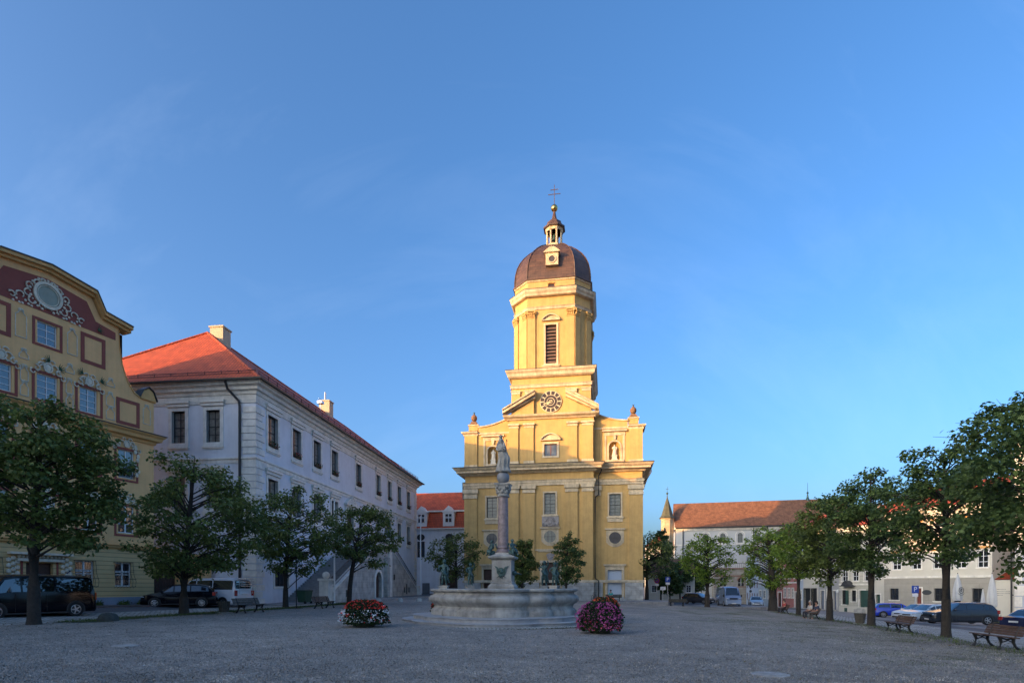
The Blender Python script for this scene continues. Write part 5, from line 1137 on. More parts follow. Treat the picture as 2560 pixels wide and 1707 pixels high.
for z in (12.9, 9.6): b.box(-.75, -.4, -1.36, -1.2, z, z + .75); b.disc(-.575, z + .75, .175, -1.359, -1.2, 10)
b.build('slit_window', BLACKW, TT)
# far house with red gable roof
house('far_house', 'distant house with orange red roof between the yellow church and the turret', (33, 138), (40, 137), 11.5, 15, 9, WPL, ROOFR, [(z, 1.4, .9, even(7, 4, .9), st0) for z in (2, 5, 8)], hip=3)
house('low_house', 'low cream house behind the trees right of the yellow church', (23.5, 98), (31, 96.5), 3.6, 6.5, 8, WPL, ROOFB, [(.6, 1.2, .8, even(7.6, 4, .8), st0)], [])

# houses beyond the frame on the left, whose roofs shade the square
off = [((-27.9, 25.6), 17.6, 12), ((-34.0, 10.7), 15.8, 11), ((-37.8, -.5), 17.0, 12), ((-40.6, -12.3), 16.2, 12), ((-41.5, -24.5), 17.0, 14), ((-40.5, -38.5), 16.5, 14)]
cols_ = [('cream', WPL), ('pale grey', GBLU), ('yellow', YHS), ('pink', PINK), ('light blue', LBLU), ('white', WPL)]
for k, (p1_, ev, dp) in enumerate(off):
    p0_ = off[k + 1][0] if k < 5 else (-38.5, -52); Ln = math.hypot(p1_[0] - p0_[0], p1_[1] - p0_[1])
    house('town_house', '%s town house with tiled roof, %s in the row left of the camera' % (cols_[k][0], names[k]), p0_, p1_, ev - 1.5, ev + 4, dp, cols_[k][1], ROOFB, [(z, 1.6, 1.0, even(Ln, 4, 1.0), st0) for z in (1.4, 4.8, 8.2)], [])

# ================================================================ FOUNTAIN
FX, FY = (1258 - 1280) / 1422 * 26.0, 26.0
FT = thing('fountain', 'grey limestone fountain basin of curved lobes on two steps', 'fountain', (FX, FY, 0), R(-9.4))
def outline(off=0, n=168, big=(1.62, 1.72), sm=(2.2, .86)):
    C = []
    for k in range(4):
        a = R(90 * k - 90); C.append((big[0] * math.cos(a), big[0] * math.sin(a), big[1])); a = R(90 * k - 45); C.append((sm[0] * math.cos(a), sm[0] * math.sin(a), sm[1]))
    pts = []
    for i in range(n):
        th = 2 * math.pi * i / n; best = .5; d = (math.cos(th), math.sin(th))
        for cx, cy, r in C:
            t = cx * d[0] + cy * d[1]; q = r * r - (cx * cx + cy * cy - t * t)
            if q > 0 and t > 0: best = max(best, t + math.sqrt(q))
        pts.append(((best + off) * d[0], (best + off) * d[1]))
    return pts
b = MB(); prof = [(.0, .32), (.0, .56), (-.05, .60), (-.14, .66), (-.16, .74), (-.10, .82), (.03, .90), (.10, 1.0), (.10, 1.10), (.02, 1.20), (-.10, 1.26), (-.13, 1.33), (-.06, 1.36), (.04, 1.40), (.05, 1.47), (.0, 1.50), (-.42, 1.50), (-.44, .8)]
b.loft([[(x, y, z) for x, y in outline(o_)] for o_, z in prof], True, False); b.build('basin', FOU, FT, smooth=True)
b = MB(); b.prism(outline(-.45), 1.1, 1.2); b.build('water', WATER, FT)
def soft(pts, it=5):
    for _ in range(it): n = len(pts); pts = [((pts[i - 1][0] + 2 * pts[i][0] + pts[(i + 1) % n][0]) / 4, (pts[i - 1][1] + 2 * pts[i][1] + pts[(i + 1) % n][1]) / 4) for i in range(n)]
    return pts
b = MB()
for o_, z0_, z1_ in ((1.28, -.2, .135), (.80, .135, .31)):
    s_ = soft(outline(o_), 2); b.prism(s_, z0_, z1_); b.prism(soft(outline(o_ + .05), 2), z1_, z1_ + .035)
b.build('step', FST, FT)
# paving ring of setts around it
b = MB(); o_ = soft(outline(2.0), 30); b.prism(o_, -.2, .045); r_ = tag(b.build('sett_ring', bricked('radial granite setts', (.46, .44, .41), (.30, .29, .27), (.08, .09, .05), .16, .24, .025, bump=1, var=.3), None, (FX, FY, 0), R(-9.4)), None, None); r_['kind'] = 'structure'
# the column with pedestal, sphere and statue
MC = thing('marian_column', 'reddish marble column on a stone pedestal rising from the fountain', 'column', (FX, FY, 0), R(-9.4))
b = MB(); b.box(-.66, .66, -.66, .66, .9, 1.52); b.loft([[(sx * w, sy * w, z) for sx, sy in ((-1, -1), (1, -1), (1, 1), (-1, 1))] for w, z in ((.60, 1.5), (.60, 1.60), (.55, 1.66), (.49, 1.72), (.50, 1.77), (.445, 1.80), (.445, 2.78), (.49, 2.82), (.58, 2.86), (.60, 2.9), (.60, 2.95), (.48, 3.0), (.36, 3.06), (.36, 3.12))])
b.box(-.30, .42, -.48, -.46, 1.9, 2.7) if False else None
b.build('pedestal', FOU, MC)
b = MB()                                   # bronze coat of arms on the pedestal
b.disc(0, 2.25, .17, -.52, -.47, 16, sz=1.15); b.ball((0, -.53, 2.27), .11, 8, sy=.4)
for s_ in (-1, 1):
    b.plate([(s_ * .12, 2.12), (s_ * .2, 2.2), (s_ * .22, 2.4), (s_ * .31, 2.52), (s_ * .18, 2.48), (s_ * .1, 2.34)], -.52, -.47); b.tube((s_ * .05, -.5, 2.1), (s_ * .22, -.5, 1.98), .025, .01)
    b.tube((s_ * .02, -.5, 2.08), (s_ * .06, -.5, 1.93), .025, .012)
for z in (2.0,): b.ball((.52, -.05, 2.2), .12, 8); b.path([(.48, 0, 2.15), (.66, -.05, 2.2), (.85, -.08, 2.14)], [.05, .04, .02], 6)
b.build('bronze_arms', BRZ, MC)
b = MB(); b.lathe([(.34, 3.12), (.34, 3.2), (.29, 3.24), (.27, 3.3), (.30, 3.36), (.28, 3.42), (.24, 3.46), (.24, 4.2), (.222, 5.6), (.22, 5.70)], 0, 0, 24); b.build('shaft', RMB, MC, smooth=True)
b = MB(); b.lathe([(.29, 5.680), (.30, 5.730), (.26, 5.760), (.26, 5.880), (.29, 5.980), (.36, 6.180), (.30, 6.200)], 0, 0, 20)
for row, z, r in ((0, 5.900, .26), (1, 6.040, .29)):
    for k in range(8): a = R(45 * k + 22 * row); b.ball((r * math.cos(a), r * math.sin(a), z), .085, 6, sz=1.3)
for k in range(4): a = R(90 * k + 45); b.ball((.34 * math.cos(a), .34 * math.sin(a), 6.130), .09, 8)
b.prism([(-.36, -.36), (0, -.30), (.36, -.36), (.30, 0), (.36, .36), (0, .30), (-.36, .36), (-.30, 0)], 6.200, 6.280); b.build('capital', STA, MC)
b = MB(); b.lathe([(.22, 6.280), (.2, 6.310)], 0, 0, 12); b.ball((0, 0, 6.560), .29, 24); b.build('globe', mat('smooth grey globe', (.22, .23, .245), .55, var=.1), MC, smooth=True)
def skinned(name, verts, edges, m, parent=None, loc=(0, 0, 0), rot=0, sub=2, scale=1):
    import bmesh
    me = bpy.data.meshes.new(name); bm = bmesh.new(); lay = bm.verts.layers.skin.verify(); vs = []
    for i, (x, y, z, rx, ry) in enumerate([(*v, v[3]) if len(v) == 4 else v for v in verts]):
        v = bm.verts.new((x * scale, y * scale, z * scale)); v[lay].radius = (rx * scale, ry * scale); v[lay].use_root = (i == 0); vs.append(v)
    for a, c in edges: bm.edges.new((vs[a], vs[c]))
    bm.to_mesh(me); bm.free(); me.materials.append(m); o = link(name, me, parent, loc, rot)
    k = o.modifiers.new('skin', 'SKIN'); k.use_smooth_shade = True; q = o.modifiers.new('sub', 'SUBSURF'); q.levels = 1; q.render_levels = sub
    return o
def robe_mesh(rings, m, name, parent, folds=9, amp=.06, n=36, seed=0, loc=(0, 0, 0), rot=0):
    """draped body: rings of (cx, cy, z, rx, ry) with vertical folds"""
    b = MB(); rn = random.Random(seed); ph = rn.uniform(0, 6); R_ = []
    for i, (cx, cy, z, rx, ry) in enumerate(rings):
        t = i / (len(rings) - 1); am = amp * (1 - t) ** .7
        R_.append([(cx + rx * (1 + am * math.sin(folds * a + ph + 2 * t) + am * .6 * math.sin(folds * 1.7 * a + 3 * t)) * math.cos(a), cy + ry * (1 + am * math.sin(folds * a + ph + 2 * t)) * math.sin(a), z) for a in [2 * math.pi * k / n for k in range(n)]])
    b.loft(R_); return b.build(name, m, parent, loc, rot, smooth=True)
# Madonna: standing robed figure, crowned, child on her left arm, sceptre in the right
MD = thing('madonna_statue', 'stone statue of a crowned robed woman with child standing on the globe', 'statue', (FX, FY, 6.83), R(-9.4)); MD.scale = (1.32, 1.32, 1.24); s = .001
robe_mesh([(-.01, 0, 0, .25, .19), (0, 0, .06, .22, .17), (.0, 0, .2, .19, .155), (.03, -.01, .38, .19, .16), (.04, -.02, .5, .19, .15), (.0, 0, .64, .165, .13), (-.03, 0, .76, .145, .115), (-.05, 0, .86, .15, .115), (-.07, 0, .95, .15, .10), (-.085, 0, 1.0, .08, .07)], STA, 'robe', MD, 8, .14, seed=2)
skinned('body', [(-.085, 0, 1.0, .045), (-.085, -.01, 1.08, .04), (-.085, -.015, 1.15, .062, .066), (-.085, -.01, 1.215, .058), (-.2, 0, .95, .055), (-.2, -.09, .78, .045), (-.09, -.17, .76, .032), (-.05, -.18, .77, .022), (.04, 0, .95, .055), (.09, -.05, .78, .045), (.06, -.18, .74, .035)], [(0, 1), (1, 2), (2, 3), (0, 4), (4, 5), (5, 6), (6, 7), (0, 8), (8, 9), (9, 10)], STA, MD)
b = MB(); b.ball((-.085, .02, 1.17), .078, 10, sz=1.15); b.path([(-.16, .03, 1.15), (-.19, .02, 1.0), (-.2, .04, .8)], [.03, .05, .04], 6); b.path([(-.01, .03, 1.15), (.02, .02, 1.0)], [.03, .05], 6); b.build('veil', STA, MD, smooth=True)
b = MB(); b.lathe([(.05, 1.235), (.06, 1.245), (.055, 1.26), (.075, 1.31)], -.085, 0, 12)
for k in range(6): a = R(60 * k); b.tube((-.085 + .07 * math.cos(a), .07 * math.sin(a), 1.3), (-.085, 0, 1.38), .01, .008, 4); b.ball((-.085 + .075 * math.cos(a), .075 * math.sin(a), 1.315), .014, 6)
b.build('crown', STA, MD)
b = MB(); b.tube((.12, -.12, .72), (.13, -.1, 1.13), .010, .008, 6); b.ball((.13, -.1, 1.15), .025, 6); b.ball((.155, -.1, 1.09), .018, 6); b.build('sceptre', IRON, MD)
skinned('child', [(.06, -.15, .80, .055), (.06, -.15, .9, .05), (.06, -.16, .97, .025), (.065, -.165, 1.03, .045), (.12, -.2, .86, .025), (.02, -.22, .84, .025), (.1, -.22, .74, .03), (.03, -.22, .72, .03)], [(0, 1), (1, 2), (2, 3), (1, 4), (1, 5), (0, 6), (0, 7)], STA, MD)
b = MB(); b.path([(-.24, -.1, .03), (0, -.22, .0), (.2, -.12, .02), (.23, .1, .0)], [.03, .05, .05, .03], 6); b.build('cloud_base', STA, MD, smooth=True)
# bronze figures
def bronze_fig(name, label, loc, rot, seed, h=1.0, group='bronze figures around the fountain rim', seated=False, base=True):
    rn = random.Random(seed); t = thing(name, label, 'statue', loc, rot, group); z0_ = .0
    if base:
        b = MB(); b.box(-.18, .18, -.16, .16, 0, .10); b.box(-.22, .22, -.2, .2, .10, .14); b.build('plinth', FOU, t); z0_ = .14
    if seated:
        V = [(0, 0, .28, .10), (0, .01, .42, .085), (0, .0, .55, .10), (0, -.01, .64, .035), (0, -.02, .73, .06), (-.12, 0, .56, .04), (-.16, -.08, .40, .033), (-.06, -.2, .38, .028), (.12, 0, .56, .04), (.2, -.06, .45, .033), (.14, -.16, .5, .028), (-.08, -.2, .26, .065), (-.1, -.22, .05, .045), (-.1, -.3, .03, .03), (.08, -.2, .28, .065), (.14, -.26, .06, .045), (.14, -.34, .03, .03)]
        E_ = [(0, 1), (1, 2), (2, 3), (3, 4), (2, 5), (5, 6), (6, 7), (2, 8), (8, 9), (9, 10), (0, 11), (11, 12), (12, 13), (0, 14), (14, 15), (15, 16)]
    else:
        up = rn.choice((-1, 1)); 
        V = [(0, 0, .50, .075), (.0, .0, .62, .06), (.01, 0, .76, .085), (.01, -.01, .84, .033), (.015, -.02, .92, .052), (-.11, 0, .77, .038), (-.2, -.05, .66 + .06 * rn.random(), .03), (-.16, -.14, .6, .024), (.13, 0, .77, .038), (.19, -.04, .9 if up > 0 else .63, .03), (.16, -.08, 1.02 if up > 0 else .52, .022), (-.06, -.02, .30, .052), (-.07, 0, .06, .035), (-.07, -.08, .02, .028), (.07, -.05, .30, .052), (.09, .02, .06, .035), (.1, -.06, .02, .028)]
        E_ = [(0, 1), (1, 2), (2, 3), (3, 4), (2, 5), (5, 6), (6, 7), (2, 8), (8, 9), (9, 10), (0, 11), (11, 12), (12, 13), (0, 14), (14, 15), (15, 16)]
    skinned('body', [tuple(c * h for c in v) for v in V], E_, BRZ, t, (0, 0, z0_))
    b = MB(); hz_ = (.73 if seated else .93) * h; b.ball((.0 if seated else .015 * h, -.02 * h, hz_), .072 * h, 12, sz=1.2); b.ball((.0 if seated else .015 * h, .012 * h, hz_ + .012), .076 * h, 10, sz=1.05); b.build('head', BRZ, t, (0, 0, z0_), smooth=True)
    b = MB(); 
    if not seated:
        b.path([(-.1 * h, -.04 * h, .62 * h), (0, -.1 * h, .50 * h), (.1 * h, -.06 * h, .42 * h), (.14 * h, .04 * h, .22 * h), (.2 * h, .06 * h, .1 * h)], [.03 * h, .06 * h, .07 * h, .05 * h, .015 * h], 8)
        b.path([(.03 * h, .07 * h, .74 * h), (.1 * h, .14 * h, .5 * h), (.08 * h, .12 * h, .1 * h)], [.04 * h, .07 * h, .05 * h], 8)
    else:
        b.path([(-.1 * h, -.1 * h, .3 * h), (0, -.24 * h, .25 * h), (.12 * h, -.24 * h, .16 * h), (.05, -.1 * h, .02)], [.06 * h, .09 * h, .08 * h, .04 * h], 8); b.ball((0, .02, .14 * h), .2 * h, 10, sz=.75)
        b.path([(-.02, .08 * h, .55 * h), (-.1 * h, .18 * h, .62 * h), (-.14 * h, .22 * h, .35 * h)], [.03 * h, .06 * h, .01], 6); b.path([(.02, .08 * h, .55 * h), (.1 * h, .18 * h, .62 * h), (.14 * h, .22 * h, .35 * h)], [.03 * h, .06 * h, .01], 6)
    b.build('drapery', BRZ, t, (0, 0, z0_), smooth=True); return t
FMx = Matrix.Translation((FX, FY, 0)) @ Matrix.Rotation(R(-9.4), 4, 'Z')
def rimpos(px, Y, z=1.5): return ((px - 1280) / 1422 * Y, Y, z)
bronze_fig('bronze_figure', 'dark bronze standing figure at the left corner of the fountain rim', rimpos(1110, 24.9), R(-10), 3, 1.12)
bronze_fig('bronze_figure', 'slender verdigris figure on the rim left of the pedestal', rimpos(1175, 28.2), R(20), 5, 1.1)
bronze_fig('bronze_figure', 'tall draped bronze figure on the rim right of the pedestal', rimpos(1360, 28.0), R(-15), 7, 1.2)
bronze_fig('bronze_figure', 'small bronze figure with raised arm furthest right on the rim', rimpos(1386, 24.9), R(-30), 11, 1.0)
p = FMx @ Vector((-.47, -.3, 2.98)); bronze_fig('bronze_angel', 'seated bronze angel on the pedestal left of the column shaft', tuple(p), R(-50), 21, .88, 'angels on the column pedestal', True, False)
p = FMx @ Vector((.47, -.3, 2.98)); bronze_fig('bronze_angel', 'seated bronze angel on the pedestal right of the column shaft', tuple(p), R(35), 22, .92, 'angels on the column pedestal', True, False)
# niche saints on the church
CM = Matrix.Translation((4.84, 71, 0)) @ Matrix.Rotation(R(-9.4), 4, 'Z')
for x, lab, sd in ((-7.52, 'white stone saint in the left niche of the church front', 1), (7.84, 'white stone saint in the right niche of the church front', 2)):
    p = CM @ Vector((x, WY + .2, 17.3)); t = thing('niche_statue', lab, 'statue', tuple(p), R(-9.4), 'saints in the church niches')
    b = MB(); b.box(-.38, .38, -.22, .22, 0, .12); b.box(-.3, .3, -.18, .18, .12, .5); b.box(-.36, .36, -.22, .22, .5, .58); b.build('plinth', STW, t)
    robe_mesh([(0, 0, .58, .26, .18), (0, 0, .8, .23, .17), (.02, 0, 1.1, .22, .16), (0, 0, 1.35, .2, .14), (0, 0, 1.55, .22, .14), (0, 0, 1.66, .2, .12), (0, 0, 1.72, .08, .07)], STW, 'robe', t, 7, .14, seed=sd)
    skinned('body', [(0, 0, 1.68, .06), (0, 0, 1.76, .05), (0, -.02, 1.86, .085), (0, -.02, 1.93, .07), (-.2, 0, 1.6, .07), (-.27, -.12, 1.38, .055), (-.1, -.2, 1.42, .04), (.2, 0, 1.6, .07), (.3, -.08, 1.4, .055), (.2, -.18, 1.25, .04)], [(0, 1), (1, 2), (2, 3), (0, 4), (4, 5), (5, 6), (0, 7), (7, 8), (8, 9)], STW, t)
# ================================================================ FLOWER BOWLS
FOLI = leafmat('dark petunia leaves', (.012, .030, .010), (.05, .095, .025))
def shade(name, c, v=.35): return mat(name, c, .6, var=v, scale=30)
RDF = shade('scarlet geranium flowers', (.62, .03, .02)); WHF = shade('white petunia flowers', (.62, .64, .66), .12); PKF = leafmat('magenta petunia flowers', (.42, .05, .24), (.75, .25, .52)); ORF = shade('orange red flowers', (.55, .075, .02))
def dome_pts(r, n, R0, zlo, zhi, bulge=1.0, shell=.25, H=.9):
    a = r.uniform(0, 2 * math.pi, n); z = r.uniform(zlo, zhi, n); t = np.clip(z / H, 0, 1)
    rad = R0 * np.sqrt(np.clip(1 - (np.abs(t - .26) / .80) ** 2.4, .02, 1)) * (1 + .09 * np.sin(a * 3 + R0 * 40) + .08 * np.sin(a * 7 + z * 8) + .06 * np.sin(a * 13 - z * 15)) * (1 - shell * r.uniform(0, 1, n) ** 2)
    return np.stack([rad * np.cos(a), rad * np.sin(a), z + .12], 1)
def bowl(label, px, py, layers, R0, H, loc=None, seed=1):
    x, y, z = loc or gp(px, py); t = thing('flower_bowl', label, 'planter', (x, y, z), 0, 'flower bowls around the fountain')
    b = MB(); b.lathe([(.30, -.05), (.34, .06), (.36, .08), (.5, .16), (.56, .26), (.58, .32), (.5, .32)], 0, 0, 24); b.build('bowl', mat('dark mossy planter', (.035, .045, .03), .8, var=.3), t, smooth=True)
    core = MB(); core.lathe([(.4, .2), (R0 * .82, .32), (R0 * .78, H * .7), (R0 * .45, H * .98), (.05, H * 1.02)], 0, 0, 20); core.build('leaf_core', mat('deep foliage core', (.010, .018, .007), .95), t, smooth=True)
    florets(2600, lambda r, n: dome_pts(r, n, R0 * 1.0, .02, H, shell=.2, H=H), .045, seed, FOLI, 'foliage', t)
    for i, (nm, m_, n_, z0_, z1_, s_) in enumerate(layers): florets(n_, lambda r, n: dome_pts(r, n, R0 * 1.06, z0_ * H, z1_ * H, shell=.06, H=H), s_, seed + 7 * i, m_, nm, t)
    return t
bowl('round flower bowl with red geraniums over white petunias left of the fountain', 912, 1568, [('red_flowers', RDF, 420, .66, 1.0, .04), ('white_flowers', WHF, 620, .12, .62, .036), ('low_red_flowers', RDF, 60, .1, .5, .045), ('high_white_flowers', WHF, 26, .6, .8, .03)], .80, .92, seed=3)
bowl('tall mound of magenta petunias in a bowl at the front right of the fountain', 1500, 1584, [('pink_flowers', PKF, 1350, .05, .98, .036), ('coral_flowers', shade('coral flowers', (.55, .06, .08)), 110, .05, .35, .04)], .70, 1.0, seed=5)
bowl('red topped flower bowl half hidden behind the magenta bowl', 0, 0, [('red_flowers', ORF, 420, .6, 1.0, .04), ('pink_flowers', PKF, 250, .1, .55, .036)], .66, 1.0, (4.15, 25.6, 0), seed=8)
bowl('pink flower bowl mostly hidden behind the left end of the fountain', 0, 0, [('pink_flowers', RDF, 300, .1, .98, .036)], .48, .8, (-3.92, 31.0, 0), seed=9)

# ================================================================ TREES
LG = [leafmat('lime leaves deep green', (.045, .075, .018), (.26, .32, .085)), leafmat('lime leaves fresh green', (.06, .12, .015), (.31, .42, .06)), leafmat('lime leaves dark blue green', (.034, .066, .020), (.19, .27, .08))]
def tree(name, label, x, y, z, H, cr, cb, tr, nl, seed, lm=0, leaf=.12, group='lime trees along the square', lean=0, clumps=None, zsq=1.0, gap=1.0, top=.5, cx=0, conic=0):
    """H top of crown above ground, cr crown radius, cb crown bottom height, tr trunk radius"""
    rn = random.Random(seed); r = np.random.RandomState(seed); t = thing(name, label, 'tree', (x, y, z), rn.uniform(0, 6) if not cx else 0, group)
    hz = (H - cb) / 2; cz = cb + hz; K = clumps or int(40 + cr * 11); C = []
    tries = 0
    while len(C) < K and tries < 5000:
        tries += 1
        v = Vector((rn.gauss(0, 1), rn.gauss(0, 1), rn.gauss(0, 1))).normalized() * (rn.uniform(.25, 1) ** .5)
        f = 1 - conic * max(0, v.z * .5 + .5) - .12 * max(0, -v.z)
        p_ = Vector((v.x * cr * f * .98 + cx, v.y * cr * f * .95, cz + v.z * hz * .97)); s_ = rn.uniform(.30, .72) * (cr / 2.6) ** .6
        if all((p_ - q).length > .55 * (s_ + w) * gap for q, w in C): C.append((p_, s_))
        elif tries > 2500: C.append((p_, s_ * .7))
    b = MB(); zt = cb + .35; lx = lean
    tp_ = [(0, 0, -.15), (lx * .1, 0, .25), (lx * .4, 0, cb * .6), (lx, 0, cb + .2), (lx * 1.2 + cx * .5, 0, cz), (lx * 1.2 + cx * .8, .05, cz + hz * .55), (lx + cx, .0, H - .35)]
    b.path(tp_, [tr * 1.45, tr * 1.08, tr * .95, tr * .88, tr * .55, tr * .3, tr * .08], 12)
    for p_, s_ in C:
        k = rn.uniform(0, 1); hz0 = max(cb - .1, min(p_.z - .25 * (abs(p_.x - cx) + abs(p_.y)) - .3, H - .8)); f = (hz0 - cb) / max(.1, H - cb)
        a = Vector((lx + cx * f, 0, hz0)); mid = (a + p_) / 2 + Vector((rn.uniform(-.15, .15), rn.uniform(-.15, .15), rn.uniform(.0, .3)))
        b.path([a, mid, p_], [tr * .19 * (1 - .5 * f) + .010, tr * .10 + .008, .009], 5)
        for _ in range(3): q = p_ + Vector((rn.gauss(0, 1), rn.gauss(0, 1), rn.gauss(0, .6))) * s_ * .55; b.tube(mid.lerp(p_, .6), q, .014, .005, 4)
    b.build('trunk', BARK, t, smooth=True); nl = int(nl * .9)
    w = np.array([s_ ** 2 for _, s_ in C]); w /= w.sum(); idx = r.choice(len(C), nl, p=w); cc = np.array([tuple(c) for c, _ in C])[idx]; ss = np.array([s_ for _, s_ in C])[idx][:, None]
    d = r.normal(size=(nl, 3)); d /= np.linalg.norm(d, axis=1)[:, None]; rad = r.uniform(0, 1, (nl, 1)) ** .45
    # sprays: leaves hang in short drooping rows so outlines are ragged
    P3 = cc + d * rad * ss * np.array([[1.12, 1.12, .72 * zsq]]) + r.normal(size=(nl, 3)) * .05; P3[:, 2] -= .10 * np.abs(d[:, 0]) * ss[:, 0]
    out = r.uniform(0, 1, nl) < .08; P3[out] += d[out] * r.uniform(.1, .3, (out.sum(), 1)) * ss[out]
    nr = np.stack([r.normal(0, .55, nl), r.normal(0, .55, nl), r.uniform(.25, 1, nl)], 1) + d * .35; nr /= np.linalg.norm(nr, axis=1)[:, None]
    a = np.cross(nr, r.normal(size=(nl, 3))); a /= np.linalg.norm(a, axis=1)[:, None]; c = np.cross(nr, a); s_ = leaf * .56 * r.uniform(.6, 1.35, (nl, 1))
    V = np.stack([P3 - a * s_ * 1.15, P3 - c * s_ * .85 + nr * s_ * .12, P3 + a * s_ * 1.2, P3 + c * s_ * .85 + nr * s_ * .12], 1).reshape(-1, 3)
    rawmesh(V, nl, 'crown', LG[lm], t); return t
def tpx(label, px, py, top, l, r_, bot, tw, nl, seed, loc=None, **k):
    x, y, z = loc or gp(px, py); s_ = 1422 / y; H = 1.6 + (1465 - top) / s_ - z; cb = 1.6 + (1465 - bot) / s_ - z; cr = (r_ - l) / 2 / s_
    off = ((r_ + l) / 2 - px) / s_
    return tree('lime_tree', label, x, y, z, H, cr, cb, tw / s_ / 2, nl, seed, cx=off, **k)
tpx('large lime tree at the far left in front of the black van', 85, 1562, 1008, -85, 290, 1400, 27, 17000, 1, leaf=.125)
tpx('lime tree before the small black car and the gateway', 460, 1537, 1122, 318, 655, 1462, 21, 14000, 2, leaf=.13)
tpx('lime tree between the park bench and the foot of the stair', 714, 1520, 1212, 622, 842, 1445, 13, 10000, 3, leaf=.14)
tpx('lime tree leaning slightly in front of the stone stair wall', 872, 1511, 1255, 812, 990, 1432, 12, 7500, 4, leaf=.15, lean=.25)
tpx('lime tree before the mansard house and church left door', 1140, 0, 1328, 1070, 1210, 1450, 8, 5000, 5, (-6.2, 63, .05), leaf=.17)
tpx('dense dark rounded tree right behind the column pedestal', 1305, 0, 1336, 1262, 1352, 1482, 8, 6500, 6, (1.1, 62, 0), leaf=.16, lm=0, gap=.7, conic=.35)
tpx('pointed lime tree before the middle church door', 1415, 0, 1326, 1368, 1470, 1470, 7, 5000, 7, (5.9, 62, -.1), leaf=.16, lm=2, conic=.45)
tpx('lime tree at the right corner of the yellow church', 1617, 1507, 1334, 1538, 1700, 1446, 10, 6500, 8, leaf=.17, lm=0)
tpx('bright green lime tree in front of the long roofed church', 1768, 1517, 1330, 1698, 1842, 1466, 12, 6000, 9, leaf=.17, lm=1)
tpx('bright green lime tree left of the pink house', 1932, 1527, 1306, 1846, 1992, 1478, 21, 7500, 10, leaf=.16, lm=1)
tpx('slender trunked lime tree right of the pink house', 1996, 1538, 1290, 1930, 2080, 1452, 11, 7000, 11, leaf=.15, lm=1)
tpx('lime tree behind the pair of benches before the shop', 2074, 1552, 1236, 1985, 2165, 1462, 15, 10000, 12, leaf=.14)
tpx('lime tree beside the slatted litter bin on the right', 2178, 1565, 1160, 2062, 2292, 1455, 17, 13000, 13, leaf=.13, lm=2)
tpx('open crowned lime tree between the two right hand benches', 2365, 1594, 1100, 2222, 2500, 1432, 20, 12500, 14, leaf=.12, lm=2, gap=1.15)
tpx('huge dark lime tree overhanging the right edge', 2700, 1640, 860, 2392, 2960, 1440, 30, 26000, 15, (17.6, 17.6, -.5), leaf=.12, lm=2)
for k, (px, Y, tp_, l, r_, bt) in enumerate(((1652, 92, 1322, 1625, 1680, 1420), (1700, 96, 1395, 1665, 1735, 1480), (1738, 100, 1400, 1705, 1775, 1480), (1675, 84, 1420, 1640, 1705, 1490))):
    x = (px - 1280) / 1422 * Y; tpx(['round headed tree behind the church corner', 'dark bushy tree behind the parking signs', 'dark tree left of the parked dark car', 'low dark shrub like tree behind the traffic signs'][k], px, 0, tp_, l, r_, bt, 4, 3200, 30 + k, (x, Y, g(x, Y)), leaf=.26, lm=2, group='background trees behind the church')
# hanging bushes along house foot
def bush(label, x, y, r0, h, seed, n=700, lm=0):
    t = tag(florets(n, lambda r, k: np.stack([r.normal(0, r0 * .45, k), r.normal(0, r0 * .45, k), np.abs(r.normal(0, h * .4, k))], 1), .06, seed, LG[lm], 'bush', None, (x, y, g(x, y) + .05)), label, 'bush', 'small bushes at the foot of walls'); return t
for k, (u, lb) in enumerate(((-1.0, 'low weed bush at the yellow house wall nearest the gateway'), (-2.1, 'weed bush at the yellow house wall below the right grille window'), (-3.6, 'tiny weed at the yellow house wall behind the van'))):
    p = Matrix.Translation((-23.3, 37, 0)) @ Matrix.Rotation(R(68.2), 4, 'Z') @ Vector((u, -.3, 0)); bush(lb, p.x, p.y, .35 - .06 * k, .3, 50 + k, 260)

# ================================================================ BENCHES, BINS, STONES, SIGNS
def make_bench(slat, label):
    t = thing('park_bench', label, 'bench', (0, 0, 0), 0, 'park benches around the square')
    b = MB()
    for k in range(4): y = -.42 + k * .115; b.box(-.95, .95, y, y + .095, .42 + .012 * (3 - k) - .02, .455 + .012 * (3 - k) - .02)
    b.build('seat', slat, t, bevel=.006)
    b = MB()
    for k in range(4):
        z = .47 + k * .082; y = .05 + k * .035 + (.02 if k == 3 else 0); b.add([(-.95, y, z), (.95, y, z), (.95, y + .028, z + .068), (-.95, y + .028, z + .068), (-.95, y + .03, z - .01), (.95, y + .03, z - .01), (.95, y + .058, z + .06), (-.95, y + .058, z + .06)], [(0, 1, 2, 3), (7, 6, 5, 4), (0, 4, 5, 1), (3, 2, 6, 7), (0, 3, 7, 4), (1, 5, 6, 2)])
    b.build('backrest', slat, t)
    for x in (-.66, .66):
        b = MB(); b.M = Matrix.Translation((x, 0, 0))
        b.path([(0, -.46, .44), (0, -.2, .36), (0, .05, .40)], .028, 6)
        b.path([(0, -.40, .42), (0, -.35, .28), (0, -.38, .12), (0, -.46, .01)], [.055, .045, .038, .05], 6); b.path([(0, .0, .40), (0, .0, .25), (0, .06, .12), (0, .17, .01)], [.055, .045, .038, .05], 6)
        b.path([(0, .04, .38), (0, .07, .50), (0, .14, .68), (0, .2, .80)], [.03, .024, .02, .016], 6); b.path([(0, -.34, .26), (0, -.16, .33), (0, .0, .26)], .02, 6)
        b.build('leg', IRON, t)
    return t
def face(fx, fy): return math.atan2(fy, fx) + math.pi / 2
BA = make_bench(SLAT, 'brown slatted bench cut by the right edge of the picture'); x, y, z = gp(2500, 1622); edge = (.09, .995)
BA.location = (x, y, z + .03); BA.rotation_euler = (0, 0, face(-.97, .18))
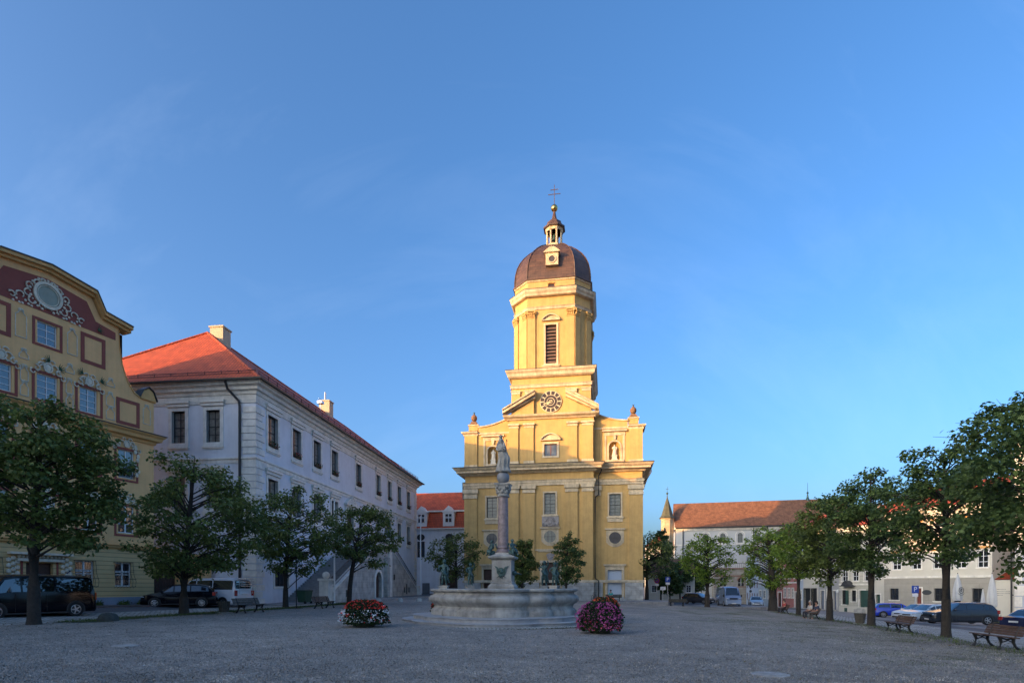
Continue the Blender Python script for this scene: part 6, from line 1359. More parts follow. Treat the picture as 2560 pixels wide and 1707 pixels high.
x, y, z = gp(2256, 1581); dup(BA, (x, y, z + .03), face(-.97, .22), 'brown slatted bench between the litter bin and the open crowned tree')
x, y, z = gp(2034, 1547); b2 = dup(BA, (x, y, z + .03), face(-.97, .2), 'weathered grey brown bench before the dark shop front')
x, y, z = gp(1962, 1533); b3 = dup(BA, (x, y, z + .03), face(-.97, .2), 'bench in front of the pink house with a seated person')
BG = make_bench(SLATG, 'grey slatted bench behind the litter bin before the white camper van'); x, y, z = gp(620, 1532); BG.location = (x, y, z + .04); BG.rotation_euler = (0, 0, face(.97, -.3))
x, y, z = gp(806, 1521); dup(BA, (x, y, z + .04), face(.97, -.25), 'brown bench in front of the foot of the stone stair')
x, y, z = gp(1693, 1515); dup(BG, (x, y, z + .04), face(.1, .99), 'dark bench seen from behind below the parking signs')
dup(BG, (11.9, 66.6, -.12), face(-.16, -.98), 'dark bench against the church front by the white door')
def make_bin(label):
    t = thing('litter_bin', label, 'litter bin', (0, 0, 0), 0, 'slatted litter bins')
    b = MB(); b.lathe([(.18, .03), (.21, .06), (.29, .58), (.27, .6), (.2, .1)], 0, 0, 16); b.build('liner', IRON, t)
    b = MB()
    for k in range(18):
        a = R(20 * k); c, s_ = math.cos(a), math.sin(a); q = lambda rr, w, z: (rr * c - w * s_, rr * s_ + w * c, z)
        b.add([q(.225, -.03, .05), q(.225, .03, .05), q(.315, .042, .62), q(.315, -.042, .62), q(.205, -.03, .05), q(.205, .03, .05), q(.295, .042, .62), q(.295, -.042, .62)], [(0, 1, 2, 3), (7, 6, 5, 4), (0, 4, 5, 1), (3, 2, 6, 7), (0, 3, 7, 4), (1, 5, 6, 2)])
    b.build('slats', SLATG, t); b = MB(); b.box(-.32, .32, -.32, .32, -.05, .03); b.build('base', PLS, t); return t
lb = make_bin('wooden slatted litter bin left of the grey bench before the camper van'); x, y, z = gp(560, 1533); lb.location = (x, y, z + .04)
x, y, z = gp(2150, 1560); dup(lb, (x, y, z + .04), .3, 'wooden slatted litter bin left of the thick right hand trunk', scale=1.05)
t = thing('waste_container', 'dark green wheeled waste container beside the stair foot', 'waste bin', (-15.9, 43.6, g(-15.9, 43.6) + .06), R(80))
b = MB(); b.loft([[(sx * w, sy * d_, z) for sx, sy in ((-1, -1), (1, -1), (1, 1), (-1, 1))] for w, d_, z in ((.42, .3, .1), (.55, .38, .95))]); b.build('body', mat('green plastic', (.015, .06, .035), .5), t, bevel=.02)
b = MB(); b.box(-.58, .58, -.42, .42, .95, 1.03); b.build('lid', mat('dark green lid', (.01, .04, .03), .5), t, bevel=.02)
b = MB(); b.M = Matrix.Rotation(R(90), 4, 'Z'); b.tube((-.3, .4, .1), (-.3, .48, .1), .1, .1, 12); b.tube((-.3, -.4, .1), (-.3, -.48, .1), .1, .1, 12); b.build('wheel', RUB, t)
def stone(label, px, py, w, h, m_, seed):
    x, y, z = gp(px, py); b = MB(); rn = random.Random(seed); s_ = w / 2
    rings = [[(s_ * f * (1 + .06 * rn.random()) * math.cos(R(30 * k)), s_ * f * .8 * math.sin(R(30 * k)), h * t) for k in range(12)] for f, t in ((1, -.1), (1.02, .3), (.93, .65), (.68, .9), (.3, 1.0))]
    b.loft(rings); tag(b.build('kerb_stone', m_, None, (x, y, z), .3, smooth=True), label, 'stone', 'rounded guard stones')
DST = mat('dark mossy guard stone', (.05, .055, .05), .9, var=.4, scale=8, bump=.4)
stone('dark rounded guard stone between the two left trees', 271, 1553, .74, .36, DST, 1)
stone('pale rounded stone on the paved ramp below the stair', 1001, 1504, .45, .35, PLS, 2); stone('grey rounded stone nearest the left end of the fountain', 1048, 1503, .5, .32, PLS, 3); stone('pale stone behind the red and white flower bowl', 946, 1506, .5, .35, PLS, 4)
def textmesh(s, size, m_, parent, loc, rot, name='lettering'):
    cu_ = bpy.data.curves.new('t', 'FONT'); cu_.body = s; cu_.size = size; cu_.align_x = 'CENTER'; cu_.align_y = 'CENTER'; cu_.extrude = .002
    o = bpy.data.objects.new('t', cu_); COL.objects.link(o); dg = bpy.context.evaluated_depsgraph_get(); me = bpy.data.meshes.new_from_object(o.evaluated_get(dg)); bpy.data.objects.remove(o); me.materials.clear(); me.materials.append(m_)
    q = link(name, me, parent, loc, rot); return q
def sign(kind, label, px, py, H, loc=None, rot=0):
    x, y, z = loc or gp(px, py); t = thing('traffic_sign', label, 'sign', (x, y, z), rot, 'traffic signs')
    b = MB(); b.tube((0, 0, 0), (0, 0, H), .035, .035, 8); b.build('post', RIM, t)
    bl = mat('sign blue', (.015, .06, .33), .4, var=.03); rd = mat('sign red', (.5, .02, .03), .4, var=.03); wh = mat('sign white', (.7, .7, .7), .4, var=.02)
    if kind == 'P':
        b = MB(); b.box(-.32, .32, -.06, -.04, H - .68, H); b.build('panel', bl, t, bevel=.003); textmesh('P', .62, wh, t, (0, -.066, H - .34), (R(90), 0, 0), 'letter'); b = MB(); b.box(-.26, .26, -.06, -.04, H - 1.0, H - .72); b.build('plate', wh, t)
    if kind == 'stop':
        b = MB(); b.disc(0, H - .33, .27, -.058, -.04, 28); b.build('panel', bl, t); b = MB(); b.ring(0, H - .33, .27, .35, -.065, -.04, 32)
        for a in (45, -45): b.plate([(x_ * math.cos(R(a)) - z_ * math.sin(R(a)), H - .33 + x_ * math.sin(R(a)) + z_ * math.cos(R(a))) for x_, z_ in ((-.28, -.035), (.28, -.035), (.28, .035), (-.28, .035))], -.064, -.0585)
        b.build('red_ring', rd, t); b = MB(); b.box(-.24, .24, -.06, -.04, H - 1.0, H - .74); b.build('plate', wh, t)
    if kind == 'small': b = MB(); b.box(-.33, .33, -.06, -.04, H - .42, H); b.build('panel', wh, t); b = MB(); [b.box(-.24, .24 - .06 * (k % 2), -.063, -.0605, H - .14 - k * .1, H - .11 - k * .1) for k in range(3)]; b.build('lettering', mat('grey lettering', (.08, .09, .1), .7), t)
    if kind == 'back': b = MB(); b.plate([(-.45, H), (.45, H), (0, H - .78)], -.06, -.04); b.plate([(.0 + .22 * math.cos(R(60 * k)), H - 1.05 + .22 * math.sin(R(60 * k))) for k in range(6)], -.06, -.04); b.build('panel', mat('dark sign back', (.05, .055, .06), .5), t)
    return t
def at(px, Y): x = (px - 1280) / 1422 * Y; return (x, Y, g(x, Y))
sign('stop', 'round blue no stopping sign with red ring right of the church', 0, 0, 3.3, at(1642, 74)); sign('small', 'small white rectangular sign between the two blue signs', 0, 0, 2.2, at(1657, 72)); sign('P', 'blue parking sign on a post right of the church', 0, 0, 3.5, at(1669, 73))
sign('P', 'blue parking sign in front of the inn door', 0, 0, 3.1, at(2287, 52)); sign('back', 'dark triangular sign back in front of the icy blue house', 0, 0, 3.3, at(1876, 84))
b = MB(); b.box(-.3, .3, -.3, .3, 0, .9); b.box(-.34, .34, -.34, .34, .9, .96); b.build('b', None) if False else None
# closed café umbrellas
def umbrella(label, px, Y, ztop, zlow, w, emblem):
    x, y, z = at(px, Y); t = thing('closed_umbrella', label, 'umbrella', (x, y, z), 0, 'closed umbrellas before the inn'); zt, zl_ = ztop - z, zlow - z
    b = MB(); b.tube((0, 0, 0), (0, 0, zt + .1), .03, .03, 8); b.box(-.35, .35, -.35, .35, 0, .1); b.build('pole', IRON, t)
    robe_mesh([(0, 0, zl_ - .2, w * .8, w * .8), (0, 0, zl_, w * 1.0, w), (0, 0, zl_ + (zt - zl_) * .35, w * .9, w * .9), (0, 0, zl_ + (zt - zl_) * .7, w * .55, w * .55), (0, 0, zt, .04, .04)], mat('off white umbrella cloth', (.55, .55, .53), .8, var=.06), 'cloth', t, 8, .16, seed=int(px))
    if emblem:
        b = MB(); zc = zl_ + (zt - zl_) * .33; b.ring(0, zc, .19, .23, -w - .06, -w - .045, 20, sz=1.2); b.ring(0, zc, .08, .11, -w - .06, -w - .045, 12, 20, 300); b.ring(0, zc - .15, .25, .28, -w - .06, -w - .045, 12, 200, 340); b.box(-.02, .02, -w - .06, -w - .045, zc - .1, zc + .16); b.build('emblem', BLACKW, t)
umbrella('white closed umbrella with round black emblem behind the grey car', 2394, 50, 2.7, .55, .36, True); umbrella('pale closed umbrella beside the white garden wall', 2480, 50, 2.7, .0, .36, False); umbrella('small slim white closed umbrella by the inn doorway', 2457, 53, 1.35, -.6, .2, False)
x, y, z = at(2322, 53); bush('spiky potted plant below the oval inn sign', x, y, .5, .9, 77, 500, 1); x, y, z = at(2436, 54); bush('tall potted plant by the inn doorway', x, y, .4, 1.0, 78, 400, 1); x, y, z = at(2495, 52); bush('low green hedge before the white garden wall', x, y, .9, .6, 79, 900)
# flat manhole covers
for lb_, px, py, w in (('pale round manhole patch in the left foreground gravel', 312, 1617, .30), ('pale oval manhole patch in the right foreground gravel', 1925, 1690, .34)):
    x, y, z = gp(px, py); b = MB(); b.lathe([(w, 0), (w, .045), (w * .95, .05)], 0, 0, 28); b.lathe([(w * .7, .05), (w * .7, .056), (w * .66, .058)], 0, 0, 24); tag(b.build('manhole_cover', mat('pale cement cover', (.30, .29, .27), .9, var=.35, scale=9, bump=.4), None, (x, y, z)), lb_, 'manhole cover', 'manhole covers')

# fallen leaves, grass tufts along the verges
def scatter(name, label_mat, n, fn, size, seed, up=0.0):
    r = np.random.RandomState(seed); P3 = np.array([fn(r) for _ in range(n)]); nr = r.normal(size=(n, 3)) * np.array([[.4, .4, .1]]); nr[:, 2] += 1 - up
    nr /= np.linalg.norm(nr, axis=1)[:, None]; a = np.cross(nr, r.normal(size=(n, 3))); a /= np.linalg.norm(a, axis=1)[:, None]; c = np.cross(nr, a); s_ = size * r.uniform(.5, 1.4, (n, 1))
    if up: a = np.stack([r.normal(0, .35, n), r.normal(0, .35, n), np.ones(n)], 1) * 1.3; P3[:, 2] += size * .4
    V = np.stack([P3 - a * s_, P3 - c * s_ * (.22 if up else .6), P3 + a * s_, P3 + c * s_ * (.22 if up else .6)], 1).reshape(-1, 3)
    o = rawmesh(V, n, name, label_mat); o['kind'] = 'stuff'; return o
def onleft(r): y = r.uniform(22, 47); x = LEFT(y) + r.uniform(-.1, 1.1) ; return (x, y, g(x, y) + .05)
def onright(r):
    y = r.uniform(9, 56); x = RIGHT(y) + r.normal(-.5, .55); return (x, y, g(x, y) + .05)
_pc = [(random.Random(5 + k).uniform(9, 18.5), random.Random(50 + k).uniform(9.5, 34)) for k in range(70)]
def patch(r): k = r.randint(len(_pc)); x = _pc[k][0] + r.normal(0, .55); y = _pc[k][1] + r.normal(0, .26); return (x, y, g(x, y) + .04)
GB = leafmat('grass blades', (.035, .055, .012), (.15, .20, .05), .2)
scatter('verge_grass', GB, 5200, onleft, .05, 1, .8); scatter('verge_grass', GB, 3800, onright, .045, 2, .8); scatter('grass_tufts', GB, 16000, patch, .015, 3, .8)
LFM = mat('dry fallen leaves', (.13, .10, .04), .9, var=.5, scale=12)
def under(r):
    t = [(-17, 20.5), (-16, 28), (-14.6, 37), (17.6, 24), (19.6, 32), (15.8, 19), (20.6, 37)][r.randint(7)]; x = t[0] + r.normal(0, 2.2); y = t[1] + r.normal(0, 2.2); return (x, y, g(x, y) + .045)
scatter('fallen_leaves', LFM, 900, under, .032, 4)
def anyw(r): y = r.uniform(8.5, 45); x = r.uniform(-.8, .8) * y; x = max(-16, min(17, x)); return (x, y, g(x, y) + .045)
scatter('fallen_leaves', LFM, 420, anyw, .028, 6)

# loose stones lying proud of the gravel: each a small tilted facet with its own grey
PEB = leafmat('loose gravel stones', (.07, .064, .056), (.62, .57, .50), 0.0)
r = np.random.RandomState(12); n = 120000; Yp = 1 / r.uniform(1 / 34, 1 / 7.5, n); Xp = r.uniform(-.98, .98, n) * Yp
keep = (Xp > np.array([LEFT(y) + .3 for y in Yp])) & (Xp < np.array([RIGHT(y) - .6 for y in Yp])) & (np.hypot(Xp - FX, Yp - FY) > 5.3); Xp = Xp[keep]; Yp = Yp[keep]; n = len(Xp)
P3 = np.stack([Xp, Yp, np.array([g(a, c) for a, c in zip(Xp, Yp)]) + .036], 1); nr = r.normal(size=(n, 3)) * np.array([[.8, .8, .3]]); nr[:, 2] = np.abs(nr[:, 2]) + .35; nr /= np.linalg.norm(nr, axis=1)[:, None]
a = np.cross(nr, r.normal(size=(n, 3))); a /= np.linalg.norm(a, axis=1)[:, None]; c = np.cross(nr, a); s_ = r.uniform(.008, .019, (n, 1)) * (.7 + .3 * Yp[:, None] / 12)
o = rawmesh(np.stack([P3 - a * s_, P3 - c * s_ * .8, P3 + a * s_, P3 + c * s_ * .8], 1).reshape(-1, 3), n, 'gravel_stones', PEB); o['kind'] = 'stuff'
# ================================================================ VEHICLES
def car(name, label, cat, loc, head, Lc, Wc, H, paint, kind='hatch', tail=RLT, rim=RIM, wr_=.32, rail=False, darkglass=CGL, plate_f=True):
    t = thing(name, label, cat, loc, math.atan2(head[1], head[0]), 'parked vehicles'); w = Wc / 2; zb = .22
    K = dict(
        hatch=[(0, .46, .47, .86), (.012, .56, .575, .93), (.03, .64, .67, .96), (.115, .665, .93, .985), (.22, .665, .985, 1), (.42, .655, 1.0, 1), (.58, .645, .965, 1), (.755, .63, .655, 1), (.90, .555, .575, .975), (.965, .50, .51, .92), (.99, .42, .43, .86), (1, .34, .35, .80)],
        suv=[(0, .44, .45, .86), (.012, .56, .57, .93), (.03, .63, .66, .97), (.09, .66, .92, .985), (.18, .66, .985, 1), (.42, .65, 1.0, 1), (.57, .64, .97, 1), (.72, .635, .66, 1), (.88, .585, .605, .98), (.965, .545, .555, .93), (.99, .46, .47, .88), (1, .34, .35, .82)],
        sedan=[(0, .50, .51, .86), (.015, .62, .635, .93), (.14, .66, .68, .97), (.17, .665, .70, .98), (.30, .67, .95, 1), (.42, .66, 1.0, 1), (.56, .645, .97, 1), (.73, .63, .655, 1), (.90, .56, .575, .975), (.97, .50, .51, .92), (.99, .42, .43, .86), (1, .34, .35, .80)],
        van=[(0, .30, .31, .93), (.006, .50, .52, .95), (.014, .56, .60, .97), (.035, .57, .95, .98), (.07, .57, .985, 1), (.40, .57, 1.0, 1), (.66, .565, .985, 1), (.735, .56, .94, 1), (.865, .54, .565, 1), (.955, .46, .475, .96), (.985, .38, .39, .90), (1, .28, .29, .85)],
        truckvan=[(0, .30, .31, .94), (.004, .55, .60, .96), (.012, .60, .95, .98), (.03, .60, .985, 1), (.50, .60, 1.0, 1), (.74, .58, .99, 1), (.79, .56, .955, 1), (.90, .515, .54, 1), (.965, .42, .435, .96), (.985, .34, .35, .92), (1, .22, .23, .88)])[kind]
    def sec(q):
        tt, bl, rf, wf = q; x = -Lc / 2 + tt * Lc; W_ = w * wf; bl *= H; rf *= H; green = rf - bl > .15 * H; g_ = min(1, (rf - bl) / (.25 * H)); wr = W_ * (.90 - (.13 if kind not in ('van', 'truckvan') else .06) * g_)
        return [(x, W_ * .88, zb), (x, W_ * .99, zb + .10), (x, W_, H * .30 if bl > H * .35 else min(bl, H * .25)), (x, W_ * .975, bl), (x, wr, rf - .035 * H * g_), (x, wr * .80, rf), (x, 0, rf + .012 * H)]
    SS = [sec(q) for q in K]; b = MB()
    rings = [s_ + [(x, -y, z) for x, y, z in s_[-2::-1]] for s_ in SS]
    b.loft(rings, True, True); b.build('body', paint, t, smooth=True)
    def lerp(tt, i):
        for (q0, s0), (q1, s1) in zip(zip(K, SS), zip(K[1:], SS[1:])):
            if tt <= q1[0] + 1e-9: f = (tt - q0[0]) / (q1[0] - q0[0]); return Vector(s0[i]).lerp(Vector(s1[i]), f)
        return Vector(SS[-1][i])
    tc = [q[0] for q in K if q[2] - q[1] > .15]; tr0, tf0 = tc[0], tc[-1]; idx = [k for k, q in enumerate(K) if q[0] == tr0][0]; trb = K[idx - 1][0]; tfb = K[[k for k, q in enumerate(K) if q[0] == tf0][0] + 1][0]
    def sideglass(a, c):
        ts = sorted({a, c, *[q[0] for q in K if a < q[0] < c]})
        for s_ in (1, -1):
            b = MB(); vs = []
            for tt in ts: p3, p4 = lerp(tt, 3), lerp(tt, 4); lo, hi = p3.lerp(p4, .10), p3.lerp(p4, .88); vs += [(lo.x, s_ * (lo.y + .006), lo.z), (hi.x, s_ * (hi.y + .006), hi.z)]
            b.add(vs, [(2 * k, 2 * k + 2, 2 * k + 3, 2 * k + 1) if s_ < 0 else (2 * k + 1, 2 * k + 3, 2 * k + 2, 2 * k) for k in range(len(ts) - 1)]); b.build('window', darkglass, t)
    a, c = trb + (tr0 - trb) * .55 + .012, tf0 + (tfb - tf0) * .72; n_ = {'hatch': (.34, .56), 'suv': (.24, .50), 'sedan': (.36, .57), 'van': (.36, .62), 'truckvan': (.76,)}[kind]
    if kind == 'truckvan': sideglass(.765, c)
    else:
        e = [a, *n_, c]
        for i in range(len(e) - 1): sideglass(e[i] + .008, e[i + 1] - .008)
    def crossglass(nm, ta, tb, sgn):
        rows = []
        for tt in (ta, tb):
            p = [lerp(tt, k) for k in (4, 5, 6)]; rows.append([Vector((q.x, q.y * .93, q.z)) for q in p] + [Vector((q.x, -q.y * .93, q.z)) for q in (p[1], p[0])])
        n = (rows[1][2] - rows[0][2]).cross(Vector((0, 1, 0))).normalized(); n = n if n.z > 0 else -n; b = MB()
        b.add([tuple(q + n * .012) for r_ in rows for q in r_], [(k, k + 1, k + 6, k + 5) for k in range(4)]); b.build(nm, darkglass, t)
    crossglass('windscreen', tf0 + (tfb - tf0) * .06, tf0 + (tfb - tf0) * .95, 1); 
    if kind != 'truckvan': crossglass('rear_window', trb + (tr0 - trb) * .12, trb + (tr0 - trb) * .9, -1)
    xf, xr = Lc / 2 - .19 * Lc, -Lc / 2 + (.19 if kind != 'truckvan' else .22) * Lc
    for x in (xf, xr):
        for s_ in (1, -1):
            b = MB(); n = 20; b.M = Matrix.Translation((x, 0, 0)); pts = [(wr_ * 1.2 * math.cos(2 * math.pi * k / n), max(zb - .01, wr_ + wr_ * 1.2 * math.sin(2 * math.pi * k / n))) for k in range(n)]
            b.plate(pts, *((-w - .004, -w + .2) if s_ < 0 else (w - .2, w + .004))); b.build('wheel_arch', BLKP, t)
            b = MB(); b.M = Matrix.Translation((x, s_ * (w - .085), wr_)) @ Matrix.Rotation(R(-90 * s_), 4, 'X')
            b.lathe([(wr_ * .6, -.1), (wr_ * .97, -.1), (wr_, -.06), (wr_, .06), (wr_ * .97, .1), (wr_ * .66, .1), (wr_ * .62, .06)], 0, 0, 24); wh = b.build('wheel', RUB, t, smooth=True)
            b = MB(); b.M = Matrix.Translation((x, s_ * (w - .085), wr_)) @ Matrix.Rotation(R(-90 * s_), 4, 'X')
            b.lathe([(wr_ * .56, .06), (wr_ * .66, .095), (wr_ * .60, .10), (wr_ * .54, .05)], 0, 0, 24, cap=False); b.lathe([(wr_ * .14, .04), (wr_ * .14, .095), (0.01, .10)], 0, 0, 10)
            for k in range(5 if kind != 'hatch' else 7):
                an = R(360 / (5 if kind != 'hatch' else 7) * k); c_, q_ = math.cos(an), math.sin(an); ww_ = wr_ * .10
                b.add([(r_ * c_ - o_ * q_, r_ * q_ + o_ * c_, z_) for r_, o_ in ((.02, -ww_), (wr_ * .62, -ww_ * .8), (wr_ * .62, ww_ * .8), (.02, ww_)) for z_ in (.05, .09)], [(0, 2, 4, 6), (1, 7, 5, 3), (0, 1, 3, 2), (4, 5, 7, 6), (2, 3, 5, 4)])
            b.build('rim', rim, wh)
            b = MB(); b.M = Matrix.Translation((x, s_ * (w - .085), wr_)) @ Matrix.Rotation(R(-90 * s_), 4, 'X'); b.lathe([(wr_ * .62, .02), (wr_ * .62, .035), (.01, .035)], 0, 0, 20); b.build('hub', BLKP, wh)
    def onbody(tt, yf, z, nm, m_, sx, sy, sz):
        for s_ in (1, -1):
            p = lerp(tt, 3); b = MB(); b.ball((p.x, s_ * p.y * yf, z), 1, 12, sx=sx, sy=sy, sz=sz); b.build(nm, m_, t, smooth=True)
    big = kind in ('van', 'truckvan')
    onbody(.955 if not big else .965, .80, H * (.45 if not big else .40), 'headlight', HLT, Lc * .045, w * .20, H * (.055 if not big else .05))
    for s_ in (1, -1):
        b = MB(); z0_, z1_ = ((.50, .66) if not big else (.40, .58)); z0_ *= H; z1_ *= H; xx = -Lc / 2
        b.box(xx - .008, xx + (.20 if not big else .05), *sorted((s_ * w * .70, s_ * w * .965)), z0_, z1_); b.build('taillight', tail, t, bevel=.02)
        b = MB(); p = lerp(tf0 + (tfb - tf0) * .85, 3); b.ball((p.x - .05, s_ * (p.y + .10), p.z + .06), .085, 10, sx=.8, sy=1.2, sz=.9 if not big else 1.8); b.tube((p.x - .05, s_ * p.y * .95, p.z), (p.x - .05, s_ * (p.y + .08), p.z + .03), .03); b.build('mirror', paint if not big else BLKP, t, smooth=True)
    b = MB(); b.box(Lc / 2 - .10, Lc / 2 + .015, -w * .72, w * .72, .24, .36); b.box(Lc / 2 - .16, Lc / 2 - .005 - .012 * Lc * 0, -w * .46, w * .46, H * .37, H * .44); b.build('grille', BLKP, t, bevel=.01)
    b = MB(); b.box(-Lc / 2 - .015, -Lc / 2 + .1, -w * .8, w * .8, .24, .38); b.box(-Lc * .3, Lc * .3, -w - .006, -w * .9, .20, .27); b.box(-Lc * .3, Lc * .3, w * .9, w + .006, .20, .27); b.build('bumper', BLKP, t, bevel=.01)
    b = MB(); b.box(Lc / 2 + .006, Lc / 2 + .025, -.26, .26, .36, .47); b.build('number_plate', PLT, t); b = MB(); b.box(-Lc / 2 - .03, -Lc / 2 - .012, -.26, .26, H * .42, H * .42 + .11); b.build('number_plate', PLT, t)
    b = MB()
    for tt in ([.17 * Lc, -.07 * Lc] if kind != 'truckvan' else [.30 * Lc, .12 * Lc]) :
        for s_ in (1, -1): b.box(tt - .006, tt + .006, *sorted((s_ * (w - .01), s_ * (w + .0025))), .30, K[5][1] * H * .93)
    for s_ in (1, -1): b.box(.10 * Lc - .35, .10 * Lc - .2, *sorted((s_ * (w - .01), s_ * (w + .018))), H * .52, H * .54)
    b.build('door_seam', BLKP, t)
    if rail:
        b = MB()
        for s_ in (1, -1): p0, p1 = lerp(.16, 5), lerp(.58, 5); b.tube((p0.x, s_ * p0.y, p0.z + .05), (p1.x, s_ * p1.y, p1.z + .05), .018)
        b.build('roof_rail', RIM, t)
    return t
def paint(name, c, r_=.15, m_=.0): return mat(name, c, min(r_, .16), m_, var=.03, scale=.8, spec=.5, coat=.5)
def cat_(x, Y, dz=.02): return (x, Y, g(x, Y) + dz)
BLKC = mat('black car paint', (.003, .004, .008), .12, 0, var=.03, scale=.8, spec=.22, coat=.12)
v1 = car('black_van', 'black passenger van parked at the far left before the yellow house', 'van', (-21.7, 25.35, .20), (-.37, -.93), 4.95, 1.9, 1.93, BLKC, 'van', OLT, wr_=.34)
car('small_car', 'small black car parked across the dark arched gateway', 'car', cat_(-21.2, 36.4, -.0), (-.93, -.37), 4.15, 1.72, 1.50, BLKC, 'hatch', wr_=.30)
wv = car('camper_van', 'white camper van with bicycle rack on its back beside the town hall corner', 'van', cat_(-20.4, 38.9, -.05), (-.97, .24), 4.95, 1.92, 2.0, paint('white van paint', (.62, .65, .70), .35), 'van', wr_=.34)
b = MB()
for s_ in (-.62, .62): b.path([(-2.52, s_, 1.92), (-2.60, s_, 1.5), (-2.56, s_, .95)], .02, 6)
for z, o_ in ((1.88, .1), (1.72, .22), (1.56, .3), (1.42, .3)): b.box(-2.50 - o_, -2.46 - o_, -.72, .72, z, z + .05)
for s_ in (-.5, .5): b.tube((-2.5, s_, 1.5), (-2.85, s_, 1.45), .02)
b.build('bicycle_rack', RIM, wv)
spv = car('delivery_van', 'silver blue high roofed delivery van facing the square', 'van', cat_(27.6, 72.6, .1), (-.13, -.99), 5.6, 1.98, 2.5, paint('silver blue paint', (.30, .37, .50), .35, .2), 'truckvan', wr_=.34)
car('dark_estate_car', 'dark grey car parked left of the silver blue delivery van', 'car', cat_(26.4, 80.5, .1), (.62, -.78), 4.4, 1.78, 1.55, paint('graphite paint', (.03, .032, .04)), 'suv')
car('pale_car', 'pale blue car facing the camera right of the delivery van', 'car', cat_(33.4, 78, .1), (-.30, -.95), 4.1, 1.7, 1.42, paint('pale blue paint', (.30, .36, .42), .3, .2), 'hatch', wr_=.30)
car('blue_car', 'bright blue hatchback parked nearest the thick tree trunk', 'car', cat_(37.1, 55), (.95, -.3), 4.1, 1.72, 1.45, paint('bright blue paint', (.015, .045, .42), .25, .0), 'hatch', wr_=.31)
car('white_car', 'white car parked between the blue hatchback and the white estate', 'car', cat_(36.7, 51.2), (-.95, -.1), 4.4, 1.76, 1.45, paint('white car paint', (.55, .57, .60)), 'hatch')
car('white_estate', 'white estate car with dark grille beside the grey off road car', 'car', cat_(35.2, 47.8), (-.95, -.1), 4.55, 1.8, 1.46, paint('cool white paint', (.48, .56, .62)), 'hatch', rail=True)
car('grey_offroad_car', 'dark grey off road car behind the right hand trunk', 'car', cat_(34.1, 43.4), (-.96, .1), 4.6, 1.85, 1.68, paint('dark slate paint', (.030, .036, .045), .3, .2), 'suv', wr_=.36, rail=True)
car('dark_blue_sedan', 'dark blue sedan cut by the right edge of the picture', 'car', cat_(33.6, 36.4), (.93, .32), 4.6, 1.78, 1.44, paint('dark navy paint', (.012, .016, .05)), 'sedan')
# bicycle against the church
t = thing('bicycle', 'bicycle leaning against the church plinth below the downpipe', 'bicycle', (9.9, 68.6, -.12), R(60))
for x in (-.52, .52):
    b = MB(); n = 24
    b.path([(x + .33 * math.cos(2 * math.pi * k / n), 0, .34 + .33 * math.sin(2 * math.pi * k / n)) for k in range(n + 1)], .02, 6)
    for k in range(10): b.tube((x, 0, .34), (x + .32 * math.cos(R(36 * k)), 0, .34 + .32 * math.sin(R(36 * k))), .003, .003, 3)
    b.build('wheel', RUB, t)
b = MB()
for a, c in (((-.52, .34), (-.12, .3)), ((-.52, .34), (-.22, .82)), ((-.22, .88), (-.12, .3)), ((-.12, .3), (.34, .82)), ((-.2, .8), (.34, .86)), ((.34, .95), (.52, .34))): b.tube((a[0], 0, a[1]), (c[0], 0, c[1]), .018)
b.build('frame', mat('dark bicycle frame', (.03, .03, .05), .4), t)
b = MB(); b.tube((.32, -.28, 1.02), (.32, .28, 1.02), .014); b.tube((.34, 0, .9), (.32, 0, 1.02), .014); b.build('handlebar', IRON, t); b = MB(); b.ball((-.24, 0, .93), .1, 8, sx=1.3, sy=.7, sz=.35); b.build('saddle', IRON, t)

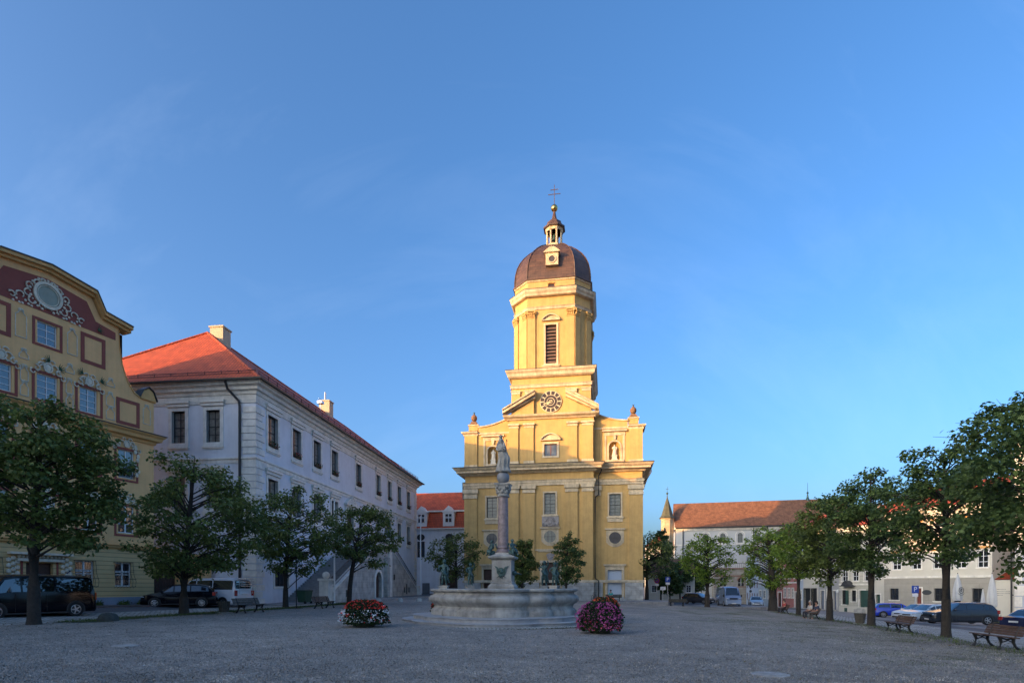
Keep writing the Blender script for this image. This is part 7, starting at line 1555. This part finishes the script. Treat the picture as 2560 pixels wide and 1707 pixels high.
# ================================================================ PEOPLE
SKIN = mat('warm skin', (.38, .21, .14), .6, var=.06)
def person(label, loc, rot, shirt, trousers, hair, lean=0):
    t = thing('person', label, 'person', loc, rot, 'people sitting on the benches')
    # seated: hips at z .50, facing -y
    V = [(0, 0, .54, .12), (0, .02, .75, .115), (0, .0 - lean, .98, .12), (0, -.02 - lean, 1.08, .05), (0, -.03 - lean, 1.14, .055), (0, -.05 - lean, 1.23, .092), (0, -.04 - lean, 1.30, .075),
         (-.17, 0 - lean, .97, .055), (-.23, -.04, .72, .043), (-.12, -.26, .62, .033), (-.09, -.33, .60, .035), (.17, 0 - lean, .97, .055), (.23, -.04, .72, .043), (.12, -.26, .62, .033), (.09, -.33, .60, .035),
         (-.09, -.08, .53, .09), (-.12, -.46, .52, .065), (-.12, -.46, .12, .045), (-.12, -.48, .06, .04), (-.12, -.62, .04, .035), (.09, -.08, .53, .09), (.13, -.46, .52, .065), (.13, -.40, .12, .045), (.13, -.42, .06, .04), (.13, -.56, .04, .035)]
    E_ = [(0, 1), (1, 2), (2, 3), (3, 4), (4, 5), (5, 6), (2, 7), (7, 8), (8, 9), (9, 10), (2, 11), (11, 12), (12, 13), (13, 14), (0, 15), (15, 16), (16, 17), (17, 18), (18, 19), (0, 20), (20, 21), (21, 22), (22, 23), (23, 24)]
    skinned('body', V, E_, SKIN, t)
    big = lambda v, d: (v[0], v[1], v[2], v[3] + d)
    skinned('shirt', [big(V[0], .018), big(V[1], .02), big(V[2], .018), big(V[7], .02), big(V[8], .02), big(V[11], .02), big(V[12], .02)], [(0, 1), (1, 2), (2, 3), (3, 4), (2, 5), (5, 6)], mat('cloth ' + shirt[0], shirt[1], .9), t)
    skinned('trousers', [big(V[0], .024), big(V[15], .015), big(V[16], .015), big(V[17], .015), big(V[20], .015), big(V[21], .015), big(V[22], .015)], [(0, 1), (1, 2), (2, 3), (0, 4), (4, 5), (5, 6)], mat('cloth ' + trousers[0], trousers[1], .9), t)
    b = MB(); b.ball((0, -.02 - lean, 1.275), .108, 12, sz=.95); b.ball((0, .03 - lean, 1.2), .085, 10, sz=1.3); b.build('hair', hair, t, smooth=True)
    b = MB(); b.ball((0, -.15 - lean, 1.215), .018, 6, sz=1.3)
    for s_ in (-1, 1): b.ball((s_ * .095, -.045 - lean, 1.22), .025, 6, sx=.5)
    b.build('face_features', SKIN, t)
    b = MB(); [b.ball((s_ * .035, -.138 - lean, 1.245), .010, 6) for s_ in (-1, 1)]; b.box(-.025, .025, -.142 - lean, -.13 - lean, 1.175, 1.182); b.build('eyes', BLACKW, t)
    for s_ in (-1, 1):
        b = MB()
        for k in range(5): b.path([(s_ * .09 + (k - 2) * .015, -.34, .60), (s_ * .09 + (k - 2) * .016, -.37 - .005 * (2 - abs(k - 2)), .595), (s_ * .09 + (k - 2) * .016, -.39, .575)], [.009, .008, .006], 5)
        b.build('fingers', SKIN, t)
    b = MB(); [b.ball((x_, y_ - .06, .05), .06, 8, sx=.8, sy=1.9, sz=.75) for x_, y_ in ((-.12, -.5), (.13, -.44))]; b.build('shoes', BLACKW, t, smooth=True)
    return t
HB = mat('black hair', (.012, .010, .009), .6); HG_ = mat('grey hair', (.25, .24, .23), .8)
person('person in turquoise top sitting on the bench before the church front', (11.55, 66.5, -.14), face(-.16, -.98), ('turquoise', (.05, .38, .34)), ('dark', (.03, .03, .04)), HB)
person('dark haired person in red sitting on the bench before the pink house', (b3.location.x, b3.location.y + .1, b3.location.z - .06), face(-.97, -.2), ('faded red', (.30, .05, .05)), ('dark', (.03, .03, .04)), HB)
bl_ = b2.location
person('grey haired person in pale shirt on the weathered bench before the shop', (bl_.x, bl_.y + .45, bl_.z - .06), face(-.97, -.1), ('pale', (.42, .42, .40)), ('dark', (.03, .03, .04)), HG_)
person('person in dark blue top on the weathered bench before the shop', (bl_.x, bl_.y - .4, bl_.z - .06), face(-.97, -.1), ('navy', (.04, .05, .09)), ('grey', (.12, .12, .12)), HB)
